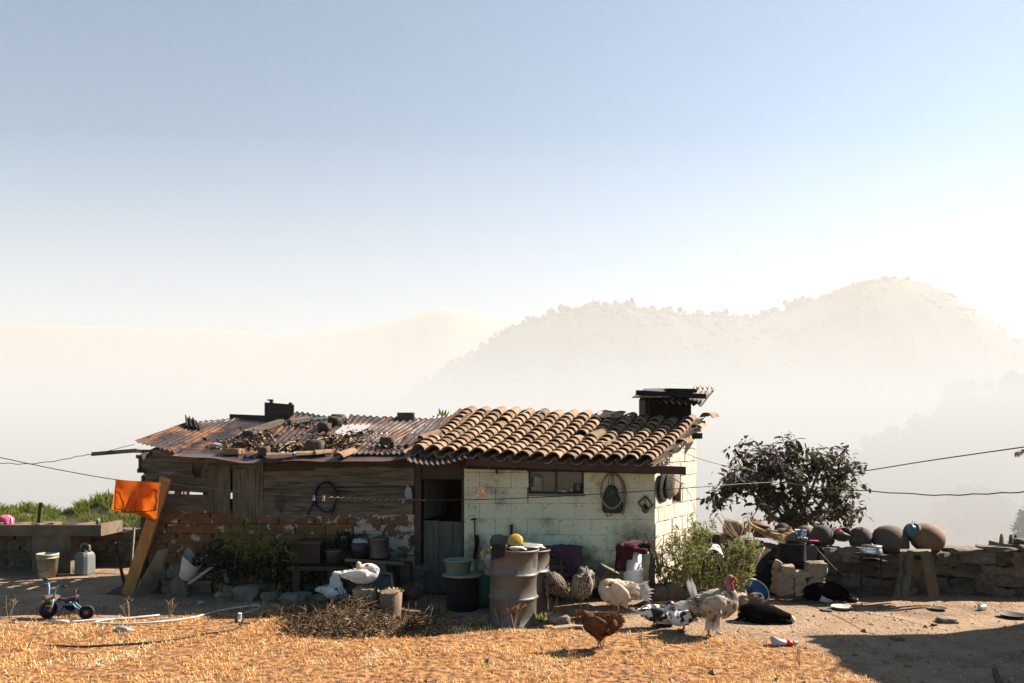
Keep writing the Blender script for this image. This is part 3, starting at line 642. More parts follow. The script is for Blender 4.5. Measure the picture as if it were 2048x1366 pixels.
for c_ in range(NC + 1):
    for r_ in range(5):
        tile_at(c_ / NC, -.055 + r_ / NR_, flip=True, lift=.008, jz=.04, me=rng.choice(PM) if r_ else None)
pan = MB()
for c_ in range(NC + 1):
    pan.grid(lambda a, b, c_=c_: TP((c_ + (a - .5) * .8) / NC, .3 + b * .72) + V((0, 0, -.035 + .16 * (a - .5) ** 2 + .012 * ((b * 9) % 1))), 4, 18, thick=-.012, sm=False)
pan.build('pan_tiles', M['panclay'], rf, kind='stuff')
for (px, py, Yt, rz_, ry_) in ((1412, 834, 11.75, .9, .1), (1390, 858, 11.3, 1.0, .15), (1360, 888, 10.75, .95, .15), (1182, 876, 10.75, .75, .35), (1203, 897, 10.45, .7, .3), (925, 872, 10.9, .75, .35), (842, 880, 10.55, .6, .35)):
    mb = rng.choice(TM); inst('tile', mb, rf, at(px, py, Yt), rotm(rng.uniform(-.2, .2), -ry_, rz_), (1.15, 1.15, 1.15))
mb = MB()
for (px, py, px2, py2, Yt) in ((905, 855, 942, 826, 11.4), (935, 850, 975, 822, 11.6), (950, 838, 985, 826, 11.7)): mb.bar(at(px, py, Yt - .3), at(px2, py2, Yt), .10, .02)
mb.build('loose_slate', M['tile'], rf)
# verge: rough mortar under the last tiles, along the top of the right wall
vm = MB(); r0_ = random.Random(4)
for i in range(46):
    t = i / 45; b = RP(t * LR * 1.0, rtop(t * LR) - .05 + r0_.uniform(-.03, .03), r0_.uniform(-.03, .05))
    vm.rock(b, (r0_.uniform(.06, .14), r0_.uniform(.06, .12), r0_.uniform(.05, .10)), seed=i * 2.3, n=2, jit=.25)
vm.build('verge_mortar', M['block'], rf)
for px, py, Yt in ((1397, 848, 11.9), (1391, 872, 11.75)):
    mb = MB(); mb.box(at(px, py, Yt), (.14, .3, .09)); mb.build('rafter_end', M['darkwood'], rf)
# eave beam and the wall plate under it
mb = MB(); Yb = 9.93
mb.slab([at(931, 931, 10.12), at(1372, 949.5, Yb), at(1372, 933.5, Yb), at(931, 917, 10.12)], .09, (0.05, 1, 0)); mb.build('eave_beam', M['beamred'], house)
mb = MB(); mb.slab([FP(uD1 - .05, 1.77, .03), FP(uE + .02, 1.70, .03), FP(uE + .02, 1.92, .03), FP(uD1 - .05, 1.93, .03)], .07, -NF); mb.build('wall_plate', M['darkwood'], house)
mb = MB()
for k in range(9):
    u = lerp(uD1 + .05, uE, k / 8); mb.bar(FP(u, 1.80, .28), FP(u + .1, 1.92, -.05), .05, .05)
mb.build('rafter', M['darkwood'], house)
def corr(c, ncorr, amp, nv=6, thick=.004, sag=0.0, ragged=0.0, seed=0):     # corrugated sheet: FL, FR, BR, BL
    FL, FR, BR, BL = [V(p) for p in c]; n = (FR - FL).cross(BL - FL).normalized()
    mb = MB()
    def fn(a, b):
        bb = b if b > .01 else b + ragged * nz(a * 6, seed)
        p = FL.lerp(FR, a).lerp(BL.lerp(BR, a), bb)
        return p + n * (amp * math.sin(a * ncorr * 2 * math.pi) + .015 * nz(a * 3 + seed, bb * 3)) - V((0, 0, sag * math.sin(math.pi * bb)))
    return mb.grid(fn, ncorr * 6 if ncorr else 10, nv, thick=-thick)
can = corr([at(812, 921, 9.98), at(936, 914, 9.95), at(930, 898, 10.4), at(822, 898, 10.4)], 11, .014, 4, seed=3)
for i, p in enumerate(can.v): pass
mb = MB(); FLc, FRc, BRc, BLc = at(814, 922, 9.95), at(938, 915, 9.95), at(930, 900, 10.45), at(820, 900, 10.45)
mb.grid(lambda a, b: FLc.lerp(FRc, a).lerp(BLc.lerp(BRc, a), b) + V((0, 0, -.075 * math.sin(math.pi * a) * (1 - b) + .013 * math.sin(a * 11 * 2 * math.pi))), 66, 4, thick=-.004)
mb.build('door_canopy', M['darkzinc'], house)

# chimney: sooty box with a corrugated cap
chm = MB(); a0, a1, Yc = at(1291, 833, 11.5), at(1384, 833, 11.45), 11.5
zt = at(1340, 794, Yc).z
for (x0, x1, y0, y1) in ((a0.x, a1.x, Yc, Yc + .04), (a0.x, a0.x + .04, Yc + .04, Yc + .55), (a1.x - .04, a1.x, Yc + .04, Yc + .55), (a0.x, a1.x, Yc + .55, Yc + .59)):
    chm.box(((x0 + x1) / 2, (y0 + y1) / 2, (zt + 2.35) / 2), (x1 - x0, y1 - y0, zt - 2.35))
ch = chm.build('chimney', M['soot'], house)
mb = corr([at(1283, 800, 11.2), at(1404, 812, 11.15), at(1430, 779, 12.3), at(1300, 783, 12.3)], 9, .02, 4, seed=6); mb.build('cap_sheet', M['darkzinc'], ch)
mb = corr([at(1376, 803, 11.25), at(1406, 811, 11.15), at(1428, 778.5, 12.32), at(1388, 778, 12.32)], 4, .022, 4, seed=9); o = mb.build('cap_sheet', M['zinc'], ch)
for v_ in o.data.vertices: v_.co.z += .035
for q in (((1263, 795), (1340, 793), (1345, 787), (1275, 786), 'zinc'), ((1276, 787), (1330, 783), (1332, 776.5), (1288, 777), 'zinc')):
    mb = MB(); Yq = 11.1 if q[0][0] < 1270 else 11.3; mb.slab([at(*q[0], Yq), at(*q[1], Yq), at(*q[2], Yq + .75), at(*q[3], Yq + .75)], .01, (0, 0, -1)); mb.build('cap_plate', M[q[4]], ch)
mb = MB(); mb.bar(at(1272, 785, 11.25), at(1412, 793, 11.2), .06, .07); mb.bar(at(1330, 781, 11.5), at(1390, 782, 11.5), .25, .05); mb.bar(at(1280, 797, 11.3), at(1395, 805, 11.25), .05, .05)
mb.build('cap_board', M['soot'], ch)
for px in (1298, 1335, 1372): mb = MB(); mb.bar(at(px, 800, 11.48), at(px, 826, 11.48), .03, .02); mb.build('corner_strip', M['iron'], ch)
sm_ = MB(); sm_.grid(lambda a, b: TP(.60 + a * .1, .8 + b * .15) + V((0, 0, .085 + .03 * nz(a * 5, b * 5))), 6, 3, thick=-.02); sm_.build('flashing', M['rust'], rf)

# ---------------------------------------------------------------- plank shack joined to the house
shack = thing('plank_shack', 'weathered plank shack on an adobe base under rusty sheets', 'shed', FP(fu(560), 0, -.8))
def plank(x0, x1, y0, y1, off=0.0, m='greywoodh', th=.03, par=None, name='plank', skew=(0, 0, 0, 0), jit=.004):
    j = lambda: rng.uniform(-jit, jit)
    q = [fw(x0, y1 + skew[0], off + j()), fw(x1, y1 + skew[1], off + j()), fw(x1, y0 + skew[2], off + j()), fw(x0, y0 + skew[3], off + j())]
    mb = MB()                                                   # ragged lower and upper edge, subdivided along the length
    hor = abs(x1 - x0) > abs(y1 - y0); n = 6; P = []
    for i in range(n + 1):
        t = i / n
        if hor: a, b = q[0].lerp(q[1], t), q[3].lerp(q[2], t); e = V((0, 0, 1))
        else: a, b = q[0].lerp(q[3], t), q[1].lerp(q[2], t); e = E1
        w_ = .006
        P.append((a + e * (w_ * nz(x0 + t * 4, y0 * .3)), b + e * (w_ * nz(x1 + t * 4, y1 * .3 + 7))))
    vs = [];
    for a, b in P: vs += [a, b, b - NF * th, a - NF * th]
    fs = []
    for i in range(n):
        o = i * 4; p = o + 4
        for k_ in range(4): fs.append((o + k_, p + k_, p + (k_ + 1) % 4, o + (k_ + 1) % 4) if not hor else (o + (k_ + 1) % 4, p + (k_ + 1) % 4, p + k_, o + k_))
    e_ = n * 4; fs += [(0, 1, 2, 3), (e_ + 3, e_ + 2, e_ + 1, e_)]
    mb.add(vs, fs, False); return mb.build(name, M[m], par or shack)
# horizontal boards, left bay (with see-through gaps), then the two shutters, post, long bay
plank(284, 464, 899, 923, .0, skew=(0, 4, 2, 0)); plank(283, 384, 923.5, 945, .006, skew=(0, 2, 3, 0)); plank(410, 462, 926, 950, .0)
plank(287, 388, 945.5, 963, -.01, skew=(-14, 0, 2, 0)); plank(284, 330, 950, 1000, -.035, skew=(0, 0, 0, 0)); plank(384, 410, 920, 935, -.02)
plank(320, 418, 952.5, 981, .01, skew=(0, 5, 4, 0)); plank(286, 322, 978, 1024, -.02); plank(320, 416, 987, 1023, .015, skew=(-3, 3, 3, 0))
plank(402, 418, 928, 956, -.012, m='greywood'); plank(290, 322, 951, 983, -.015)
mb = MB(); fbox(mb, fu(380), fu(414), fw(400, 957).z, fw(400, 930).z, -.06, -.08); mb.build('hole_shade_board', M['darkwood'], shack)  # dark board added behind the window hole to stand in for interior shade
sh1 = thing('shutter', '', '', FP(fu(437), 1.2, .03)); sh1.parent = shack; sh1.location = V(sh1.location) - V(shack.location); del_ = [sh1.pop(k_) for k_ in ('label', 'category') if k_ in sh1.keys()]
for x0, x1, a, b in ((415, 434, 929, 1024), (434.5, 460, 930, 1027)): plank(x0, x1, a, b, .035, 'greywood', .025, sh1, skew=(0, 1, 1, 0))
sh2 = thing('shutter', '', '', FP(fu(488), 1.2, .03)); sh2.parent = shack; sh2.location = V(sh2.location) - V(shack.location); [sh2.pop(k_) for k_ in ('label', 'category') if k_ in sh2.keys()]
for x0, x1 in ((465, 481.5), (482, 496.5), (497, 510.5)): plank(x0, x1, 938, 1037, .03, 'greywood', .025, sh2)
plank(508, 526, 924, 1031, .02, 'greywood', .06, name='post'); plank(520, 532, 918, 1045, -.02, 'darkwood', .06, name='post')
plank(460, 512, 921, 939, .01)
plank(529, 632, 928, 941, .0, m='darkwood'); plank(532, 828, 917, 934, -.008, m='darkwood'); plank(630, 828, 933.5, 943, .006, skew=(0, -2, -2, 2))
plank(527, 828, 942.5, 972, .012, skew=(2, 0, -4, 0)); plank(527, 633, 971.5, 977, .03); plank(527, 826, 974, 1003.5, .006, skew=(0, 2, 0, 3)); plank(525, 826, 1004, 1035, .02, skew=(2, 0, 2, 0))
mb = MB(); fbox(mb, fu(283), fu(826), 1.76, 1.9, -.04, -.1); mb.build('wall_plate', M['darkwood'], shack)
mb = MB()
for px in (524, 824): mb = MB(); fbox(mb, fu(px), fu(px) + .08, 0, 1.76, -.1, -.17); mb.build('post', M['darkwood'], shack)
for px in (300, 520, 820): mb = MB(); mb.bar(FP(fu(px), -.05, -1.75), FP(fu(px), 2.3, -1.75), .09, .09); mb.build('post', M['darkwood'], shack)
mb = MB(); fbox(mb, fu(284), fu(826), -.1, 1.08, -1.72, -1.80); mb.build('rear_wall', M['darkwood'], shack)
mb = MB(); fbox(mb, fu(528), fu(824), 1.0, 1.9, -.055, -.07); fbox(mb, fu(418), fu(456), 1.1, 1.85, -.055, -.07); fbox(mb, fu(467), fu(530), 1.0, 1.85, -.055, -.07); fbox(mb, fu(454), fu(470), 1.42, 1.85, -.05, -.06); fbox(mb, fu(452), fu(470), 1.1, 1.335, -.05, -.06); mb.build('backing_board', M['darkwood'], shack)
# left end of loose boards
mb0 = L0 - E1 * .04
for z0, z1, ext in ((1.72, 1.9, .14), (1.5, 1.66, .04), (1.22, 1.4, .08), (1.05, 1.2, 0)):
    mb = MB(); mb.slab([mb0 + V((-ext, 1.7, z0)), mb0 + V((-ext * .4, 0, z0)), mb0 + V((-ext * .4, 0, z1)), mb0 + V((-ext, 1.7, z1))], .025, (1, 0, 0)); mb.build('plank', M['greywood'], shack)
for px0, px1, py in ((268, 288, 902), (272, 290, 913), (275, 290, 941)):
    mb = MB(); mb.bar(fw(px0, py, .05), fw(px1 + 20, py + 2, -.1), .06, .05, jit=.008); mb.build('board_end', M['darkwood'], shack)
mb = MB(); a_ = FP(fu(299), 0, -.32); mb.hexa([V((a_.x, a_.y, -.1)), V((a_.x + .2, a_.y, -.1)), V((a_.x + .2, a_.y + 1.5, -.1)), V((a_.x, a_.y + 1.5, -.1)), V((a_.x, a_.y, 1.2)), V((a_.x + .2, a_.y, 1.2)), V((a_.x + .2, a_.y + 1.5, 1.2)), V((a_.x, a_.y + 1.5, 1.2))]); mb.build('side_wall', M['adobe'], shack)
# adobe base: brick by brick
ac = MB(); fbox(ac, fu(299), fu(829), -.1, 1.03, -.03, -.30); fbox(ac, fu(299), fu(468), 1.03, 1.16, -.03, -.30); ac.build('adobe_core', M['mud'], shack)
z = .42; k = 0
while z < 1.14:
    u = fu(297) - (.22 if k % 2 else 0)
    while u < fu(829):
        L_ = rng.uniform(.40, .52); a, b = max(u, fu(297)), min(u + L_ - .012, fu(829))
        ztop = min(z + .135, 1.17)
        if z > 1.0: b = min(b, fu(470))
        if b - a > .06:
            pxm = CX + FP((a + b) / 2, z).x / FP((a + b) / 2, z).y * F
            mb = MB(); c_ = FP((a + b) / 2, (z + ztop) / 2, -.06)
            mm = Matrix((E1, -NF, V((0, 0, 1)))).transposed()
            mb.rock(c_, (b - a + .006, .16, ztop - z + rng.uniform(-.006, .008)), M=mm, seed=rng.random() * 99, rnd=.07, jit=.06, n=4, sm=False)
            mb.build('brick', M['adobewhite'] if pxm > 735 or (pxm > 690 and z > .6) else M['adobe'], shack)
        u += L_
    z += .142; k += 1
z = 0.0                                                         # rubble footing under the adobe
for zz, hh in ((.0, .22), (.2, .23)):
    u = fu(298)
    while u < fu(829):
        w_ = rng.uniform(.18, .46); mb = MB(); mb.rock(FP(u + w_ / 2, zz + hh / 2 + rng.uniform(-.03, .01), -.06 + rng.uniform(-.02, .03)), (w_ - .015, .22, hh * rng.uniform(.8, 1.1)), M=Matrix((E1, -NF, V((0, 0, 1)))).transposed(), seed=rng.random() * 99, rnd=.4, jit=.16, n=4, sm=False)
        mb.build('stone', M['stone'], shack); u += w_
# roof sheets of the shack
def rp(px, py, lift=0.0):
    Y = 3.04 / (.28 + (py - 890) / 1500); return at(px, py, Y) + V((0, 0, lift))
sr = MB()
for px in (300, 420, 540, 640, 735, 830): sr.bar(rp(px - 20, 905, -.07), rp(px + 110, 846, -.07), .07, .06)
sroof = sr.build('roof', M['darkwood'], shack)
def sheet(name, c, ncorr, amp, m, seed, ragged=.03): corr(c, ncorr, amp, 8, seed=seed, ragged=ragged).build(name, M[m], sroof)
sheet('roof_sheet', [rp(269, 886, .03), rp(352, 909, .02), rp(478, 843, .05), rp(374, 852, .05)], 9, .016, 'rust', 1, .0)
sheet('roof_sheet', [rp(347, 908, .0), rp(445, 913, .0), rp(590, 853, .02), rp(474, 843, .06)], 0, .0, 'rust', 2)
sheet('roof_sheet', [rp(430, 912, -.01), rp(540, 914, -.01), rp(640, 862, .0), rp(560, 862, .01)], 8, .015, 'rust', 3)
sheet('roof_sheet', [rp(522, 894, .035), rp(632, 898, .03), rp(700, 842, .03), rp(592, 830, .05)], 10, .016, 'rust', 4)
sheet('roof_sheet', [rp(540, 905, .012), rp(668, 908, .012), rp(690, 884, .01), rp(560, 880, .015)], 11, .016, 'rust', 5)
sheet('roof_sheet', [rp(632, 908, .0), rp(742, 911, .0), rp(768, 872, .0), rp(652, 872, .02)], 9, .016, 'zinc', 6)
sheet('roof_sheet', [rp(690, 852, .03), rp(768, 853, .03), rp(790, 840, .03), rp(700, 836, .05)], 7, .016, 'rust', 7)
sheet('roof_sheet', [rp(700, 886, .03), rp(790, 890, .03), rp(872, 843, .04), rp(768, 840, .05)], 9, .016, 'zinc', 8)
sheet('roof_sheet', [rp(700, 911, .02), rp(826, 911, .02), rp(862, 866, .02), rp(752, 868, .025)], 11, .014, 'zinc', 9)
sheet('roof_sheet', [rp(796, 900, .06), rp(850, 896, .06), rp(905, 838, .08), rp(868, 841, .06)], 4, .012, 'zinc', 10)
sheet('ridge_piece', [rp(372, 862, .07), rp(400, 866, .06), rp(392, 851, .10), rp(370, 850, .14)], 3, .03, 'rust', 12)
mb = MB(); ED = [(345, 912), (420, 917), (490, 927), (515, 926), (580, 922), (700, 924), (780, 922), (850, 912)]
def eave(a, b):
    px = lerp(345, 850, a); py = np.interp(px, [e[0] for e in ED], [e[1] for e in ED])
    f_ = at(px, py, 10.12 + .06 * (345 - px) / 500 * -1); bk = rp(px + 6, 903 + (4 if px < 700 else 0), -.005)
    return f_.lerp(bk, b) + V((0, 0, .012 * nz(a * 9, b * 2, 4)))
mb.grid(eave, 30, 4, thick=-.004); mb.build('eave_sheet', M['darkzinc'], sroof)
# things lying on the shack roof
RG = 'stones and bricks weighing down the shack roof'
def roofrock(x0, x1, y0, y1, label, m='clay', depth=.22, rnd=.35, seed=1.0, cat='stone', name='roof_stone', jit=.12, rz_=0.0):
    p = rp((x0 + x1) / 2, y1); s_ = p.y / F; w_, h_ = (x1 - x0) * s_, (y1 - y0) * s_
    mb = MB(); mb.rock(p + V((0, depth * .3, h_ * .5)), (w_, depth, h_), M=rotm(0, 0, rz_), seed=seed, rnd=rnd, jit=jit, n=4)
    one(name, mb, M[m], label, cat, RG)
roofrock(486, 510, 861, 878, 'dark lump of stone at the lower end of the roof plank', seed=2)
roofrock(636, 660, 845, 866, 'slanted dark stone under the pale bar on the roof', seed=3, jit=.2)
roofrock(656, 680, 834, 855, 'rough dark stone at the right end of the pale bar on the roof', seed=4, jit=.22)
roofrock(662, 687, 828, 841, 'flat stone right on the roof ridge behind a rough stone', seed=5)
roofrock(794, 829, 825, 845, 'dark adobe brick alone on the ridge near the spiky plant', seed=6, rnd=.12, jit=.06, cat='brick', name='roof_brick', depth=.16)
roofrock(760, 789, 874, 899, 'round topped mossy stone on the grey sheets near the tile roof', seed=7, depth=.18)
roofrock(610, 644, 880, 905, 'rounded stone at the edge of the roof litter heap', seed=8, m='clay', jit=.18)
roofrock(516, 535, 893, 912, 'small pointed stone beside a broken channel tile at the eave', seed=9, m='clay', jit=.2)
roofrock(446, 480, 897, 910, 'reddish brick lying at the left end of the eave', seed=10, rnd=.1, jit=.04, m='clayred', cat='brick', name='roof_brick')
def logpiece(x0, y0, x1, y1, r_, m, name, label, cat, lift=.06, n=9):
    mb = MB(); mb.tube([rp(x0, y0, lift), rp((x0 + x1) / 2, (y0 + y1) / 2, lift), rp(x1, y1, lift)], r_, n, sm=False); return one(name, mb, M[m], label, cat)
logpiece(580, 855, 619, 850, .085, 'stone', 'short_log', 'dark fat cut log lying near the ridge of the shack roof', 'log')
def roof_tile(x0, y0, x1, y1, label, sc=1.0):
    a, b = rp(x0, y0, .03), rp(x1, y1, .03); d = b - a; o = bpy.data.objects.new('roof_tile', rng.choice(TM)); C.objects.link(o)
    o.matrix_world = Matrix.Translation(a) @ basis(d).to_4x4() @ Matrix.Diagonal((d.length / .27, sc, sc, 1)); tag(o, label, 'roof tile', 'clay tiles lying on the shack roof')
roof_tile(676, 918, 706, 906, 'orange lit clay tile lying at the eave of the shack', 1.0); roof_tile(534, 917, 584, 915, 'long dark clay tile along the eave, left of its pair', .75)
roof_tile(592, 914, 640, 911, 'long dark clay tile along the eave, right of its pair', .8); roof_tile(630, 912, 664, 908, 'short dark clay tile overlapping another at the eave', .85)
def board(name, label, a, b, w_, h_, m, cat='board'): mb = MB(); mb.bar(a, b, w_, h_, jit=.006); return one(name, mb, M[m], label, cat)
board('roof_plank', 'short thick plank lying aslant on the shack roof', rp(494, 872, .05), rp(562, 853, .08), .16, .07, 'greywoodh')
board('roof_plank', 'dark plank end sticking out behind the left roof sheets', at(390, 852, 12.2), at(434, 858, 12.3), .12, .06, 'darkwood')
board('flat_board', 'thin board under the cut log on the roof ridge', rp(556, 847, .04), rp(585, 849, .04), .14, .02, 'darkwood')
board('pale_bar', 'pale metal bar laid between two roof stones', rp(619, 847, .08), rp(662, 845, .08), .05, .025, 'brightalu')
wob_blob('plastic_scrap', 'scrap of blue plastic squeezed beside the cut log on the roof', 'plastic scrap', rp(580, 858, .03), (.10, .1, .05), M['trikeblue'], 5)
wob_blob('plastic_scrap', 'pale crumpled plastic among the litter at the left eave', 'plastic scrap', rp(432, 896, .03), (.16, .1, .08), M['bag'], 8)
sticks = [((600, 907), (655, 882)), ((745, 905), (800, 862)), ((520, 872), (548, 888)), ((470, 880), (508, 868)), ((555, 910), (590, 890))]
for k, (a, b) in enumerate(sticks):
    mb = MB(); mb.tube(catmull([rp(*a, .05), rp((a[0] + b[0]) / 2 + 4, (a[1] + b[1]) / 2 - 2, .09), rp(*b, .05)], 3), .008, 5)
    one('dry_stick', mb, M['twig'], ['bent pale stick between roof tile and litter heap', 'long thin stick pointing up toward the tile roof', 'curled twig below the roof plank', 'thin stick left of the roof plank', 'stick leaning on the pointed eave stone'][k], 'stick')
lit = MB(); lit2 = MB(); r0_ = random.Random(21)
for (x0, x1, y0, y1, n_) in ((560, 640, 850, 862, 160), (540, 620, 896, 906, 160), (480, 520, 866, 878, 90), (760, 800, 896, 906, 80), (425, 540, 880, 904, 420), (500, 560, 872, 884, 120), (600, 720, 872, 884, 220), (612, 720, 880, 900, 520), (560, 640, 846, 852, 90), (650, 700, 842, 860, 160), (690, 760, 868, 882, 160)):
    for _ in range(n_):
        t = r0_.random(); px = r0_.gauss((x0 + x1) / 2, (x1 - x0) / 4); py = r0_.gauss((y0 + y1) / 2, (y1 - y0) / 4)
        p = rp(px, py, r0_.uniform(.01, .07)); d = V((r0_.uniform(-1, 1), r0_.uniform(-1, 1), r0_.uniform(-.5, .6)))
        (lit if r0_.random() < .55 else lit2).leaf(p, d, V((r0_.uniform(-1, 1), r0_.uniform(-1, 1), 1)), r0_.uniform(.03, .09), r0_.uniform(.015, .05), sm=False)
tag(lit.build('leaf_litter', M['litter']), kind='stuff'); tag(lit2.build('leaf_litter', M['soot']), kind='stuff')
for px, py, hh in ((454, 903, 26), (663, 878, 22)):
    mb = MB(); a = rp(px, py); s_ = a.y / F
    for k in range(5): mb.tube([a, a + V((r0_.uniform(-.06, .06), 0, hh * s_ * r0_.uniform(.5, 1)))], .004, 4)
    one('dry_weed', mb, M['twig'], 'thin dead weed growing out of the roof litter at %s' % ('the left eave' if px < 500 else 'the litter heap'), 'weed')
# board on posts and beam behind the shack
sg = thing('board_sign', 'dark blank rectangular board on two posts sticking up behind the shack', 'sign', at(558, 870, 12.5) - V((0, 0, 1)))
mb = MB(); mb.slab([at(529, 834, 12.5), at(587.5, 839, 12.5), at(587.5, 809, 12.5), at(529, 804.5, 12.5)], .03, (0, 1, 0)); mb.build('panel', M['darkwood'], sg)
for px, t in ((543, 799), (581, 805)): mb = MB(); mb.bar(at(px, t, 12.56), at(px - 1, 1010, 12.56), .05, .05); mb.build('post', M['darkwood'], sg)
mb = MB(); mb.box(at(541, 800, 12.56), (.09, .06, .02)); mb.build('nail_block', M['darkwood'], sg)
bm = thing('roof_beam', 'long dark beam propped level behind the shack ridge', 'beam', at(520, 836, 12.45))
mb = MB(); mb.slab([at(459, 840, 12.4), at(586, 846, 12.4), at(586, 833, 12.4), at(459, 828, 12.4)], .08, (0, 1, 0)); mb.build('beam', M['darkwood'], bm)
for px in (486, 541): mb = MB(); mb.bar(at(px, 838, 12.5), at(px - 2, 1010, 12.5), .045, .045); mb.build('prop', M['darkwood'], bm)
# spiky plant behind the roof joint
yu = thing('spiky_plant', 'yellow green spiky plant rising behind the roof joint', 'plant', at(884, 850, 12.4))
for k, (dx, dz) in enumerate(((-20, 18), (-15, 14), (-6, 33), (1, 30), (8, 31), (14, 26), (18, 16), (-10, 22), (5, 20))):
    mb = MB(); b = at(884 + dx * .2, 846, 12.4); t = at(884 + dx, 848 - dz, 12.4 + rng.uniform(-.15, .15)); mb.leaf(b, t - b, (0, -1, .3), (t - b).length, .05, bend=.08); mb.build('leaf', M['shrub'], yu)
mb = MB(); mb.tube([at(884, 846, 12.4), at(884, 1100, 12.4)], .05, 6); mb.build('stem', M['bark'], yu)
# ---------------------------------------------------------------- dry stone wall on the right, stone by stone
swall = thing('stone_wall', 'dry stone wall carrying upturned clay pots, right of the house', 'wall', at(1720, 1195, 10.6))
def swY(px): return np.interp(px, [1380, 1450, 1550, 1700, 2048, 2200], [11.9, 11.4, 10.75, 10.55, 10.4, 10.35])
def swtop(px): return np.interp(px, [1380, 1440, 1500, 1560, 1640, 1760, 1800, 1870, 1900, 1960, 2048, 2200], [1062, 1066, 1082, 1092, 1092, 1102, 1100, 1103, 1106, 1104, 1100, 1098])
SM = []
for k in range(14):
    mb = MB(); mb.rock((0, 0, 0), (1, 1, 1), seed=k * 7.7, rnd=.22, jit=.17, n=5, sm=False); SM.append(mesh_of(mb, 'stone', M['stone']))
core = MB()
def corebox(p0, p1, lo, hi):
    pts = []
    for pyf in (lo, hi):
        for px, back in ((p0, .12), (p1, .12), (p1, .45), (p0, .45)):
            Y = swY(px) ; py = pyf(px) if callable(pyf) else pyf
            q = at(px, py, Y); q = V((q.x, Y + back, q.z)); pts.append(q)
    core.hexa(pts)
low = 1215
for p0, p1 in ((1380, 1450), (1450, 1550), (1550, 1700), (1700, 1822), (1850, 2048), (2048, 2200)): corebox(p0, p1, low, lambda p: swtop(p) + 8)
corebox(1822, 1850, 1160, lambda p: swtop(p) + 8)
core.build('core', M['earthcore'], swall)
px = 1384.0; r0_ = random.Random(31)
rows = []
col_h = {}
def put_stone(cx_, cy_, w_, h_, deep=.34, off=0.0):
    Y = swY(cx_); s_ = Y / F; c = at(cx_, cy_, Y + .12 + off)
    inst('stone', r0_.choice(SM), swall, c, rotm(r0_.uniform(-.06, .06), r0_.uniform(-.05, .05), r0_.uniform(-.1, .1)), (w_ * s_ * 1.04, deep, h_ * s_ * 1.08))
for ri in range(4):
    px = 1384 - r0_.uniform(0, 30)
    while px < 2150:
        w_ = r0_.uniform(28, 64) if ri < 3 else r0_.uniform(22, 60)
        cx_ = px + w_ / 2; top = swtop(cx_); bot = 1198 + 0 * ri
        fr0 = ri / 4; fr1 = (ri + 1) / 4
        wob = 9 * nz(cx_ * .02, ri * 3.3)
        y0 = lerp(bot, top, fr0) + wob * (ri > 0); y1 = lerp(bot, top, fr1) + 9 * nz(cx_ * .02, (ri + 1) * 3.3) * (ri < 3)
        if r0_.random() < .25 and ri < 3: y1 += 9; put_stone(cx_, y1 - 4, w_ * .9, 11)
        if not (1818 < cx_ < 1854 and ri < 2): put_stone(cx_, (y0 + y1) / 2, w_, y0 - y1, off=r0_.uniform(-.03, .05))
        px += w_ + r0_.uniform(-1, 3)
for (cx_, cy_, w_, h_) in ((1832, 1152, 46, 26), (1806, 1180, 30, 34), (1862, 1178, 26, 40), (1990, 1098, 55, 12), (1925, 1100, 60, 10), (2040, 1094, 30, 12)): put_stone(cx_, cy_, w_, h_)
def sp(px, py, dy=.15): return at(px, py, swY(px) + dy)

# clay vessels set upside down along the wall
def pot(px0, px1, ytop, ybot, label, m='clay', tilt=0.0, yaw=0.0, shape='round', name='clay_pot', dy=.18, rim=True):
    c = sp((px0 + px1) / 2, ybot, dy); s_ = c.y / F; rr = (px1 - px0) / 2 * s_; hh = (ybot - ytop) * s_
    if shape == 'round': prof = [(rr * .80, 0), (rr * .92, hh * .10), (rr, hh * .32), (rr * .98, hh * .50), (rr * .88, hh * .70), (rr * .66, hh * .88), (rr * .36, hh * .97), (rr * .05, hh)]
    elif shape == 'dome': prof = [(rr * .93, 0), (rr, hh * .1), (rr * .97, hh * .35), (rr * .9, hh * .55), (rr * .74, hh * .78), (rr * .5, hh * .93), (rr * .2, hh * .995), (rr * .02, hh)]
    else: prof = [(rr, 0), (rr * .9, hh * .35), (rr * .55, hh * .8), (rr * .1, hh)]
    mb = MB(); Mx = rotm(0, tilt, yaw); o = V(c) + V((0, 0, 0 if not tilt else rr * abs(math.sin(tilt)) * .6)); mb.lathe(o, prof, 22, M=Mx, wob=.04)
    root = thing(name, label, 'pot', c, 'upturned clay vessels on the stone wall'); mb.build('body', M[m], root)
    if rim:
        r_ = MB(); r_.lathe(o, [(rr * .76, -.012), (rr * .86, -.014), (rr * .87, .012), (rr * .80, .014)], 22, M=Mx, closed=True); r_.build('rim', M[m], root)
        if shape != 'bowl':
            h_ = MB(); a = o + (Mx @ V((rr * .95, 0, hh * .3))); h_.tube(catmull([a, a + (Mx @ V((rr * .14, 0, hh * .10))), o + (Mx @ V((rr * .93, 0, hh * .5)))], 4), rr * .06, 6); h_.build('handle', M[m], root)
    return root
pot(1742, 1816, 1051, 1098, 'broad dark grey dome pot, second largest, left of the brown pot', 'clay', shape='dome')
pot(1698, 1744, 1054, 1090, 'dark round pot between the open jar and the broad dome pot', 'clay')
pot(1620, 1668, 1050, 1086, 'dark round pot with a rough right side beside the blue tin', 'clay', shape='dome')
pot(1592, 1628, 1051, 1086, 'grey pot half hidden behind a darker round pot', 'clay', dy=.42)
pot(1560, 1604, 1064, 1088, 'low brown pot with a saucer on top, under the straw broom', 'clayred', dy=.05)
pot(1504, 1544, 1049, 1072, 'low grey pot under a red edged lid near the boulder', 'clay', dy=.22)
pot(1548, 1582, 1045, 1062, 'shallow dark bowl upturned above two pots, behind the broom', 'clay', shape='bowl', dy=.35)
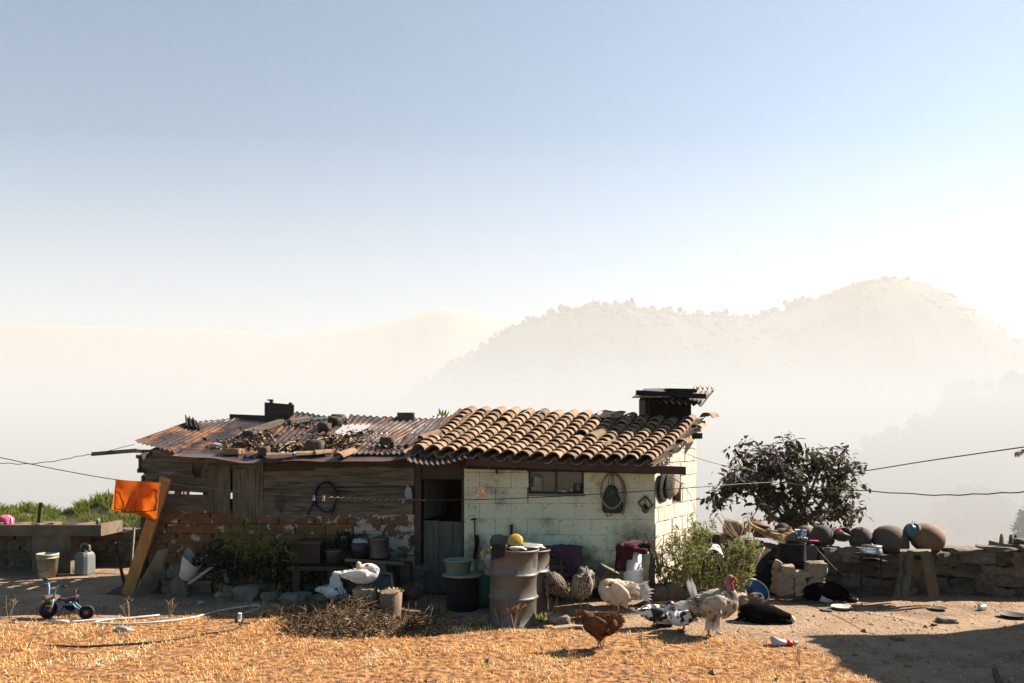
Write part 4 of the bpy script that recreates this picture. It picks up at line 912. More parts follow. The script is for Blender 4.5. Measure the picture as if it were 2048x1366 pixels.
pot(1546, 1584, 1056, 1078, 'small round grey pot below the shallow upturned bowl', 'clay', dy=.25)
# big brown pot lying tilted, with the enamel pan pushed over its mouth
bp = thing('clay_pot', 'large tilted brown clay pot with a teal pan over its mouth', 'pot', sp(1852, 1104), 'upturned clay vessels on the stone wall')
c = sp(1854, 1076, .15); s_ = c.y / F; ax = V((-.86, -.1, .36)).normalized(); MX = basis(V((0, 1, 0)), ax); 
Q = Matrix((V((0, 1, 0)).cross(ax).normalized(), ax.cross(V((0, 1, 0)).cross(ax)).normalized(), ax)).transposed()
mb = MB(); rr = 30 * s_; mb.lathe(c, [(.02, -rr * 1.12), (rr * .45, -rr * 1.06), (rr * .8, -rr * .75), (rr * .98, -rr * .25), (rr * .98, rr * .15), (rr * .85, rr * .6), (rr * .6, rr * .88), (rr * .52, rr * 1.0), (rr * .6, rr * 1.12), (rr * .5, rr * 1.1), (rr * .42, rr * .8)], 24, M=Q, wob=.03); mb.build('body', M['clayred'], bp)
for sgn in (-1, 1):
    mb = MB(); a = c + Q @ V((rr * .98 * -1, sgn * rr * .25, -rr * .25)); mb.tube(catmull([a, a + Q @ V((-rr * .25, sgn * rr * .1, -.02)), a + Q @ V((0, sgn * rr * .32, -.02))], 4), rr * .085, 6); mb.build('handle', M['clayred'], bp)
tp = thing('enamel_pan', 'teal enamel pan stuck on the mouth of the brown clay pot', 'pan', sp(1825, 1074))
c2 = c + ax * rr * 1.02; r2 = 14 * s_
mb = MB(); mb.lathe(c2, [(r2 * 1.02, 0), (r2 * 1.08, .006), (r2, .014), (r2 * .97, .09), (r2 * .92, .105), (r2 * .02, .108)], 22, M=Q); mb.build('body', M['teal'], tp)
mb = MB(); a = c2 + Q @ V((r2, 0, .05)); mb.tube(catmull([a, a + Q @ V((.035, 0, .0)), a + Q @ V((.035, .0, .03)), a + Q @ V((0, 0, .03))], 4), .005, 5); mb.build('handle', M['teal'], tp)
# open jar lying on its side with the red brush in it
oj = thing('open_jar', 'open clay jar lying mouth forward on the wall, brush in it', 'jar', sp(1683, 1084))
c = sp(1684, 1069, .2); Qy = Matrix((V((1, 0, 0)), V((0, 0, 1)), V((0, -1, .1)))).transposed()
mb = MB(); mb.lathe(c, [(.015, -.14), (.07, -.13), (.105, -.08), (.112, -.02), (.104, .05), (.112, .07), (.1, .07), (.09, .04), (.095, -.03), (.05, -.1), (.01, -.11)], 20, M=Qy @ Matrix.Diagonal((1, .92, 1))); mb.build('body', M['clayred'], oj)
bs_ = thing('scrub_brush', 'grey handled brush with red bristles lying before the open jar', 'brush', sp(1685, 1075))
mb = MB(); a, b = sp(1672, 1062, -.02), sp(1700, 1072, -.05); mb.tube([a, a.lerp(b, .3), a.lerp(b, .6), b], [(.015, .02), (.03, .025), (.02, .018), (.012, .01)], 8); mb.build('handle', M['jerry'], bs_)
mb = MB()
for k in range(26): q = a.lerp(b, k / 45) + V((0, 0, .012)); mb.tube([q, q + V((rng.uniform(-.02, .0), rng.uniform(-.02, .02), .028))], .004, 3)
mb.build('bristles', M['red'], bs_)
# smaller things along the wall top
def simple(name, mb, m, label, cat, group=None): return one(name, mb, M[m], label, cat, group)
mb = MB(); mb.rock(sp(1467, 1056, .1), (.30, .26, .24), seed=3, rnd=.6, jit=.1, n=5); simple('boulder', mb, 'tanstone', 'tan round boulder on the wall top behind dry stalks', 'boulder')
def lid(px0, px1, py, label, m, seed):  # loose clay pot lids on the wall
    c = sp((px0 + px1) / 2, py, .2); r_ = (px1 - px0) / 2 * c.y / F; mb = MB(); mb.lathe(c, [(r_, 0), (r_ * .9, .018), (r_ * .4, .045), (.02, .055), (.018, .075), (.005, .078)], 18, M=rotm(.1, .16, 0)); simple('clay_lid', mb, m, label, 'saucer', 'clay lids lying on the wall')
lid(1500, 1540, 1049, 'red edged clay lid topping the low grey pot', 'clayred', 1); lid(1566, 1590, 1064, 'small clay saucer upside down on the low brown pot', 'clayred', 2)
mb = MB(); mb.box(sp(1543, 1063, .0), (.18, .08, .04), rotm(0, .08, .1), .006); simple('brick', mb, 'tanstone', 'pale flat brick under the straw broom', 'brick')
mb = MB(); mb.box(sp(1502, 1060, .05), (.16, .12, .05), rotm(0, .05, .3), .008); simple('brick', mb, 'clayred', 'reddish brick right of the tan boulder', 'brick')
bt = thing('blue_tin', 'blue and white speckled tin between two round pots', 'tin', sp(1600, 1080))
c = sp(1601, 1079, .0); mb = MB(); mb.lathe(c, [(.075, 0), (.077, .13), (.08, .14), (.072, .14), (.068, .02)], 20); mb.build('body', M['bluewhite'], bt)
mb = MB(); mb.lathe(sp(1612, 1083, -.1), [(.022, 0), (.025, .05), (.026, .055), (.02, .055), (.018, .01)], 12); simple('small_can', mb, 'brightalu', 'little shiny can below the blue tin', 'can')
mb = MB(); mb.lathe(sp(1601, 1083, -.12), [(.02, 0), (.038, .03), (.03, .06), (.01, .07)], 12); simple('small_jug', mb, 'clay', 'tiny clay jug in front of the blue tin', 'jug')
mb = MB(); mb.rock(sp(1628, 1082, -.1), (.12, .06, .02), seed=4, jit=.3, n=4); simple('cloth_scrap', mb, 'pink', 'pink and white rag in front of the round pot', 'rag')
bru = thing('straw_broom', 'worn straw broom lying along the wall top over the broken pots', 'broom', sp(1540, 1075))
mb = MB(); a = sp(1502, 1050, -.06)
for k in range(90):
    e = sp(1566 + rng.uniform(-12, 8), 1076 + rng.uniform(-8, 8), -.08 + rng.uniform(-.06, .06)); m_ = a.lerp(e, .5) + V((0, 0, -.03)) + rv(.02); mb.tube([a + rv(.02), m_, e], .003, 3)
mb.build('bristles', M['rope'], bru)
mb = MB(); mb.tube([sp(1496, 1040, -.02), sp(1506, 1054, -.06), sp(1515, 1062, -.08)], .016, 6); mb.build('binding', M['rope'], bru)
# grindstone with three stubs on the right end of the wall
gs = thing('grindstone', 'three legged stone mortar upside down on the wall end', 'grindstone', sp(2010, 1100))
mb = MB(); mb.box(sp(2012, 1090, .2), (.27, .3, .055), rotm(.05, .03, .12), .012); mb.build('slab', M['stone'], gs)
for px, py, hh, dy in ((2003, 1085, 17, .05), (2022, 1085, 16, .1), (2031, 1084, 15, .3)):
    mb = MB(); b = sp(px, py, dy); s_ = b.y / F; mb.tube([b - V((0, 0, .02)), b + V((0, 0, hh * s_ * .6)), b + V((0, 0, hh * s_))], [.032, .024, .014], 6, sm=False); mb.build('stub', M['stone'], gs)
mb = MB(); mb.rock(sp(2044, 1086, .15), (.22, .2, .12), seed=9, rnd=.2, n=4); simple('wall_block', mb, 'stone', 'squared block at the frame edge behind the stone mortar', 'stone')
mb = MB(); mb.slab([sp(1870, 1106, 0), sp(1920, 1104, 0), sp(1920, 1101, .25), sp(1872, 1102, .25)], .03, (0, 0, -1)); simple('flat_board', mb, 'tanwood', 'thin board lying on the wall right of the brown pot', 'board')
# aluminium cooking pot on an iron stand
c = at(1743, 1107, 10.2); sp_ = thing('cooking_pot', 'bright wide aluminium cooking pot with lid on an iron stand', 'pot', c)
s_ = 10.2 / F; mb = MB(); mb.lathe(c, [(19 * s_, 0), (20.5 * s_, .02), (19 * s_, .07), (17.5 * s_, .085), (19 * s_, .10), (16 * s_, .10)], 24, wob=.01); mb.build('body', M['brightalu'], sp_)
mb = MB(); mb.lathe(c + V((0, 0, .101)), [(20 * s_, 0), (19.5 * s_, .008), (6 * s_, .02), (.012, .022), (.012, .035), (.004, .036)], 24); mb.build('lid', M['alu'], sp_)
st = thing('iron_stand', 'dark iron stand holding the aluminium pot before the wall', 'stand', at(1743, 1190, 10.3))
mb = MB(); mb.box(at(1743, 1109, 10.2), (.33, .3, .018)); mb.box(at(1743, 1120, 10.2), (.31, .28, .012)); mb.build('top', M['iron'], st)
for dx, dy in ((-19, -.12), (19, -.12), (-19, .14), (19, .14)): mb = MB(); mb.bar(at(1743 + dx, 1110, 10.2 + dy), at(1743 + dx * 1.1, 1194, 10.2 + dy), .018, .018); mb.build('leg', M['iron'], st)
# sooty square pot over the stone hearth
sq = thing('sooty_pot', 'huge soot black cooking pot standing over the stone hearth', 'pot', at(1586, 1124, 10.3)); s_ = 10.35 / F
mb = MB(); mb.lathe(at(1584, 1123, 10.4), [(26 * s_, 0), (27 * s_, .03), (26 * s_, 36 * s_), (27.5 * s_, 38 * s_), (25 * s_, 38 * s_), (24 * s_, .04)], 24); mb.build('body', M['soot'], sq)
mb = MB(); mb.lathe(at(1636, 1123, 10.75), [(.16, 0), (.17, .2), (.15, .21)], 16); mb.build('lid', M['soot'], sq)
he = thing('stone_hearth', 'open hearth stacked from tan stones before the wall', 'hearth', at(1598, 1188, 10.2))
for (x0, x1, y0, y1, sd) in ((1546, 1582, 1162, 1187, 1), (1549, 1582, 1148, 1164, 2), (1556, 1587, 1129, 1154, 3), (1548, 1560, 1141, 1152, 9), (1584, 1607, 1150, 1172, 4), (1583, 1612, 1170, 1188, 5), (1584, 1614, 1141, 1152, 6), (1609, 1645, 1154, 1175, 7), (1612, 1650, 1123, 1153, 8), (1612, 1648, 1173, 1188, 10)):
    c = at((x0 + x1) / 2, (y0 + y1) / 2, 10.15); s_ = c.y / F; mb = MB(); mb.rock(c, ((x1 - x0) * s_, .24, (y1 - y0) * s_ * 1.04), seed=sd * 3.1, rnd=.45 if sd in (3, 8) else .18, jit=.13, n=5, sm=False); mb.build('stone', M['tanstone'], he)
mb = MB(); mb.rock(at(1598, 1160, 10.75), (.7, .3, .5), seed=5, n=3); mb.build('back_stone', M['soot'], he)
mb = MB(); mb.slab([at(1499, 1140, 10.15), at(1524, 1147, 10.15), at(1543, 1100, 10.5), at(1518, 1096, 10.5)], .03, (0, 1, .3)); simple('leaning_sheet', mb, 'soot', 'dark grey sheet leaning between the bush and the hearth', 'board')
mb = MB(); mb.rock(at(1525, 1158, 10.6), (.35, .3, .5), seed=12, n=4); simple('dark_sack', mb, 'cloth_black', 'dark sack under the leaning sheet by the hearth', 'sack')
mb = MB(); mb.tube([at(1500, 1146, 9.95), at(1516, 1118, 10.0), at(1529, 1094, 10.1)], .010, 6); simple('thin_stick', mb, 'tanwood', 'thin brown stick leaning past the dark sheet', 'stick')
mg = thing('white_mug', 'chipped white mug tipped on its side above the hearth stones', 'mug', at(1551, 1138, 10.1))
mb = MB(); mb.lathe(at(1549, 1137, 10.1), [(.035, 0), (.045, .03), (.05, .11), (.052, .115), (.044, .11), (.036, .02)], 16, M=rotm(.3, .45, 0)); mb.build('body', M['dirtywhite'], mg)
mb = MB(); mb.tube([at(1629, 1093, 10.2), at(1648, 1114, 10.15), at(1668, 1136, 10.1), at(1692, 1158, 10.05)], .009, 5); simple('iron_rod', mb, 'iron', 'dark rod leaning across the wall, pale at its tip', 'rod')
# wooden trestle with a hanging trough, and the leaves showing through the gap
tr = thing('wooden_trestle', 'rough wooden trestle with splayed legs standing before the wall', 'trestle', at(1832, 1195, 10.2))
for (x0, y0, x1, y1, Y, w_) in ((1808, 1102, 1800, 1196, 9.95, .06), (1822, 1102, 1808, 1198, 9.85, .075), (1848, 1102, 1866, 1196, 9.85, .085), (1858, 1102, 1873, 1193, 10.0, .06), (1806, 1130, 1790, 1194, 10.1, .04)): mb = MB(); mb.bar(at(x0, y0, Y), at(x1, y1, Y - .1), w_, .05, (0, 1, 0)); mb.build('leg', M['bark'] if x0 > 1840 else M['greywood'], tr)
mb = MB(); mb.slab([at(1800, 1103, 9.85), at(1862, 1103, 9.85), at(1862, 1098, 10.2), at(1800, 1098, 10.2)], .04, (0, 0, -1)); mb.build('top', M['greywoodh'], tr)
mb = MB(); c = at(1832, 1110, 10.05); Qx = Matrix((V((0, 1, 0)), V((0, 0, 1)), V((1, 0, 0)))).transposed()
mb.grid(lambda a, b: c + V(((a - .5) * .19, -.02 + .14 * (1 - math.cos(math.pi * (b - .5))) * 0 + (b - .5) * .02, -.0 - .27 * (1 - abs(a * 2 - 1) ** 2.2) * b)), 12, 6, thick=.05); mb.build('trough', M['concrete'], tr)
gl = MB(); r0_ = random.Random(77)
for _ in range(300):
    p = at(r0_.uniform(1815, 1860), r0_.uniform(1155, 1200), r0_.uniform(11.3, 12.3)); gl.leaf(p, rv(), rv(), r0_.uniform(.03, .09), r0_.uniform(.02, .05), sm=False)
gl.build('dry_leaves', M['twig']); bpy.data.objects['dry_leaves']['kind'] = 'stuff'

# ---------------------------------------------------------------- things on the trodden ground, right half
def dish(px0, px1, pyc, hpx, label, m, name, cat, tilt=0.0, depth=.5):
    c = gp((px0 + px1) / 2, pyc + hpx * .35); s_ = c.y / F; r_ = (px1 - px0) / 2 * s_; mb = MB()
    mb.lathe(c + V((0, 0, .006)), [(r_ * .55, 0), (r_ * .8, .015), (r_, depth * r_ * .5), (r_ * 1.02, depth * r_ * .52), (r_ * .95, depth * r_ * .46), (r_ * .6, .012), (.01, .01)], 28, M=rotm(tilt, 0, 0)); return simple(name, mb, m, label, cat)
dish(1663, 1703, 1213, 14, 'pale cream plastic dish lying in the sun before the sleeping dog', 'white', 'plastic_dish', 'dish', depth=.55)
dish(1859, 1893, 1216, 8, 'dark shallow plate on the sunlit dirt near the trestle', 'iron', 'dark_plate', 'plate', depth=.4)
dish(2000, 2052, 1230, 10, 'dark dented pan half cut off by the frame edge', 'iron', 'dark_pan', 'pan', depth=.5)
dish(1311, 1352, 1249, 9, 'black rubber feeding bowl between the two pied ducks', 'black', 'feeding_bowl', 'bowl', depth=.6)
def grock(px, py, w_, h_, label, m='stone', rnd=.4, seed=1.0, deep=.8, name='stone', cat='stone', jit=.12, g=None):
    c = gp(px, py); s_ = c.y / F; mb = MB(); mb.rock(c + V((0, 0, h_ * s_ * .42)), (w_ * s_, w_ * s_ * deep, h_ * s_ * 1.05), seed=seed, rnd=rnd, jit=jit * 1.5, n=5, sm=False); return simple(name, mb, m, label, cat, g)
grock(1893, 1243, 34, 10, 'flat dark stone on the sunlit dirt below the dark plate', seed=3)
grock(1652, 1223, 20, 4, 'thin flat stone beside the cream dish', seed=4)
grock(1868, 1250, 10, 5, 'small loose stone left of the flat dark stone', seed=5)
grock(1795, 1281, 24, 4, 'thin slab lying in the big shadow on the right', seed=6)
grock(1477, 1212, 36, 27, 'tan rounded stone behind the tom turkey', 'tanstone', seed=7, rnd=.5)
grock(1506, 1208, 34, 24, 'dark half round stone under the blue basin', seed=8, rnd=.5)
grock(1118, 1248, 38, 22, 'smooth grey stone among weeds right of the rear barrel', seed=9, rnd=.6)
grock(1710, 1311, 10, 4, 'small pebble at the edge of the big shadow', seed=10)
mb = MB(); c = gp(1968, 1219) + V((0, 0, .035)); mb.lathe(c + V((-.05, 0, 0)), [(.001, 0), (.036, .001), (.037, .004), (.036, .1), (.037, .104), (.03, .104), (.03, .01)], 16, M=rotm(0, R(90), .6)); simple('tin_can', mb, 'brightalu', 'rusty pale tin can lying near the dark pan', 'can')
# red and white crushed bottle bag
cb = thing('crushed_bottle', 'crushed white plastic bottle with a red band in the grass', 'bottle', gp(1570, 1292))
c = gp(1570, 1290); s_ = c.y / F; mb = MB(); mb.tube([c + V((-26 * s_, 0, .04)), c + V((-20 * s_, 0, .05)), c + V((-6 * s_, 0, .035)), c + V((2 * s_, 0, .03))], [(.045, .05), (.06, .05), (.045, .03), (.035, .028)], 10); mb.build('body', M['bag'], cb)
mb = MB(); mb.tube([c + V((3 * s_, 0, .03)), c + V((14 * s_, 0, .028))], [(.036, .03), (.036, .028)], 10); mb.build('band', M['red'], cb)
mb = MB(); mb.tube([c + V((14.2 * s_, 0, .028)), c + V((20 * s_, 0, .03)), c + V((23 * s_, 0, .03)), c + V((26 * s_, 0, .03))], [(.034, .027), (.03, .026), (.018, .018), (.017, .017)], 10); mb.build('neck', M['bag'], cb)
# blue basin leaning on stones
bb = thing('blue_basin', 'bright blue plastic basin with white rim leaning behind the turkey', 'basin', gp(1512, 1200))
c = at(1513, 1181, 9.9); ax = V((-.10, -.80, .55)).normalized(); Q = basis(V((1, 0, -.55)), ax); Q = Matrix((Q.col[0], ax.cross(Q.col[0]).normalized(), ax)).transposed(); r_ = 27 * 9.9 / F
mb = MB(); mb.lathe(c, [(r_ * .6, -.12), (r_ * .93, -.01), (r_ * .96, 0), (r_ * .90, -.012), (r_ * .56, -.11), (.01, -.108)], 30, M=Q @ Matrix.Diagonal((1.05, .8, 1))); mb.build('body', M['blue'], bb)
mb = MB(); mb.lathe(c, [(r_ * .94, -.004), (r_ * 1.03, -.004), (r_ * 1.03, .008), (r_ * .95, .008)], 30, M=Q @ Matrix.Diagonal((1.05, .8, 1)), closed=True); mb.build('rim', M['white'], bb)
# handle of a tool poking in at the bottom edge
mb = MB(); a = gp(2010, 1400); mb.bar(a, at(1990, 1341, 6.9), .045, .05, jit=.004); simple('tool_handle', mb, 'darkwood', 'dark wooden tool handle poking up at the bottom right corner', 'tool')

# ---------------------------------------------------------------- flowering tree behind the wall
r0_ = random.Random(12)
ft = thing('flowering_tree', 'broad leaved tree with mauve blossom standing behind the stone wall', 'tree', at(1590, 1075, 13.2) - V((0, 0, 1.2)))
CR = [(1530, 905, 62, 46), (1600, 915, 60, 48), (1475, 950, 48, 34), (1450, 905, 26, 20), (1500, 985, 62, 40), (1560, 970, 75, 60), (1630, 970, 62, 55), (1680, 945, 36, 46), (1690, 1000, 40, 42), (1600, 1020, 80, 36), (1440, 1000, 26, 28), (1710, 1035, 32, 26), (1520, 1030, 30, 18), (1650, 905, 30, 28), (1560, 885, 50, 24), (1655, 1035, 60, 24)]
tips = []
for x, y, rx, ry in CR:
    for _ in range(max(2, int(rx * ry / 170))):
        a = r0_.random() * 6.283; q = math.sqrt(r0_.random())
        if nz((x + math.cos(a) * rx * q) * .03, (y + math.sin(a) * ry * q) * .03, 6) < -.22: continue
        tips.append(at(x + math.cos(a) * rx * q * .85, y + math.sin(a) * ry * q * .85, 13.2 + r0_.uniform(-.7, .7)))
tk = MB(); base = V(ft.location); fork = at(1588, 1060, 13.2)
tk.tube([base - V((0, 0, .6)), base + V((.03, 0, .6)), fork], [.09, .08, .07], 8)
hubs = [at(1530, 985, 13.2), at(1600, 970, 13.3), at(1660, 985, 13.1), at(1490, 960, 13.1), at(1560, 930, 13.3), at(1640, 935, 13.2)]
for h_ in hubs: tk.tube(catmull([fork, fork.lerp(h_, .5) + rv(.1), h_], 4), [.05, .045, .04, .035, .03, .027, .024, .022, .02], 6)
for t in tips:
    h_ = min(hubs, key=lambda q: (q - t).length); tk.tube(catmull([h_, h_.lerp(t, .5) + rv(.08), t], 3), [.018, .016, .013, .011, .009, .007, .005], 5)
tk.build('trunk', M['bark'], ft)
LM = []
for k in range(3):
    mb = MB(); mb.leaf((0, 0, 0), (1, 0, 0), (0, 0, 1), 1, .52, bend=.25 + .1 * k); LM.append(mesh_of(mb, 'leaf', M['leaf']))
big = 0; lm = MB(); bl = MB()
for t in tips:
    n_ = r0_.randint(18, 27)
    for k in range(n_):
        p = t + V((r0_.gauss(0, .10), r0_.gauss(0, .10), r0_.gauss(0, .08))); d = V((r0_.uniform(-1, 1), r0_.uniform(-1, 1), r0_.uniform(-.9, .5))).normalized(); L_ = r0_.uniform(.07, .18)
        if big < 270 and L_ > .145 and p.y < 13.35:
            up = (V((0, 0, 1)) + rv(.6)).normalized(); inst('leaf', r0_.choice(LM), ft, p, basis(d, up), (L_ * 1.1,) * 3); big += 1
        else: lm.leaf(p, d, V((0, 0, 1)) + rv(.7), L_, L_ * .5, bend=.3, sm=False)
    if r0_.random() < .8:
        for _ in range(r0_.randint(14, 34)):
            p = t + V((r0_.gauss(0, .055), r0_.gauss(-.04, .055), r0_.gauss(.05, .05))); bl.leaf(p, rv(), rv(), .028, .03, sm=False)
lm.build('leaf_mass', M['leaf'], ft, kind='stuff'); bl.build('blossom', M['bloom'], ft, kind='stuff')
tw = thing('twig_with_leaves', 'drooping leafy twig hanging in at the right frame edge', 'branch', at(2046, 905, 8.0))
mb = MB(); lf = MB()
mb.tube(catmull([at(2090, 885, 8), at(2060, 900, 8), at(2034, 906, 8)], 4), .006, 5)
for k in range(40):
    p = at(2032 + k * .8, 905 - k * .3 + rng.uniform(-3, 4), 8 + rng.uniform(-.1, .1)); lf.leaf(p, V((-.5, rng.uniform(-.5, .5), -1)) + rv(.4), rv(), .05, .014, sm=False)
mb.build('stem', M['bark'], tw); lf.build('leaves', M['twig'], tw)

# ---------------------------------------------------------------- shrubs in front of the right wall corner
def shrub(name, label, blobs, Y, n, L_, m, stems=8, bloom=None, seed=1, base=None, spread=.3, W=.45):
    r_ = random.Random(seed); x0 = sum(b[0] for b in blobs) / len(blobs); root = thing(name, label, 'shrub', gp(*(base or (x0, 1190))))
    f_ = MB(); st = MB(); b_ = MB(); tot = sum(b[2] * b[3] for b in blobs)
    for (x, y, rx, ry) in blobs:
        for k in range(max(2, int(stems / len(blobs)))):
            tip = at(x + r_.uniform(-rx, rx) * .8, y - ry * r_.uniform(.2, 1), Y + r_.uniform(-spread, spread)); o = V(root.location) + V((r_.uniform(-.15, .15), r_.uniform(-.1, .1), -.02)); st.tube(catmull([o, o.lerp(tip, .5) + V((0, 0, .08)), tip], 4), [.011, .01, .009, .008, .006, .005, .004, .003, .003], 4)
        for k in range(int(n * rx * ry / tot)):
            a = r_.random() * 6.283; q = math.sqrt(r_.random()); xx = x + math.cos(a) * rx * q; yy = y + math.sin(a) * ry * q
            if nz(xx * .09, yy * .09, seed) < -.16: continue
            p = at(xx, yy, Y + r_.uniform(-spread, spread) * (1.1 - q)); f_.leaf(p, V((r_.uniform(-1, 1), r_.uniform(-1, 1), r_.uniform(-.4, 1))), rv(), L_ * r_.uniform(.6, 1.4), L_ * W * r_.uniform(.7, 1.2), sm=False)
            if bloom and r_.random() < bloom and yy < y: b_.rock(p + V((0, -.02, .02)), (.018, .018, .012), seed=k, n=1)
    st.build('stems', M['twig'], root); f_.build('foliage', M[m], root, kind='stuff')
    if bloom: b_.build('blossom', M['whitebloom'], root, kind='stuff')
    return root
shrub('leafy_shrub', 'tangled green shrub at the corner of the bright side wall', [(1335, 1125, 34, 36), (1365, 1110, 30, 40), (1395, 1130, 36, 40), (1320, 1150, 24, 28), (1360, 1155, 40, 24), (1410, 1155, 34, 26)], 9.75, 4600, .036, 'shrub', 18, seed=3, base=(1350, 1200))
shrub('tall_sprig_shrub', 'tall narrow leafy sprigs rising against the bright side wall', [(1382, 1056, 8, 32), (1393, 1070, 10, 38), (1352, 1078, 7, 30), (1418, 1056, 14, 20), (1400, 1090, 24, 30), (1345, 1096, 16, 26), (1370, 1090, 10, 30)], 10.0, 2600, .034, 'shrub', 14, seed=5, base=(1385, 1198))
shrub('white_flowered_shrub', 'bushy shrub with tiny white flowers left of the stone hearth', [(1470, 1105, 36, 28), (1490, 1100, 26, 24), (1450, 1135, 34, 30), (1485, 1140, 26, 36), (1500, 1088, 20, 14), (1515, 1098, 12, 14), (1430, 1160, 28, 26), (1478, 1175, 22, 16)], 9.9, 4800, .031, 'shrub', 18, bloom=.10, seed=8, base=(1465, 1196))
ds = thing('dry_stalks', 'pale dry stalks in front of the tan boulder', 'weed', at(1480, 1090, 10.3)); mb = MB()
for k in range(26):
    b = at(1484 + rng.uniform(-8, 8), 1092, 10.3); t = at(1470 + rng.uniform(-40, 40), 1035 + rng.uniform(-8, 30), 10.3 + rng.uniform(-.2, .2)); mb.tube([b, b.lerp(t, .5) + rv(.02), t], .0035, 3)
mb.build('stalks', M['twig'], ds)
def bare(name, label, base, top, n, Y, seed, r0=.02, m='twig', cat='shrub'):
    r_ = random.Random(seed); root = thing(name, label, cat, at(base[0], base[1], Y)); mb = MB(); b = V(root.location)
    for k in range(n):
        t = at(base[0] + (top[0] - base[0]) + r_.uniform(-22, 22), top[1] + r_.uniform(0, 30), Y + r_.uniform(-.2, .2)); m_ = b.lerp(t, .45) + rv(.04); mb.tube(catmull([b + rv(.02), m_, t], 4), [r0, r0 * .9, r0 * .8, r0 * .7, r0 * .6, r0 * .5, r0 * .4, r0 * .3, r0 * .25], 5)
        for q in range(2): f_ = m_.lerp(t, r_.uniform(.1, .8)); mb.tube([f_, f_ + V((r_.uniform(-.12, .12), r_.uniform(-.05, .05), r_.uniform(.05, .16)))], r0 * .35, 4)
    mb.build('branches', M[m], root); return root
bare('bare_branches', 'bare grey branches forking before the corner of the house', (1318, 1150), (1312, 1066), 6, 9.6, 4, .014, 'greywood')
mb = MB(); mb.tube(catmull([gp(1302, 1200), at(1303, 1160, 9.6), at(1306, 1108, 9.65)], 4), [.05, .045, .042, .04, .04, .04, .038, .036, .035], 8); simple('dead_stump', mb, 'darkwood', 'dead dark stump of a shrub beside the white column', 'stump')
# planter of rough blocks at the foot of the shrubs
pl = thing('block_planter', 'low planter of rough grey blocks below the shrubs', 'planter', gp(1340, 1205))
for (x0, x1, y0, y1, sd) in ((1304, 1332, 1170, 1200, 1), (1330, 1364, 1166, 1198, 2), (1364, 1392, 1176, 1200, 3), (1388, 1420, 1182, 1204, 4), (1418, 1455, 1184, 1206, 5)):
    c = at((x0 + x1) / 2, (y0 + y1) / 2, 9.7); s_ = c.y / F; mb = MB(); mb.rock(c, ((x1 - x0) * s_, .25, (y1 - y0) * s_), seed=sd * 4.4, rnd=.14, jit=.05, n=3); mb.build('block', M['concrete'], pl)
mb = MB()
def fl(a, b):
    t = math.pi * (.02 + .96 * a); r_ = .55 + .45 * b; px = 1431 - 21 * math.cos(t) * r_ - 4 * b; py = 1106 - 17 * math.sin(t) * (1 - .25 * b) + 14 * b * (.4 + .6 * abs(math.cos(t))); return at(px, py, 9.75 - .22 * b) + V((.02 * nz(a * 9, b * 3, 4), .03 * nz(a * 8, b * 5), .02 * nz(a * 7, b * 6, 8)))
mb.grid(fl, 18, 8, thick=.012); simple('floral_cloth', mb, 'floral', 'pale flowered cloth hung over the shrub to dry', 'cloth')

# ---------------------------------------------------------------- neighbouring shed, out of frame on the right: its shadow crosses the yard
nb = thing('neighbour_shed', 'shed beyond the right frame edge shading the yard', 'shed', (9.3, 6.4, -.05))
NX = 7.31
mb = MB()
for a, b in (((NX + .3, 9.4), (NX + 4, 9.4)), ((NX + .3, 3.6), (NX + .3, 9.4)), ((NX + 4, 3.6), (NX + 4, 9.4)), ((NX + .3, 3.6), (NX + 4, 3.6))): mb.bar((a[0], a[1], 1.5), (b[0], b[1], 1.5), .18, 3.0)
mb.build('wall', M['adobe'], nb)
mb = MB(); mb.grid(lambda a, b: V((NX + 4.4 * b + (.35 * nz(a * 9, 1) + .16 * nz(a * 40, 5)) * (1 - b), lerp(3.2, 9.93, a) + .10 * nz(b * 9, 3) * (a > .98), 3.34 + .05 * nz(a * 6, b * 3))), 90, 6, thick=.08); mb.build('roof', M['tile'], nb)
# ---------------------------------------------------------------- left side: grass bank, stone face, washing sink
def bankz(px):
    return np.interp(px, [-900, -300, 0, 60, 110, 150, 200, 240, 300, 420], [1.05, 1.0, .98, 1.0, .92, .98, 1.16, 1.28, 1.2, .9])
bk_ = MB()
def bfn(a, b):
    px = lerp(-700, 330, a); Y0 = 13.15; x0 = (px - CX) / F * Y0
    if b < .25: t = b / .25; z = lerp(-.1, .62, t); y = Y0 + .12 * t
    elif b < .7: t = (b - .25) / .45; z = lerp(.62, bankz(px) - .12, t ** .8); y = Y0 + .12 + 1.1 * t
    else: t = (b - .7) / .3; z = lerp(bankz(px) - .12, -1.8, t ** 1.6); y = Y0 + 1.22 + 3.2 * t
    return V((x0 * y / Y0, y, z + .05 * nz(px * .02, b * 6) * (b > .1)))
bk_.grid(bfn, 60, 24); o = bk_.build('grass_bank', M['bank']); tag(o, kind='structure')
gr = MB(); r0_ = random.Random(41)
for _ in range(9000):
    a = r0_.uniform(.3, 1); b = r0_.uniform(.26, .78) if r0_.random() < .6 else r0_.uniform(.5, .74); p = bfn(a, b); px = lerp(-700, 330, a)
    dn = nz(px * .035, b * 5, 2)
    if dn < -.12 and b < .6: continue
    L_ = r0_.uniform(.05, .16) * (1.5 if b > .6 and dn > .0 else 1) * (.55 if 115 < px < 150 else 1); lean = V((r0_.uniform(-.7, .7), r0_.uniform(-.5, .3), 1)).normalized()
    w_ = L_ * .05 + .003; t = p + lean * L_ + V((lean.x * L_ * .4, 0, -.1 * L_)); m_ = p + lean * L_ * .55; sd = V((1, r0_.uniform(-.6, .6), 0)) * w_
    gr.add([p - sd, p + sd, m_ + sd * .7, m_ - sd * .7, t], [(0, 1, 2, 3), (3, 2, 4)])
tag(gr.build('grass', M['greengrass']), kind='stuff')
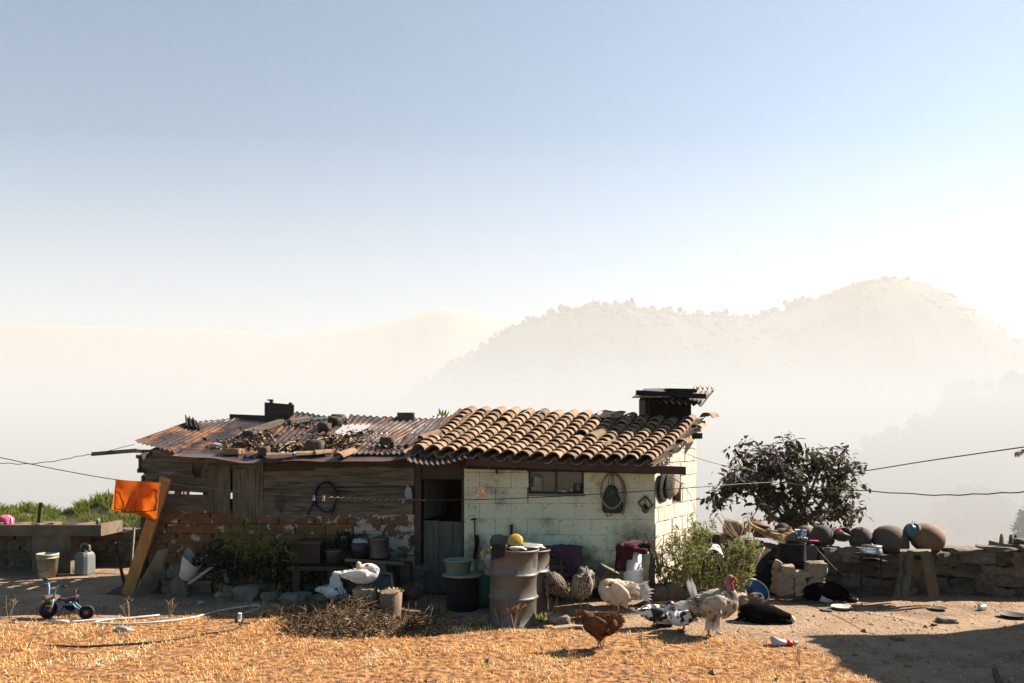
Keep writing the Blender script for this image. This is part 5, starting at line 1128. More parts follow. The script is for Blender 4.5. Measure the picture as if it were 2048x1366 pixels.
bw_ = thing('bank_wall', 'dark rubble wall holding back the grass bank behind the sink', 'wall', at(120, 1150, 13.0))
for ri, (y0, y1) in enumerate(((1146, 1122), (1124, 1098), (1100, 1078), (1080, 1058))):
    px = -60.0
    while px < 300:
        w_ = r0_.uniform(26, 60); cx_ = px + w_ / 2; c = at(cx_, (y0 + y1) / 2, 13.08); s_ = c.y / F
        inst('stone', r0_.choice(SM), bw_, c, rotm(r0_.uniform(-.08, .08), r0_.uniform(-.08, .08), 0), (w_ * s_ * 1.03, .32, (y0 - y1) * s_ * 1.12)); px += w_
# concrete washing sink
pila = thing('washing_sink', 'long concrete washing sink on a broad pedestal by the bank', 'sink', at(60, 1150, 12.0))
def pbox(mb, x0, x1, y0, y1, Y0, Y1):          # front face by pixels at Y0, straight back to Y1
    a, b = at(x0, y1, Y0), at(x1, y0, Y0); return mb.box(((a.x + b.x) / 2, (Y0 + Y1) / 2, (a.z + b.z) / 2), (b.x - a.x, Y1 - Y0, b.z - a.z))
YP = 12.15
mb = MB(); pbox(mb, -150, 202, 1050, 1056, YP, YP + .06); pbox(mb, -150, 202, 1056, 1072, YP + .004, YP + .06); mb.build('front_wall', M['concrete'], pila)
mb = MB(); pbox(mb, -150, 202, 1047, 1070, YP + .72, YP + .80); mb.build('rear_wall', M['concrete'], pila)
mb = MB(); pbox(mb, 195, 203, 1048, 1072, YP + .06, YP + .72); mb.build('end_wall', M['concrete'], pila)
for px in (2, 66, 138): mb = MB(); pbox(mb, px, px + 9, 1051, 1070, YP + .06, YP + .72); mb.build('divider', M['concrete'], pila)
mb = MB(); pbox(mb, -150, 195, 1066, 1071.5, YP + .06, YP + .72); mb.build('basin_floor', M['concrete'], pila)
mb = MB(); pbox(mb, 64, 141, 1072.2, 1162, YP + .03, YP + .62); mb.build('pedestal', M['concrete'], pila)
mb = MB(); pbox(mb, 3, 62, 1069, 1072, YP - .015, YP + .002); mb.build('apron', M['concrete'], pila)
mb = MB(); pbox(mb, 70, 80, 1048.5, 1050, YP + .0, YP + .5); mb.build('soap_ledge', M['concrete'], pila)
sp1 = thing('standpipe', 'rough wooden standpipe post with a tap behind the sink', 'post', at(80, 1062, 13.0))
mb = MB(); mb.bar(at(77, 1062, 13.0), at(82, 1005, 13.0), .055, .055, jit=.008); mb.build('post', M['darkwood'], sp1)
mb = MB(); mb.tube([at(82, 1012, 13.0), at(85, 1009, 12.9), at(84, 1014, 12.85)], .012, 6); mb.build('tap', M['iron'], sp1)
mb = MB(); c = at(195.5, 1050, 12.4); mb.lathe(c + V((0, 0, -.01)), [(.03, 0), (.032, .10), (.03, .115), (.024, .116)], 14); simple('green_cup', mb, 'greenplastic', 'small green plastic cup at the right end of the sink', 'cup')
bpk = thing('pink_bundle', 'pink and red cloth bundle on the left end of the sink', 'laundry', at(12, 1050, 12.4))
mb = MB(); mb.rock(at(13, 1041, 12.4), (.17, .2, .16), seed=4, rnd=.6, jit=.2, n=5); mb.build('cloth', M['pink'], bpk)
mb = MB(); mb.rock(at(2, 1045, 12.35), (.13, .2, .10), seed=8, rnd=.6, jit=.25, n=4); mb.build('sleeve', M['clayred'], bpk)
mb = MB(); mb.tube(catmull([at(14, 1030, 12.4), at(22, 1036, 12.37), at(24, 1049, 12.37)], 4), .012, 5); mb.build('strap', M['white'], bpk)
# bucket and jerrycan in front of the sink
def bucket(name, label, px0, px1, ytop, ybot, m, Y=None, lean=0.0):
    c = gp((px0 + px1) / 2, ybot - 1) if Y is None else at((px0 + px1) / 2, ybot, Y); s_ = c.y / F; r_ = (px1 - px0) / 2 * s_; h_ = (ybot - ytop) * s_ * .93
    root = thing(name, label, 'bucket', c); Mx = rotm(lean, 0, 0); mb = MB()
    mb.lathe(c, [(r_ * .82, 0), (r_ * .96, h_ * .80), (r_ * 1.01, h_ * .805), (r_ * 1.01, h_ * .83), (r_ * .975, h_ * .835), (r_ * .98, h_ * .9), (r_ * 1.02, h_ * .905), (r_ * 1.02, h_ * .93), (r_, h_), (r_ * .93, h_), (r_ * .8, h_ * .04)], 28, M=Mx); mb.build('body', M[m], root)
    mb = MB(); pts = [c + Mx @ V((math.cos(t) * r_ * 1.03, -.0 - math.sin(t) * r_ * 1.05, h_ * (.85 - .55 * math.sin(t)))) for t in np.linspace(0, math.pi, 13)]; mb.tube(pts, .004, 5); mb.build('handle', M['wire'], root); return root
bucket('plastic_bucket', 'off white plastic bucket on the ground before the sink', 75, 115, 1105, 1157, 'dirtywhite')
jc = thing('jerrycan', 'bluish white jerrycan with a big handle, right of the bucket', 'jerrycan', gp(170, 1151))
c = gp(170, 1150); s_ = c.y / F; w_ = 20 * s_; Mz = rotm(0, 0, -.22)
mb = MB()
ring = lambda r_, ch, z: [c + Mz @ V((sx * x, sy * y, z)) for sx, sy, x, y in ((-1, -1, r_, r_ - ch), (-1, -1, r_ - ch, r_), (1, -1, r_ - ch, r_), (1, -1, r_, r_ - ch), (1, 1, r_, r_ - ch), (1, 1, r_ - ch, r_), (-1, 1, r_ - ch, r_), (-1, 1, r_, r_ - ch))]
lv = [ring(w_ * .70, .04, .0), ring(w_ * .76, .04, .02), ring(w_ * .76, .04, 36 * s_), ring(w_ * .72, .045, 41 * s_), ring(w_ * .58, .04, 45 * s_)]
vs = [p for r_ in lv for p in r_]; fs = [(i * 8 + j, i * 8 + (j + 1) % 8, (i + 1) * 8 + (j + 1) % 8, (i + 1) * 8 + j) for i in range(4) for j in range(8)] + [tuple(range(7, -1, -1)), tuple(32 + j for j in range(8))]
mb.add(vs, fs); mb.build('body', M['jerry'], jc)
mb = MB(); t_ = c + V((0, 0, 45 * s_)); mb.tube(catmull([t_ + Mz @ V((-.07, 0, -.01)), t_ + Mz @ V((-.06, 0, .11)), t_ + Mz @ V((.06, 0, .12)), t_ + Mz @ V((.085, 0, .0))], 5), .017, 7); mb.build('handle', M['jerry'], jc)
mb = MB(); mb.lathe(t_ + Mz @ V((-.02, -.02, -.01)), [(.035, 0), (.035, .045), (.03, .05)], 12); mb.build('cap', M['black'], jc)
# planks and sticks leaning at the shack corner
def lean(name, label, a, b, w_, th, m, cat, face=None, jit=.005):
    a, b = V(a), V(b); mb = MB(); mb.bar(a, b, w_, th, (0, 1, 0), jit); return simple(name, mb, m, label, cat)
lean('leaning_plank', 'long sunlit raw plank leaning from the ground against the shack corner', gp(256, 1188), at(333, 955, 10.45), .16, .045, 'tanwood', 'plank')
mb = MB()
P0, P1 = gp(292, 1192), at(330, 1105, 10.4)
mb.grid(lambda a, b: P0.lerp(P1, b) + V(((a - .5) * .21 * math.cos(.5 * b), -.05 + (a - .5) * .22 * (.9 - 1.3 * b), .04 + (a - .5) * .05 + .015 * nz(a * 3, b * 4))), 3, 8, thick=.03, sm=False)
simple('warped_plank', mb, 'bark', 'short warped brown plank leaning next to the long raw plank', 'plank')
lean('fence_post', 'dark square post at the left end of the adobe wall', gp(289, 1184), at(290, 1034, 10.85), .09, .07, 'darkwood', 'post')
lean('leaning_rod', 'dark thick rod leaning left of the long raw plank', gp(249, 1170), at(229, 1085, 11.3), .035, .03, 'iron', 'rod')
lean('thin_pole', 'thin pole standing against the bank behind the long raw plank', gp(262, 1150), at(268, 1055, 12.6), .03, .03, 'greywood', 'pole')
mb = MB(); c = gp(232, 1187); mb.slab([c + V((-.15, -.05, .01)), c + V((.12, -.02, .02)), c + V((.16, .28, .10)), c + V((-.06, .3, .08))], .02, (0, 0, -1)); simple('flat_board', mb, 'darkwood', 'dark flat board lying at the foot of the long raw plank', 'board')
# heap of stones and cast-off things along the foot of the adobe wall
grock(362, 1192, 34, 42, 'big dark round stone under the broken bucket', seed=11, rnd=.6); grock(405, 1183, 46, 24, 'wide dark stone right of the broken bucket', seed=12, rnd=.6); grock(462, 1194, 28, 30, 'round dark stone left of the flower bucket', seed=13, rnd=.7)
grock(496, 1202, 46, 32, 'broad boulder at the foot of the flower bucket', seed=14, rnd=.4); grock(541, 1206, 32, 20, 'grey angular stone right of the broad boulder', seed=15, rnd=.35); grock(435, 1183, 22, 22, 'pale pointed stone between round stones by the wall', seed=16, rnd=.3)
grock(345, 1193, 20, 10, 'small stone at the foot of the warped plank', seed=17); grock(590, 1208, 54, 22, 'low wide stone in the shade right of the angular stone', seed=18); grock(640, 1206, 36, 16, 'low stone behind the white crouching duck', seed=19)
bkt = thing('broken_bucket', 'broken white plastic bucket tipped on a stone', 'bucket', gp(385, 1185))
c = at(375, 1150, 10.25); ax = V((.42, -.25, .85)).normalized(); Q = basis(V((1, 0, -.5)), ax); Q = Matrix((Q.col[0], ax.cross(Q.col[0]).normalized(), ax)).transposed()
mb = MB(); n_ = 28
def bb_(a, b, inn=0): t = a * 2 * math.pi; hh = .33 + .05 * math.sin(t * 2 + 1) + .04 * math.sin(t * 3); r_ = lerp(.10, .155, b) - inn; return c + Q @ V((math.cos(t) * r_, math.sin(t) * r_, b * hh - .03))
mb.grid(lambda a, b: bb_(a, b), n_, 5); mb.grid(lambda a, b: bb_(1 - a, b, .006), n_, 5); mb.build('body', M['white'], bkt)
mb = MB(); mb.lathe(c + Q @ V((0, 0, -.03)), [(.10, 0), (.02, .003)], 20, M=Q); mb.build('bottom', M['white'], bkt)
lean('pale_batten', 'pale slotted metal slat leaning right of the broken bucket', at(377, 1168, 10.0), at(432, 1128, 10.2), .03, .012, 'dirtywhite', 'batten')
mb = MB(); mb.tube(catmull([gp(396, 1172), gp(420, 1182, .02), gp(446, 1183, .04)], 4), .006, 5); simple('bent_wire', mb, 'brightalu', 'pale bent wire lying in front of the stones', 'wire')
mb = MB(); mb.lathe(gp(438, 1192, .03), [(.07, 0), (.05, .02), (.01, .03)], 14, M=rotm(.5, -.3, 0)); simple('broken_dish', mb, 'bag', 'broken pale blue dish on the ground at the end of the bent wire', 'dish')
mb = MB(); mb.lathe(gp(393, 1178, .05), [(.045, 0), (.03, .02), (.005, .025)], 12, M=rotm(.9, .5, 0)); simple('broken_saucer', mb, 'bag', 'little pale shard at the left end of the bent wire', 'shard')
mb = MB(); mb.rock(gp(403, 1209, .02), (.09, .06, .04), seed=3, n=3); simple('paper_scrap', mb, 'bag', 'small pale scrap on the bare dirt below the bent wire', 'scrap')
fk = thing('toy_rake', 'small broken rake with a pale head among the stones', 'rake', gp(452, 1180)); mb = MB(); a = at(448, 1141, 10.2)
mb.bar(at(444, 1142, 10.2), at(452, 1139, 10.2), .03, .02); mb.build('head', M['dirtywhite'], fk)
for k in range(3):
    mb = MB(); mb.tube([at(446 + k * 3, 1141, 10.2), at(452 + k * 3, 1166, 10.15)], .005, 4); mb.build('tine', M['trikeblue'], fk)
# oleander-like plant and its dark neighbour
fb = bucket('flower_bucket', 'old pale bucket used as a flower pot by the adobe wall', 485, 524, 1143, 1186, 'concrete')
shrub('potted_oleander', 'leggy narrow leaved plant growing up before the wide plank wall', [(500, 1072, 42, 28), (470, 1085, 34, 22), (525, 1090, 34, 26), (495, 1110, 26, 16), (540, 1105, 18, 20)], 10.1, 700, .10, 'shrub', 12, seed=21, base=(505, 1186), W=.16, spread=.25)
shrub('dark_bush', 'dense dark bush crouching against the adobe wall', [(440, 1115, 44, 34), (415, 1125, 30, 24), (475, 1130, 36, 34), (455, 1150, 40, 20)], 10.25, 2600, .05, 'darkleaf', 14, seed=22, base=(448, 1190))
shrub('low_dark_plant', 'dark leafy growth in the corner between pots and bush', [(560, 1120, 26, 36), (540, 1140, 30, 30), (575, 1150, 26, 26), (610, 1150, 30, 20)], 10.2, 1500, .06, 'darkleaf', 12, seed=23, base=(560, 1195))
shrub('yellow_green_plant', 'small plant with strap leaves beside the dark drum', [(586, 1118, 10, 10), (578, 1112, 8, 8)], 9.9, 60, .12, 'shrub', 4, seed=24, base=(590, 1180), W=.14, spread=.06)
shrub('pot_plant', 'small dark pot plant standing behind the bench pots', [(690, 1080, 18, 22), (672, 1092, 14, 12), (705, 1086, 12, 14)], 10.4, 420, .07, 'darkleaf', 6, seed=25, base=(690, 1185), W=.3, spread=.1)
# tricycle
tri = thing('tricycle', "child's old blue tricycle with long handlebars on the bare dirt", 'tricycle', gp(128, 1236))
TO = gp(128, 1234); s_ = TO.y / F
def T(px, py, dy=0.0): return V(((px - CX) / F * (TO.y + dy), TO.y + dy, TO.z + (1237 - py) * s_ + .0))
def wheel(c, r_, wd, ax, par):
    Q = basis(ax); Q = Matrix((Q.col[1], Q.col[2], Q.col[0])).transposed(); root = MB()
    root.lathe(c, [(r_ * .80, -wd / 2), (r_ * .95, -wd / 2), (r_, -wd / 4), (r_, wd / 4), (r_ * .95, wd / 2), (r_ * .80, wd / 2)], 24, M=Q, closed=True); w_ = root.build('wheel', M['rubber'], par)
    mb = MB(); mb.lathe(c, [(.02, -wd * .4), (r_ * .78, -wd * .2), (r_ * .805, 0), (r_ * .78, wd * .2), (.02, wd * .4)], 20, M=Q); mb.build('rim', M['black'], w_)
    mb = MB()
    for k in range(6): t = k * math.pi / 3; d = Q @ V((math.cos(t), math.sin(t), 0)); mb.bar(c + d * .02 - (Q @ V((0, 0, wd * .35))), c + d * r_ * .75 - (Q @ V((0, 0, wd * .25))), .022, .01)
    mb.build('spokes', M['rubber'], w_); mb = MB(); mb.lathe(c, [(.018, -wd * .5), (.018, wd * .5)], 8, M=Q); mb.build('hub', M['red'], w_)
AX = V((.35, -.93, 0)).normalized()
wheel(T(97, 1221, -.05), 17 * s_, .045, V((.75, -.66, 0)).normalized(), tri); wheel(T(173, 1223, -.12), 14 * s_, .05, AX, tri); wheel(T(143, 1219, .22), 13.5 * s_, .05, AX, tri)
mb = MB(); mb.tube(catmull([T(100, 1224, -.09), T(105, 1207, -.09), T(107, 1198, -.05), T(111, 1203, 0), T(124, 1210, 0), T(138, 1212, 0), T(148, 1207, 0), T(156, 1213, -.03), T(170, 1222, -.07)], 4), .013, 7)
mb.tube(catmull([T(136, 1212, .02), T(142, 1210, .06), T(152, 1222, .1), T(160, 1222, .0)], 3), .012, 6); mb.tube([T(107, 1198, -.05), T(100, 1208, .03), T(95, 1222, .03)], .011, 6); mb.build('frame', M['trikeblue'], tri)
mb = MB(); mb.tube(catmull([T(108, 1197, -.06), T(110, 1183, -.09), T(113, 1175, -.11), T(120, 1171, -.13), T(124, 1171, -.13)], 4), .012, 7); mb.tube(catmull([T(97, 1196, .06), T(98, 1180, .1), T(95, 1169, .13), T(92, 1166, .14)], 4), .012, 7); mb.tube([T(97, 1196, .06), T(103, 1198, 0), T(108, 1197, -.06)], .012, 6); mb.build('handlebar', M['trikeblue'], tri)
for a, b in ((T(121, 1171, -.13), T(133, 1173, -.14)), (T(94, 1168, .13), T(87, 1164, .15))): mb = MB(); mb.tube([a, a.lerp(b, .5), b], [.015, .017, .018], 8); mb.build('grip', M['black'], tri)
mb = MB(); mb.tube([T(117, 1202), T(124, 1201), T(136, 1203), T(146, 1199), T(153, 1196), T(156, 1198)], [(.018, .014), (.035, .018), (.06, .022), (.075, .025), (.07, .025), (.03, .02)], 10, up=V((0, 0, 1))); mb.build('seat', M['purplecloth'], tri)
mb = MB(); mb.tube(catmull([T(150, 1206, -.07), T(150, 1190, -.07), T(153, 1182, -.03), T(157, 1185, .03), T(158, 1203, .06)], 4), .008, 6); mb.build('seat_loop', M['black'], tri)
mb = MB(); mb.slab([T(84, 1209, -.08), T(103, 1211, -.12), T(103, 1204, 0), T(86, 1206, .06)], .015, (0, 0, -1)); mb.build('mudguard', M['yellow'], tri)
mb = MB(); mb.rock(T(101, 1200, -.02), (.14, .14, .09), seed=5, rnd=.5, jit=.25, n=4); mb.build('basket_rag', M['clayred'], tri)
mb = MB(); mb.bar(T(128, 1212, -.05), T(122, 1227, -.08), .018, .014); mb.box(T(121, 1228, -.1), (.07, .05, .015)); mb.build('pedal', M['black'], tri)
# hose snaking through the grass, and litter there
def gtube(pts, lift=.02): return catmull([gp(x, y, lift) for x, y in pts], 5)
mb = MB(); mb.tube(gtube([(140, 1247), (200, 1242), (250, 1240), (320, 1232)]) , .012, 6)
mb.tube(gtube([(320, 1232), (250, 1239), (205, 1244), (192, 1247), (205, 1251), (260, 1252), (330, 1247), (385, 1238), (440, 1226), (490, 1217), (518, 1216), (515, 1222), (480, 1233), (478, 1247)]), .012, 6)
simple('pale_hose', mb, 'hosewhite', 'pale garden hose looping through the grass edge', 'hose')
mb = MB(); mb.tube(gtube([(530, 1232), (510, 1245), (485, 1250), (488, 1242), (482, 1236)]), .012, 6); mb.tube(gtube([(486, 1252), (460, 1264), (400, 1272), (330, 1284), (240, 1292), (165, 1296), (100, 1292)], .012), .010, 6); simple('dark_hose', mb, 'wire', 'dark hose lying across the dry grass below the pale one', 'hose')
mb = MB(); mb.tube([gp(97, 1246, .03), gp(137, 1247, .025)], .016, 8); simple('white_pipe', mb, 'white', 'short white pipe lying in the grass under the tricycle', 'pipe')
mb = MB(); mb.box(gp(479, 1244, .05), (.035, .035, .11), rotm(.05, .1, 0), .004); simple('white_stake', mb, 'white', 'short white stake standing where the hoses cross', 'stake')
mb = MB(); mb.rock(gp(246, 1262, .02), (.16, .10, .05), seed=6, rnd=.5, jit=.35, n=4); simple('white_rag', mb, 'bag', 'crumpled white plastic rag in the grass by the hose', 'rag')
# clothes line with the orange cloth
LINE = [(-60, 905), (0, 915), (100, 936), (230, 959), (320, 966), (480, 984), (640, 994), (760, 999), (855, 1000), (1000, 998), (1200, 988), (1375, 976), (1480, 968), (1560, 964)]
def LY(px): return np.interp(px, [-60, 320, 830, 1375, 1560], [9.3, 9.75, 10.0, 9.9, 11.5])
cl = thing('clothes_line', 'thin clothes line strung across the whole house front', 'line', at(855, 1001, LY(855)))
mb = MB(); mb.tube(catmull([at(x, y, LY(x)) for x, y in LINE], 5), .0055, 5); mb.build('wire', M['wire'], cl)
mb = MB(); r0_ = random.Random(9)
tw_ = [at(x, np.interp(x, [l[0] for l in LINE], [l[1] for l in LINE]) + 1.2 * math.sin(x * .5), LY(x) + .006 * math.cos(x * .5)) for x in np.arange(655, 856, 3)]; mb.tube(tw_, .005, 4); mb.build('twisted_wire', M['rope'], cl)
for px, m in ((628, 'bluewhite'), (648, 'white'), (807, 'trikeblue')):
    mb = MB(); c = at(px, np.interp(px, [l[0] for l in LINE], [l[1] for l in LINE]), LY(px)); mb.box(c + V((-.008, -.012, -.015)), (.012, .012, .07), rotm(0, .12, 0)); mb.box(c + V((.008, -.012, -.015)), (.012, .012, .07), rotm(0, -.12, 0)); simple('clothes_peg', mb, m, {628: 'blue and white clothes peg left of the blue hose coil', 648: 'white clothes peg in front of the blue hose coil', 807: 'light blue clothes peg near the plank wall end'}[px], 'peg', 'pegs on the clothes line')
oc = thing('orange_cloth', 'sunlit orange cloth folded over the clothes line', 'cloth', at(278, 1036, 9.7))
def cl_y(px): return np.interp(px, [l[0] for l in LINE], [l[1] for l in LINE])
def front(a, b):
    px = lerp(232, 321, a) - 3 * b * (1 - a) - 9 * b * a; y0 = cl_y(px); y1 = lerp(1018, 1020, a) + 4 * math.sin(a * 3); return at(px, lerp(y0, y1, b), LY(px) - .03 - .03 * b + (.03 * math.sin(a * 9 + b * 2) + .02 * nz(a * 5, b * 3, 2)) * (.2 + b))
def back(a, b):
    px = lerp(232, 321, a) - 9 * b * (1 - a) - 8 * b * a; y0 = cl_y(px); y1 = np.interp(a, [0, .25, .55, .75, .95, 1], [1020, 1025, 1026, 1036, 1043, 1040]); return at(px, lerp(y0, y1, b), LY(px) + .03 + .05 * b + (.03 * math.sin(a * 8 + 2 + b) + .02 * nz(a * 5, b * 3, 9)) * (.2 + b))
mb = MB(); mb.grid(front, 18, 12); mb.grid(back, 18, 12); mb.build('cloth', M['orange'], oc)
mb = MB(); off = V((0, -.004, 0)); mb.tube([front(i / 18, 1) + off for i in range(19)], .006, 4); mb.tube([front(0, i / 10) + off for i in range(11)], .005, 4); mb.tube([front(1, i / 10) + off for i in range(11)], .005, 4); mb.tube([front(.5, i / 10) + off for i in range(11)], .0035, 4); mb.tube([back(i / 18, 1) + off for i in range(19)], .005, 4); mb.build('hem', M['hem'], oc)
# power wires
def wire(name, label, pts, r_=.006, wob=0):
    mb = MB(); P = catmull([at(*p) for p in pts], 6)
    if wob: P = [p + V((0, 0, wob * math.sin(i * 1.7))) for i, p in enumerate(P)]
    mb.tube(P, r_, 4); return simple(name, mb, 'wire', label, 'wire')
lean('eave_pole', 'thin dark pole sticking out left from the shack eave', at(183, 908, 10.4), at(274, 901, 10.6), .05, .04, 'darkwood', 'pole')
wire('slack_wire', 'slack twisted wire from the left frame edge to the eave pole', [(-60, 928, 10), (0, 926, 10.1), (50, 928, 10.2), (110, 922, 10.3), (160, 912, 10.4), (190, 908, 10.4)], .005, .006)
wire('short_wire', 'short wire rising from the eave pole to the roof corner', [(205, 905, 10.4), (235, 897, 10.5), (268, 889, 10.5)], .004)
wire('power_wire', 'upper black wire rising from the tree to the right frame edge', [(1560, 955, 12.8), (1690, 947, 12.5), (1860, 921, 11), (2048, 894, 9.5), (2120, 884, 9)], .008)
wire('lower_wire', 'lower sagging twisted wire from the tree to the right edge', [(1560, 964, 11.5), (1640, 975, 11.3), (1735, 982, 11), (1870, 990, 10.5), (1960, 988, 10), (2048, 984, 9.6), (2120, 982, 9.3)], .008, .006)
wire('house_wire', 'thin wire from the house side wall into the flowering tree', [(1364, 903, 10.9), (1400, 918, 11.3), (1450, 931, 12), (1520, 942, 12.6), (1560, 950, 12.8)], .005)
# ---------------------------------------------------------------- hung on the walls
def ring_pts(cx_, cy_, rx, ry, off, n=28, a0=0, a1=360): return [fw(cx_ + rx * math.cos(R(a)), cy_ + ry * math.sin(R(a)), off) for a in np.linspace(a0, a1, n)]
hc = thing('blue_hose_coil', 'coil of dark blue hose hung on the plank wall', 'hose', fw(645, 1030, .05)); mb = MB()
mb.tube(catmull([fw(616, 1028, .06), fw(628, 1004, .06)] + ring_pts(652, 994, 20, 30, .05, 20, 150, 500) + ring_pts(650, 996, 22, 31, .08, 14, 150, 400) + [fw(668, 1010, .08), fw(663, 1029, .06)], 3), .014, 7); mb.build('hose', M['bluehose'], hc)
mb = MB(); mb.bar(fw(653, 964, .02), fw(653, 964, .12), .012, .012); mb.build('nail', M['iron'], hc)
nt = thing('hanging_net', 'limp string net hanging from a nail on the plank wall', 'net', fw(560, 1025, .03)); mb = MB()
for k in range(7): a = k / 6; mb.tube(catmull([fw(562, 985, .03), fw(lerp(550, 568, a), 998, .03 + .02 * math.sin(a * 3)), fw(lerp(551, 568, a), 1012, .035), fw(562, 1026, .03)], 4), .0025, 3)
for y in (996, 1003, 1010, 1017): mb.tube([fw(lerp(550, 569, k / 6), y + (k % 2) * 2, .04) for k in range(7)], .002, 3)
mb.build('mesh', M['wire'], nt)
cb_ = MB(); cb_.tube(catmull([fw(672, 978, .04), fw(682, 972, .05), fw(692, 976, .04), fw(690, 996, .03)], 4), .003, 4); simple('bent_cable', cb_, 'wire', 'thin bent cable beside the blue hose coil', 'cable')
hb = thing('hanging_bag', 'white plastic bag hung at the right end of the plank wall', 'bag', fw(817, 997, .04)); mb = MB(); mb.rock(fw(817, 987, .05), (.095, .05, .16), seed=6, rnd=.5, jit=.2, n=5); mb.build('bag', M['bag'], hb); mb = MB(); mb.tube([fw(815, 970, .03), fw(817, 976, .04)], [.012, .02], 6); mb.build('knot', M['bag'], hb)
mb = MB(); mb.tube([fw(766, 993, .05), fw(771, 986, .05)], .008, 5); simple('orange_tool', mb, 'orange', 'small orange handled tool stuck behind the plank', 'tool')
mb = MB(); mb.tube([fw(761, 1013, .05), fw(764, 1003, .05)], .006, 5); simple('red_tool', mb, 'red', 'small red handled tool below the orange one', 'tool')
# poster on the house wall: a printed sheet with orange ornament
mb = MB(); mb.slab([fw(953, 999.5, .012), fw(971, 1000, .012), fw(971, 974, .012), fw(953, 973, .012)], .004, -NF); simple('wall_poster', mb, 'poster', 'small orange patterned print on the green wall beside the door', 'poster')
mb = MB(); mb.bar(fw(994, 931, .03), fw(994, 948, .03), .03, .03); simple('iron_hook', mb, 'iron', 'dark hook under the eave beam above the poster', 'hook')
# cane hoop with the dark patterned bag
hp = thing('cane_hoop', 'tall cane hoop hung round the dark bag', 'hoop', fw(1226, 1028, .05)); mb = MB(); mb.tube(ring_pts(1224, 982, 22, 35, .09, 32), .015, 7); mb.tube(catmull([fw(1232, 948, .06), fw(1245, 962, .06), fw(1251, 980, .06), fw(1250, 1005, .06), fw(1245, 1029, .06)], 4), .016, 7); mb.build('hoop', M['tanhoop'], hp)
bg_ = thing('drawstring_bag', 'dark patterned drawstring bag hanging inside the cane hoop', 'bag', fw(1226, 1028, .05))
mb = MB(); pr = [(1226, 971, 6), (1224, 978, 11), (1222, 990, 15), (1223, 1004, 19), (1226, 1015, 22), (1228, 1022, 20), (1228, 1026, 12)]
mb.tube([fw(x, y, .05) for x, y, r_ in pr], [(r_ * 10.3 / F, .05 if r_ > 8 else .02) for x, y, r_ in pr], 14, up=NF); mb.build('body', M['bagdk'], bg_)
for x in (1217, 1224, 1229): mb = MB(); mb.tube(catmull([fw(x, 972, .06), fw(x + (1222 - x) * .3, 955, .05), fw(1225, 949, .04)], 3), .005, 4); mb.build('cord', M['bagdk'], bg_)
mb = MB(); mb.tube(catmull([fw(1210, 1020, .06), fw(1213, 1031, .06), fw(1222, 1031, .06), fw(1225, 1024, .06)], 4), .005, 4); mb.build('loop', M['dkgreen'], bg_)
pf = thing('picture_frame', 'empty grey picture frame hung as a diamond near the house corner', 'frame', fw(1291, 1024, .03)); q = [(1291, 992), (1305, 1010), (1291, 1024), (1277, 1005)]
for i in range(4): a, b = q[i], q[(i + 1) % 4]; mb = MB(); mb.bar(fw(*a, .03), fw(*b, .03), .026, .02, NF); mb.build('side', M['concrete'], pf)
pb = thing('paint_brush', 'old paint brush hanging in the diamond picture frame', 'brush', fw(1290, 1012, .02)); mb = MB(); mb.bar(fw(1290, 995, .02), fw(1290, 1009, .02), .015, .012); mb.build('handle', M['tanwood'], pb); mb = MB(); mb.slab([fw(1286, 1014, .02), fw(1295, 1014, .02), fw(1293, 1008, .02), fw(1287, 1008, .02)], .02, -NF); mb.build('bristles', M['darkwood'], pb)
mb = MB(); mb.lathe(fw(1291, 1019, .01), [(.05, 0), (.045, .02), (.01, .025)], 14, M=Matrix((E1, V((0, 0, 1)), NF)).transposed()); simple('wall_plate', mb, 'iron', 'dark round lid behind the lower corner of the picture frame', 'plate')
# griddles hung on the side wall
def griddle(px, pyc, rr, label, m='iron', off=.03):
    c = rw(px, pyc, off); Q = Matrix((E2, V((0, 0, 1)), NR)).transposed() @ rotm(.10, 0, 0); mb = MB(); mb.lathe(c, [(rr, 0), (rr * 1.02, .02), (rr * .96, .03), (.01, .012)], 24, M=Q); simple('griddle', mb, m, label, 'griddle', 'griddles hung on the side wall')
griddle(1326, 972, .22, 'large sooty griddle hung nearest the front corner', 'soot'); griddle(1337, 968, .20, 'brownish griddle hung in the middle of the three', 'iron', .05); griddle(1349, 966, .18, 'pale edged griddle hung over the small side window', 'dirtywhite', .05)
mb = MB(); mb.tube([at(1338, 952, 10.1), at(1366, 967, 10.0)], .010, 5); mb.tube([at(1364, 968, 10.0), at(1377, 963, 10.3)], .010, 5); simple('wall_bracket', mb, 'white', 'thin white bracket rod below the beam end', 'bracket')
# ---------------------------------------------------------------- leaning on and standing before the front
hz_ = thing('garden_hoe', 'long handled hoe leaning upright beside the door', 'hoe', gp(950, 1196)); mb = MB(); mb.tube([gp(952, 1192), fw(949, 1040, .05)], .014, 6); mb.build('handle', M['bark'], hz_); mb = MB(); mb.slab([fw(941, 1041, .10), fw(953, 1040, .06), fw(953, 1036, .06), fw(943, 1037, .10)], .015, -NF); mb.build('blade', M['iron'], hz_)
mb = MB(); mb.grid(lambda a, b: fw(lerp(948, 956, a) + 2 * math.sin(b * 5), lerp(1070, 1118, b), .08 + .02 * math.sin(a * 5 + b * 3)), 5, 10, thick=.01); simple('maroon_rag', mb, 'maroon', 'maroon rag hanging on the handle of the hoe', 'rag')
lean('dark_stick', 'dark stick leaning on the wall above the front barrel', gp(1020, 1196), fw(1023, 1049, .03), .03, .03, 'iron', 'stick')
db = thing('black_drum', 'short black drum standing before the door', 'drum', gp(925, 1220)); c = gp(925, 1216); s_ = c.y / F
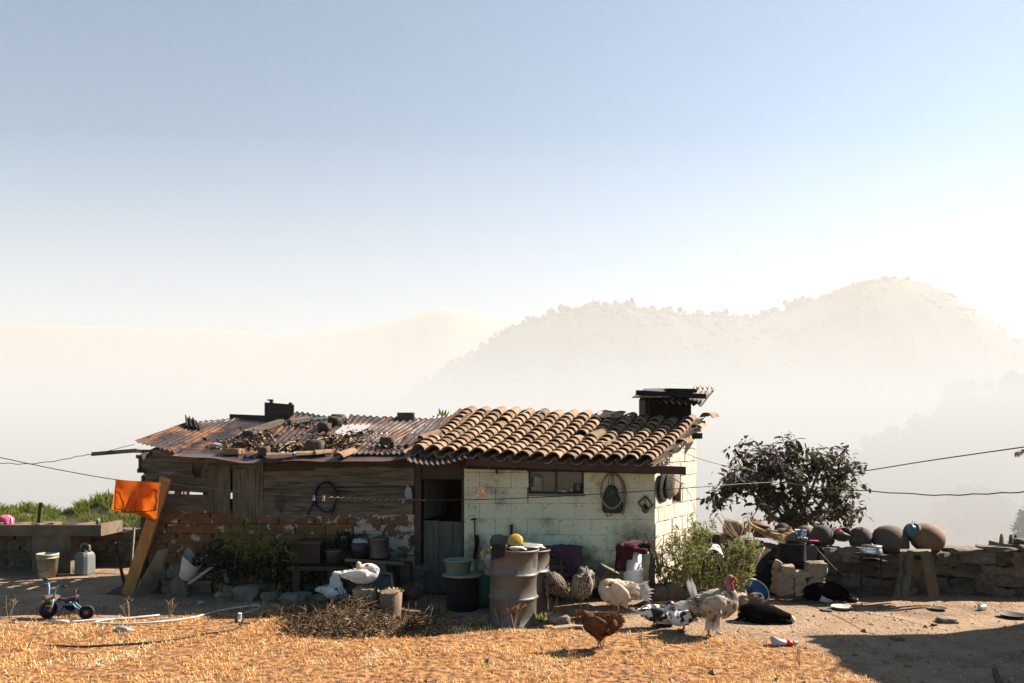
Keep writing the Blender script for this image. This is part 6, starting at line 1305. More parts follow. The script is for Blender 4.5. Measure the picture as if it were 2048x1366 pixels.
mb = MB(); mb.lathe(c, [(31 * s_, 0), (32 * s_, .02), (31.5 * s_, .2), (32.5 * s_, .22), (32 * s_, 62 * s_), (33 * s_, 66 * s_), (5 * s_, 66.5 * s_)], 28); mb.build('body', M['soot'], db)
tz = c.z + 67 * s_
mb = MB(); mb.lathe(V((c.x + .01, c.y, tz)), [(38 * s_, 0), (41.5 * s_, .006), (41 * s_, .018), (20 * s_, .03), (.01, .034)], 28, wob=.03); simple('round_griddle', mb, 'tanstone', 'worn round griddle laid over the black drum', 'griddle')
gb = thing('green_basin', 'pale green plastic basin on the round griddle', 'basin', V((c.x, c.y, tz + .03))); c2 = V((c.x - 9 * s_, c.y - .02, tz + .022)); r_ = 29 * s_
mb = MB(); mb.lathe(c2, [(r_ * .72, 0), (r_ * .78, .02), (r_ * .95, 26 * s_), (r_ * 1.03, 27 * s_), (r_ * 1.03, 28.5 * s_), (r_ * .95, 29.5 * s_), (r_ * .90, 27 * s_), (r_ * .70, .02)], 30); mb.build('body', M['greenplastic'], gb)
# the two dented barrels
def barrel(name, label, px0, px1, ytop, ybot, seed, tilt):
    c = gp((px0 + px1) / 2 - 2, ybot - 2); s_ = c.y / F; r_ = (px1 - px0) / 2 * s_ * .985; h_ = (ybot - ytop) * s_ * .95; root = thing(name, label, 'barrel', c)
    prof = [(.97, 0), (1.03, .004), (1.03, .02), (.97, .03), (.97, .15), (.97, .33), (1.0, .345), (1.045, .36), (1.0, .375), (.97, .39), (.97, .5), (.97, .64), (1.0, .655), (1.045, .67), (1.0, .685), (.97, .70), (.97, .82), (.97, .96), (1.03, .975), (1.035, .99), (1.0, 1.0), (.95, .995), (.94, .9)]
    n = 40; vs = []; 
    for a_, b_ in prof:
        for j in range(n):
            t = 2 * math.pi * j / n; rr = r_ * a_ * (1 + (.035 * nz(math.cos(t) * 2.2 + seed, math.sin(t) * 2.2, b_ * 5) if .03 < b_ < .96 else 0) + (.025 * nz(math.cos(t) * 6 + seed, math.sin(t) * 6, b_ * 12) if .03 < b_ < .96 else 0)); vs.append(c + rotm(0, tilt, 0) @ V((math.cos(t) * rr, math.sin(t) * rr, b_ * h_)))
    mb = MB(); mb.add(vs, [(i * n + j, i * n + (j + 1) % n, (i + 1) * n + (j + 1) % n, (i + 1) * n + j) for i in range(len(prof) - 1) for j in range(n)], True); mb.add(vs[-n:], [tuple(range(n))]); mb.build('body', M['barrel'], root)
    mb = MB(); mb.lathe(c + rotm(0, tilt, 0) @ V((0, 0, h_ * .9)), [(r_ * .93, 0), (r_ * .93, .008), (.01, .01)], 28); mb.build('contents', M['darkwood'], root)
    return c + rotm(0, tilt, 0) @ V((0, 0, h_)), r_
b1, br1 = barrel('oil_barrel', 'dented grey oil barrel in front, rags on its rim', 978, 1076, 1088, 1246, 2.0, .025)
b2, br2 = barrel('oil_barrel', 'dented grey oil barrel half hidden behind the front one', 1008, 1101, 1090, 1226, 6.0, .02)
for o in bpy.data.objects:
    if o.name.startswith('oil_barrel'): o['group'] = 'oil barrels in the yard'
mb = MB()
def rag(a, b):
    px = lerp(984, 1012, a); y = lerp(1090, lerp(1121, 1112, a) + 5 * nz(a * 7, 1), b); Y = b1.y - br1 * math.sqrt(max(.05, 1 - ((at(px, 0, b1.y).x - b1.x) / (br1 * 1.25)) ** 2)) - .035; return at(px, y - 1, Y + .05 * (1 - b) ** 3) + V((0, .012 * nz(a * 6, b * 6), 0))
mb.grid(rag, 9, 9, thick=.012); simple('black_rag', mb, 'cloth_black', 'black ragged cloth hanging over the front barrel rim', 'rag')
mb = MB(); mb.box(b1 + V((-.06, -.16, .02)), (.34, .12, .02), rotm(.03, .04, -.1), .004); simple('dark_board', mb, 'darkwood', 'dark board lying across the front barrel top', 'board')
mb = MB(); mb.box(b1 + V((.02, -.12, .045)), (.18, .10, .02), rotm(.1, .1, .3), .004); simple('wet_rag', mb, 'black', 'shiny black rag on the dark board of the front barrel', 'rag')
yb = thing('yellow_bowl', 'yellow plastic bowl standing tilted on the front barrel', 'bowl', b1 + V((0, 0, .02))); c = b1 + V((.01, .0, .075)); ax = V((.15, -.85, .5)).normalized(); Q = basis(V((1, 0, 0)), ax); Q = Matrix((Q.col[0], ax.cross(Q.col[0]).normalized(), ax)).transposed()
mb = MB(); mb.lathe(c, [(.09, -.05), (.095, 0), (.088, .03), (.06, .045), (.01, .048)], 24, M=Q); mb.build('bowl', M['yellow'], yb)
mb = MB(); mb.lathe(b1 + V((.17, -.02, .02)), [(.12, 0), (.14, .015), (.13, .02), (.01, .008)], 24, M=rotm(.06, .08, 0)); simple('barrel_plate', mb, 'brightalu', 'pale plate lying on the front barrel beside the yellow bowl', 'plate')
mb = MB(); mb.rock(b2 + V((.10, -.1, .03)), (.2, .12, .06), seed=3, rnd=.6, jit=.2, n=4); simple('pale_rag', mb, 'fbuff', 'pale rolled rag on the rear barrel top', 'rag')
mb = MB(); mb.rock(b1 + V((.04, -.2, .02)), (.18, .08, .04), seed=7, rnd=.6, jit=.3, n=4); simple('pale_scraps', mb, 'fbuff', 'pale scraps at the rim below the yellow bowl', 'scraps')
bucket('white_bucket', 'white bucket half hidden left of the front barrel', 965, 1000, 1104, 1150, 'white', Y=9.7)
mb = MB(); mb.rock(at(1000, 1083, 10.1), (.24, .15, .17), seed=12, rnd=.7, jit=.15, n=4); simple('grey_sack', mb, 'concrete', 'grey sack slumped against the wall behind the front barrel', 'sack')
gl_ = thing('work_gloves', 'pair of pale work gloves hanging over the white bucket rim', 'gloves', at(970, 1110, 9.65)); mb = MB()
for k in range(4): mb.tube(catmull([at(978, 1098 + k, 9.65), at(968, 1100 + k * 2, 9.6), at(961 + k, 1108 + k * 4, 9.6)], 3), .013, 6)
mb.build('fingers', M['rope'], gl_); mb = MB(); mb.rock(at(977, 1101, 9.65), (.10, .06, .05), seed=2, rnd=.7); mb.build('palm', M['rope'], gl_)
db2 = thing('dark_green_tub', 'dark green tub in shade between black drum and front barrel', 'tub', gp(974, 1212)); c = gp(972, 1212); mb = MB(); mb.lathe(c, [(.13, 0), (.17, .42), (.18, .44), (.165, .44), (.13, .03)], 24); mb.build('body', M['dkgreen'], db2)
mb = MB(); mb.lathe(c + V((.03, -.05, .45)), [(.02, 0), (.055, .03), (.06, .05), (.03, .09), (.01, .1)], 14, M=rotm(0, .5, 0)); simple('cream_scoop', mb, 'dirtywhite', 'cream scoop lying on the dark green tub', 'scoop')
# crate under the patterned cloth right of the barrels
cr = thing('wooden_crate', 'stack of slatted crates under the dark patterned cloth', 'crate', gp(1125, 1200)); Yc = 10.0
for (x0, x1, y0, y1) in ((1092, 1152, 1104, 1112), (1092, 1152, 1116, 1126), (1092, 1152, 1130, 1140), (1092, 1152, 1144, 1154), (1092, 1152, 1158, 1170), (1092, 1152, 1174, 1188)):
    mb = MB(); pbox(mb, x0, x1, y0, y1, Yc, Yc + .02); mb.build('slat', M['greywoodh'], cr)
for x in (1092, 1120, 1147): mb = MB(); pbox(mb, x, x + 5, 1102, 1192, Yc - .02, Yc - .001); mb.build('post', M['greywood'], cr)
mb = MB(); pbox(mb, 1094, 1151, 1103, 1192, Yc + .03, Yc + .35); mb.build('box', M['darkwood'], cr)
mb = MB()
def pc(a, b):
    px = lerp(1088, 1164, a); yb_ = np.interp(a, [0, .3, .55, .7, .85, 1], [1112, 1114, 1122, 1160, 1148, 1118]); top = 1098 - 4 * math.sin(math.pi * a)
    if b < .3: t = b / .3; return at(px, lerp(top - 4, top, t), lerp(Yc + .35, Yc - .05, t)) + V((0, 0, .015 * nz(a * 8, b * 8)))
    t = (b - .3) / .7; return at(px, lerp(top, yb_, t), Yc - .06 - .025 * math.sin(a * 18) * t)
mb.grid(pc, 30, 12, thick=.01); simple('patterned_cloth', mb, 'purplecloth', 'dark patterned cloth thrown over the slatted crates', 'cloth')
mb = MB(); mb.rock(at(1166, 1147, 9.85), (.12, .10, .17), M=rotm(0, .3, .4), seed=14, rnd=.35, jit=.5, n=6, sm=False); simple('plastic_bag', mb, 'oldbag', 'grubby plastic bag standing right of the crates', 'bag')
mb = MB(); mb.rock(at(1173, 1163, 9.75), (.25, .16, .18), M=rotm(0, -.15, .2), seed=15, rnd=.25, jit=.45, n=6, sm=False); simple('feed_sack', mb, 'oldbag', 'slumped pale feed sack below the grubby plastic bag', 'sack')
tb = thing('grey_tub', 'low grey tub full of dark rags by the wall', 'tub', gp(1212, 1200)); c = gp(1212, 1196); mb = MB(); mb.lathe(c, [(.16, 0), (.21, .2), (.225, .21), (.205, .21), (.15, .03)], 26); mb.build('body', M['alu'], tb)
mb = MB(); mb.rock(c + V((0, 0, .24)), (.38, .34, .22), seed=6, rnd=.5, jit=.25, n=5); simple('dark_rags', mb, 'cloth_black', 'heap of dark rags in the low grey tub', 'rags')
mb = MB(); mb.box(at(1217, 1150, 9.85), (.26, .24, .16), rotm(.2, .45, .3), .01); simple('tilted_box', mb, 'greywoodh', 'brown box tipped over on the dark rags', 'box')
# white column of a cut-down cylinder with clothes on it
wc = thing('white_cylinder', 'tall chipped white cylinder with clothes thrown on top', 'cylinder', gp(1268, 1200)); c = at(1267, 1190, 9.8); s_ = 9.8 / F
mb = MB(); mb.lathe(c, [(19.5 * s_, -.04), (19.5 * s_, 51 * s_), (18.8 * s_, 53 * s_), (15.8 * s_, 54 * s_), (15 * s_, 97 * s_), (12 * s_, 99 * s_)], 28); mb.build('body', M['whitepaint'], wc)
mb = MB(); mb.rock(at(1266, 1093, 9.72), (.33, .30, .13), seed=5, rnd=.6, jit=.3, n=6); mb.rock(at(1249, 1103, 9.62), (.17, .14, .20), seed=9, rnd=.6, jit=.3, n=5); mb.rock(at(1243, 1121, 9.6), (.09, .10, .16), M=rotm(0, .35, 0), seed=12, rnd=.6, jit=.25, n=4); simple('maroon_shawl', mb, 'maroon', 'maroon shawl draped over the top of the white cylinder', 'cloth')
mb = MB(); mb.grid(lambda a, b: at(lerp(1232, 1254, a) - 3 * b, lerp(1104, 1142 + 6 * nz(a * 5, 2), b), 9.66 + .02 * math.sin(a * 9)), 6, 8, thick=.03); simple('black_trousers', mb, 'cloth_black', 'black trousers hanging left of the white cylinder', 'cloth')
mb = MB(); mb.grid(lambda a, b: at(lerp(1279, 1300, a), lerp(1086, 1108 + 4 * nz(a * 5, 7), b), 9.62 + .02 * math.sin(a * 9)), 5, 6, thick=.03); simple('black_shirt', mb, 'cloth_black', 'black shirt hanging right of the white cylinder top', 'cloth')
mb = MB(); mb.rock(at(1294, 1106, 9.6), (.05, .04, .04), seed=3); simple('white_sock', mb, 'white', 'white sock tip hanging under the black shirt', 'sock')
# bench with pots against the adobe wall
be = thing('rough_bench', 'rough plank bench carrying pots before the limewashed adobe', 'bench', gp(750, 1195)); Y_ = 10.15
mb = MB(); mb.slab([at(690, 1117, Y_ - .15), at(808, 1125, Y_ - .15), at(808, 1121, Y_ + .2), at(690, 1113, Y_ + .2)], .04, (0, 0, -1)); mb.build('top', M['greywoodh'], be)
for x in (704, 752, 800): mb = MB(); pbox(mb, x, x + 20, 1128, 1196, Y_ - .08, Y_ + .15); mb.build('leg', M['darkwood'] if x != 752 else M['concrete'], be)
ap = thing('stock_pot', 'big dull aluminium stock pot with lid on the bench', 'pot', at(758, 1113, Y_)); s_ = Y_ / F
mb = MB(); mb.lathe(at(758, 1115, Y_), [(19.5 * s_, 0), (20 * s_, .02), (20 * s_, 36 * s_), (20.6 * s_, 37 * s_)], 26); mb.build('body', M['alu'], ap); mb = MB(); mb.lathe(at(758, 1078, Y_), [(21 * s_, 0), (21 * s_, .012), (10 * s_, .03), (.02, .032), (.02, .05), (.005, .05)], 26); mb.build('lid', M['alu'], ap)
mb = MB(); mb.lathe(at(792, 1117, Y_), [(10 * s_, 0), (13 * s_, .08), (13.6 * s_, .085), (12.5 * s_, .085), (9 * s_, .01)], 22); simple('small_basin', mb, 'teal', 'small teal basin at the right end of the bench', 'basin')
mb = MB(); mb.lathe(at(720, 1117, Y_), [(17 * s_, 0), (19 * s_, .2), (17 * s_, .22), (.01, .2)], 20); simple('black_pot', mb, 'black', 'black pot left of the stock pot, white bag on top', 'pot')
mb = MB(); mb.rock(at(722, 1084, Y_), (.2, .14, .09), seed=21, rnd=.6, jit=.25, n=5); simple('plastic_bag', mb, 'bag', 'bluish white plastic bag lying on the black pot', 'bag')
dr2 = thing('square_drum', 'dark square tin drum in the shade left of the pots', 'drum', at(616, 1128, 10.2)); mb = MB(); pbox(mb, 592, 640, 1086, 1128, 10.1, 10.4); mb.build('body', M['iron'], dr2); mb = MB(); pbox(mb, 590, 642, 1083, 1088, 10.08, 10.42); mb.build('rim', M['darkwood'], dr2)
mb = MB(); mb.lathe(at(668, 1124, 10.1), [(.09, 0), (.115, .15), (.12, .16), (.105, .16), (.08, .02)], 22); simple('banded_pot', mb, 'alu', 'dim grey pot with banded rim beside the square drum', 'pot')
mb = MB(); mb.slab([at(575, 1134, 9.95), at(690, 1134, 9.95), at(690, 1128, 10.4), at(575, 1128, 10.4)], .05, (0, 0, -1)); 
for x in (585, 670): pbox(mb, x, x + 14, 1134, 1196, 10.0, 10.2)
simple('low_shelf', mb, 'darkwood', 'dark low shelf under the square drum and banded pot', 'shelf')
dc = thing('grey_chair_tub', 'dark grey plastic tub with rounded shiny rim behind the log', 'tub', gp(760, 1200))
mb = MB(); mb.slab([at(742, 1190, 9.7), at(784, 1190, 9.7), at(783, 1152, 9.8), at(743, 1152, 9.8)], .3, (0, 1, 0)); mb.build('body', M['greyplastic'], dc); mb = MB(); mb.tube(catmull([at(741, 1152, 9.7), at(758, 1148, 9.7), at(776, 1147, 9.7), at(783, 1152, 9.7), at(786, 1190, 9.62)], 5), .016, 7); mb.build('rim', M['jerry'], dc)
# block, log and brush heap in the front
grock(728, 1228, 44, 58, 'tan lit stone block the white duck stands on', 'tanstone', rnd=.2, seed=31, jit=.06, name='stone_block', cat='stone')
lg = thing('chopping_log', 'upright sawn log with a frayed sunlit top in the brush heap', 'log', gp(781, 1242)); c = gp(781, 1240); s_ = c.y / F
mb = MB(); mb.lathe(c, [(24 * s_, -.02), (23 * s_, .05), (22 * s_, 30 * s_), (22.5 * s_, 57 * s_), (20 * s_, 60 * s_), (.01, 59 * s_)], 22, M=rotm(0, .03, 0), wob=.10); mb.build('trunk', M['bark'], lg)
mb = MB(); r0_ = random.Random(3)
for k in range(60): t = r0_.random() * 6.28; q = c + V((math.cos(t) * 21 * s_, math.sin(t) * 21 * s_, 59 * s_)); mb.leaf(q, V((math.cos(t), math.sin(t), r0_.uniform(.2, 1.2))), rv(), r0_.uniform(.02, .05), .015, sm=False)
mb.build('frayed_top', M['rope'], lg)
hp_ = MB(); r0_ = random.Random(19)
for k in range(1500):
    t = r0_.gauss(0, .46); px = 715 + t * 190; 
    if px > 900 or px < 560: continue
    hmax = 46 * math.exp(-(t / .55) ** 2) + 6; py = r0_.uniform(1222, 1272) - 0; h_ = r0_.random() ** 1.4 * hmax; p = gp(px, py); p.z += h_ * p.y / F * .75; d = V((r0_.uniform(-1, 1), r0_.uniform(-1, 1), r0_.uniform(-.35, .6))).normalized(); L_ = r0_.uniform(.06, .28)
    hp_.tube([p, p + d * L_ * .5 + rv(.02), p + d * L_], [.0055, .004, .002], 3)
for k in range(2600):
    t = r0_.gauss(0, .46); px = 715 + t * 190
    if px > 900 or px < 560: continue
    hmax = 42 * math.exp(-(t / .55) ** 2) + 5; p = gp(px, r0_.uniform(1220, 1276)); p.z += r0_.random() ** 1.5 * hmax * p.y / F * .75; hp_.leaf(p, rv(), rv(), r0_.uniform(.02, .07), r0_.uniform(.01, .035), sm=False)
tag(hp_.build('brush_heap', M['brush']), kind='stuff')
mn = MB(); mn.grid(lambda a, b: gp(lerp(580, 870, a), lerp(1275, 1205, b)) + V((0, 0, .12 * math.exp(-((a - .45) / .28) ** 2) * math.sin(math.pi * b) ** .8 - .02 + .02 * nz(a * 9, b * 5))), 30, 12); tag(mn.build('brush_mound', M['litter']), kind='stuff')
mb = MB(); c = gp(740, 1245); mb.tube(catmull([gp(845, 1236, .08), gp(800, 1240, .14), gp(760, 1232, .2)], 4), .018, 6); simple('dead_branch', mb, 'bark', 'dead branch lying right of the chopping log', 'branch')
for (px, py, px2, py2, lb, m) in ((1105, 1259, 1152, 1255, 'pale thin board on the ground left of the brown hen', 'tanstone'), (1090, 1253, 1100, 1255, 'small yellowish board scrap beside the thin boards', 'tanwood'), (1140, 1254, 1172, 1258, 'second thin board reaching under the brown hen', 'tanstone')):
    a, b = gp(px, py, .02), gp(px2, py2, .03); mb = MB(); mb.bar(a, b, .10, .018, jit=.006); simple('ground_board', mb, m, lb, 'board')
mb = MB(); mb.rock(gp(915, 1236, .02), (.12, .08, .05), seed=9, rnd=.6, jit=.3, n=4); simple('lilac_rag', mb, 'bloom', 'small lilac rag on the shaded dirt before the black drum', 'rag')
def tuft(px, py, label, m, n, L_, seed, name='weed', W=.12):
    r_ = random.Random(seed); c = gp(px, py); root = thing(name, label, 'weed', c); mb = MB()
    for k in range(n): d = V((r_.uniform(-1, 1), r_.uniform(-1, 1), r_.uniform(.3, 1.3))); mb.leaf(c + V((r_.uniform(-.08, .08), r_.uniform(-.05, .05), 0)) , d, rv(), L_ * r_.uniform(.5, 1.3), L_ * W, sm=False)
    mb.build('leaves', M[m], root)
tuft(950, 1250, 'curled dead clump left of the front barrel foot', 'twig', 60, .14, 4); tuft(935, 1246, 'low dead clump beside the curled one', 'twig', 30, .10, 5)
tuft(1075, 1240, 'grey green weed at the foot of the front barrel', 'shrub', 70, .10, 6, W=.3); tuft(1048, 1246, 'small weed before the front barrel', 'shrub', 40, .08, 7, W=.3); tuft(1095, 1232, 'pale weed filling the gap right of the barrels', 'twig', 80, .09, 8, W=.3); tuft(1160, 1240, 'dry weed between grey stone and brown hen', 'twig', 40, .10, 9)
def stalk(px, py, hpx, label, seed, n=4):
    r_ = random.Random(seed); c = gp(px, py); s_ = c.y / F; root = thing('dry_stalk', label, 'weed', c); mb = MB()
    for k in range(n):
        t = c + V((r_.uniform(-.35, .35) * hpx * s_, r_.uniform(-.1, .1), hpx * s_ * r_.uniform(.6, 1.0))); m_ = c.lerp(t, .5) + V((r_.uniform(-.02, .02), 0, .02)); mb.tube(catmull([c, m_, t], 3), .003, 4)
        for q in range(4): f_ = m_.lerp(t, r_.random()); mb.tube([f_, f_ + V((r_.uniform(-.05, .05), r_.uniform(-.03, .03), r_.uniform(.01, .06)))], .002, 3)
    mb.build('stems', M['twig'], root)
for a in ((1000, 1255, 42, 'forked dry stalk left in front of the front barrel', 1), (1013, 1252, 36, 'thin dry stalk in front of the front barrel, second from left', 2), (1028, 1258, 56, 'tallest dry stalk before the right side of the front barrel', 3), (258, 1243, 48, 'branching dry stalk in front of the long raw plank', 4), (338, 1236, 42, 'rust coloured dry stalk right of the hose loop', 5), (18, 1240, 44, 'tall dry stalk at the far left before the sink', 6), (440, 1222, 36, 'single dry stalk standing below the bent wire', 7), (500, 1222, 22, 'pale bent stalk at the grass edge by the angular stone', 8), (1205, 1300, 52, 'pale forked stalk crossing the brown hen', 9), (1140, 1330, 34, 'small dead twig left of the brown hen', 10), (1285, 1300, 40, 'thin dry stem right of the brown hen', 11), (1600, 1330, 40, 'lone dry stem in the grass below the crushed bottle', 12), (55, 1300, 34, 'dry stem in the lower left grass', 13), (640, 1236, 30, 'dry stem at the left foot of the brush heap', 14)): stalk(*a)
# ---------------------------------------------------------------- poultry and dogs
def loft(mb, pts, n=12):
    """continuous body along a spine: (x, z, half width, half height[, y])"""
    P = [V((p[0], p[4] if len(p) > 4 else 0.0, p[1])) for p in pts]; Rr = [(p[2], p[3]) for p in pts]
    m = 3; Q = catmull(P, m); rr = []
    for i in range(len(P) - 1):
        for k in range(m): t = k / m; t2 = t * t * (3 - 2 * t); rr.append((lerp(Rr[i][0], Rr[i + 1][0], t2), lerp(Rr[i][1], Rr[i + 1][1], t2)))
    rr.append(Rr[-1]); return mb.tube(Q, rr, n, up=None), Q, rr
def animal(name, label, cat, loc, rz, group=None): return thing(name, label, cat, loc, group, rz)
def Lb(mb, name, m, root): return mb.build(name, M[m], root, local=True)
def plumage(root, Q, rr, m, n, L_, seed, t0=.1, t1=.8, lift=.9, W=.55, droop=0.0, name='plumage'):
    r_ = random.Random(seed); mb = MB(); k = len(Q)
    for _ in range(n):
        i = int(r_.uniform(t0, t1) * (k - 1)); a = r_.uniform(0, 6.283); q = Q[i]; w_, h_ = rr[i]; d = (Q[max(i - 1, 0)] - Q[min(i + 1, k - 1)]).normalized(); sd = d.cross(V((0, 0, 1))); sd = sd.normalized() if sd.length > .05 else V((0, 1, 0)); u = sd.cross(d).normalized()
        nrm = (sd * math.cos(a) + u * math.sin(a)); p = q + sd * (math.cos(a) * w_ * lift) + u * (math.sin(a) * h_ * lift); mb.leaf(p, d + nrm * .28 + rv(.15) - V((0, 0, droop)), nrm, L_ * r_.uniform(.7, 1.3), L_ * W, bend=.25, sm=False)
    o = Lb(mb, name, m, root); o['kind'] = 'stuff'; return o
def raise_kids(root, dz):
    for c in root.children:
        if not c.name.startswith('leg'): c.location.z += dz
def legs(root, pts, m='birdleg', r_=.009):
    for (x, y, z, fx) in pts:
        mb = MB(); mb.tube([V((x, y, z)), V((x - .01, y, z * .5)), V((fx, y, .012))], [r_ * 1.5, r_, r_], 6)
        for a in (-.5, 0, .5): mb.tube([V((fx, y, .012)), V((fx + .06 * math.cos(a), y + .06 * math.sin(a), .005))], [r_ * .7, r_ * .35], 5)
        mb.tube([V((fx, y, .012)), V((fx - .03, y, .005))], [r_ * .6, r_ * .3], 4); Lb(mb, 'leg', m, root)
def fan(root, name, m, base, dirs, L_, W, bend=.1):
    for d in dirs: mb = MB(); mb.leaf(base, V(d).normalized(), (0, -1, .2), L_ * rng.uniform(.85, 1.1), W, bend=bend); Lb(mb, name, m, root)
def wing(root, side, pts, m, nprim, tip, L_, seed, name='wing'):
    mb = MB(); loft(mb, pts, 10); r_ = random.Random(seed)
    for k in range(nprim):
        t = k / max(1, nprim - 1); b = V((lerp(pts[1][0], pts[-2][0], t), pts[-2][4] * 1.05, lerp(pts[1][1], pts[-2][1], t) - .01)); mb.leaf(b, V(tip) + V((.25 * (.5 - t), .02 * side, -.1 * t)), (0, side, .1), L_ * r_.uniform(.85, 1.1), .045, bend=.08, sm=False)
    return Lb(mb, name, m, root)
G1 = 'poultry in the yard'
def head(root, p, r_, d, skin, beakm='beak', eye=True, comb=False):
    p = V(p); d = V(d).normalized(); mb = MB(); mb.tube([p + d * r_ * .7, p + d * r_ * 1.5, p + d * r_ * 2.3], [r_ * .45, r_ * .33, r_ * .08], 7); Lb(mb, 'beak', beakm, root); sd = d.cross(V((0, 0, 1))).normalized()
    if eye:
        for s_ in (-1, 1): mb = MB(); mb.rock(p + d * r_ * .3 + sd * (s_ * r_ * .85) + V((0, 0, r_ * .25)), (r_ * .3,) * 3, rnd=1, jit=0, n=2); Lb(mb, 'eye', 'eye', root)
    if comb:
        mb = MB()
        for k in range(4): mb.leaf(p + d * (r_ * (.6 - k * .4)) + V((0, 0, r_ * .7)), V((0, 0, 1)) - d * .3, sd, r_ * 1.0, r_ * .6, sm=False)
        Lb(mb, 'comb', 'wattle', root)
# the tom turkey, red head up, wing and tail feathers spread; bird looks to +x
def scale_px(p): return p.y / F
tk = animal('turkey', 'pale tom turkey with red head and drooping wing feathers', 'turkey', gp(1420, 1270), -.12, G1)
mb = MB(); S = [(-.20, .33, .02, .02), (-.16, .34, .07, .08), (-.08, .33, .12, .13), (.02, .34, .15, .165), (.12, .355, .14, .17), (.19, .385, .10, .14), (.225, .44, .055, .085), (.225, .50, .035, .05), (.205, .56, .026, .034), (.19, .60, .024, .03), (.20, .635, .028, .032), (.225, .645, .026, .028), (.245, .635, .012, .014)]
_, Q, rr = loft(mb, S[:8], 14); Lb(mb, 'body', 'fpale', tk); mb = MB(); loft(mb, [(.226, .47, .040, .055), (.222, .51, .034, .042), (.205, .56, .027, .034), (.192, .60, .024, .03), (.195, .63, .028, .032), (.22, .648, .028, .03), (.245, .64, .016, .018)], 10); Lb(mb, 'head', 'wattleblue', tk)
head(tk, (.235, .64, 0) and (.235, 0, .638), .024, (1, 0, -.3), 'wattle'); mb = MB(); mb.tube([V((.248, -.01, .65)), V((.27, -.02, .635)), V((.272, -.02, .60)), V((.262, -.02, .57))], [.008, .011, .012, .007], 6); mb.tube([V((.215, -.012, .60)), V((.235, -.015, .56)), V((.245, -.012, .50)), V((.248, -.01, .44))], [.012, .018, .018, .01], 7); Lb(mb, 'wattle', 'wattle', tk)
plumage(tk, Q, rr, 'fpale', 420, .07, 1, .12, .95, droop=.2)
wing(tk, -1, [(.14, .42, .02, .05, -.13), (.08, .40, .035, .09, -.16), (-.02, .36, .04, .10, -.17), (-.10, .31, .025, .06, -.15)], 'fpale', 9, (-.12, 0, -1), .24, 2); wing(tk, 1, [(.14, .42, .02, .05, .13), (.06, .38, .035, .09, .16), (-.06, .34, .03, .08, .15), (-.12, .30, .02, .05, .13)], 'fpale', 6, (-.4, 0, -1), .2, 3)
fan(tk, 'tail_feather', 'fwhite', V((-.15, 0, .36)), [(-.25 + .07 * k, .25 * ((k % 3) - 1), 1) for k in range(-3, 3)], .26, .055); fan(tk, 'tail_feather', 'fwhite', V((-.17, 0, .33)), [(-1, .2 * k, -.05 + .1 * k) for k in (-1, 0, 1)], .19, .09)
fan(tk, 'belly_feather', 'fwhite', V((.02, -.06, .24)), [(.5 - .17 * k, -.1, -1) for k in range(7)], .22, .04); legs(tk, [(-.01, -.05, .24, -.02), (.06, .06, .24, .09)], 'birdleg', .011)
# buff turkey, head down to the left, fan to the right
tb_ = animal('turkey', 'buff turkey preening with its fanned tail to the right', 'turkey', gp(1243, 1236), math.pi - .15, G1)
mb = MB(); _, Q, rr = loft(mb, [(-.16, .31, .03, .03), (-.12, .31, .09, .10), (-.03, .29, .125, .14), (.07, .27, .13, .15), (.15, .28, .11, .13), (.20, .33, .075, .09), (.20, .385, .045, .05), (.15, .41, .032, .036), (.09, .40, .03, .032, -.05), (.05, .38, .02, .022, -.09)], 14); Lb(mb, 'body', 'fbuff', tb_)
plumage(tb_, Q, rr, 'fbuff', 520, .065, 4, .05, .8, droop=.15)
wing(tb_, 1, [(.12, .36, .02, .05, .12), (.06, .34, .03, .09, .145), (-.02, .28, .03, .08, .14), (-.08, .22, .02, .04, .12)], 'fbuff', 7, (-.35, 0, -1), .17, 5); wing(tb_, -1, [(.12, .36, .02, .05, -.12), (.06, .34, .03, .09, -.145), (-.02, .28, .03, .08, -.14), (-.08, .22, .02, .04, -.12)], 'fbuff', 6, (-.35, 0, -1), .16, 6)
fan(tb_, 'tail_feather', 'fwhite', V((-.14, 0, .31)), [(-1, .10 * (k - 4), .62 - .17 * k) for k in range(8)], .24, .06); fan(tb_, 'tail_covert', 'fbuff', V((-.10, 0, .31)), [(-1, .2 * (k - 2), .7 - .36 * k) for k in range(5)], .17, .09); legs(tb_, [(.05, -.05, .2, .03), (.09, .05, .2, .10)])
# barred bird preening, seen from the front
b3 = animal('turkey', 'barred grey brown turkey hen preening in the middle of the yard', 'turkey', gp(1167, 1240), -1.2, G1)
mb = MB(); _, Q, rr = loft(mb, [(-.17, .20, .02, .02), (-.12, .24, .08, .07), (-.04, .29, .115, .12), (.04, .33, .12, .135), (.10, .37, .10, .11), (.12, .42, .06, .065), (.09, .45, .04, .042, .04), (.05, .45, .03, .032, .09), (.03, .42, .022, .024, .11)], 14); Lb(mb, 'body', 'fbar', b3); plumage(b3, Q, rr, 'fbar', 420, .06, 7, .08, .85, droop=.2)
for s_ in (-1, 1): wing(b3, s_, [(.10, .40, .02, .05, .10 * s_), (.03, .36, .03, .09, .125 * s_), (-.06, .28, .03, .07, .12 * s_), (-.12, .22, .02, .04, .10 * s_)], 'fbar', 5, (-.5, 0, -1), .13, 8)
head(b3, (.03, .11, .44), .022, (-.3, 1, -.5), 'wattle'); mb = MB(); mb.rock((.05, .085, .465), (.05, .06, .04), rnd=1, jit=.05); Lb(mb, 'crown', 'fwhite', b3); fan(b3, 'tail_feather', 'fbar', V((-.14, 0, .22)), [(-1, .14 * k, -.7) for k in (-1, 0, 1)], .14, .05); legs(b3, [(.02, -.05, .2, .03), (.03, .05, .2, .05)])
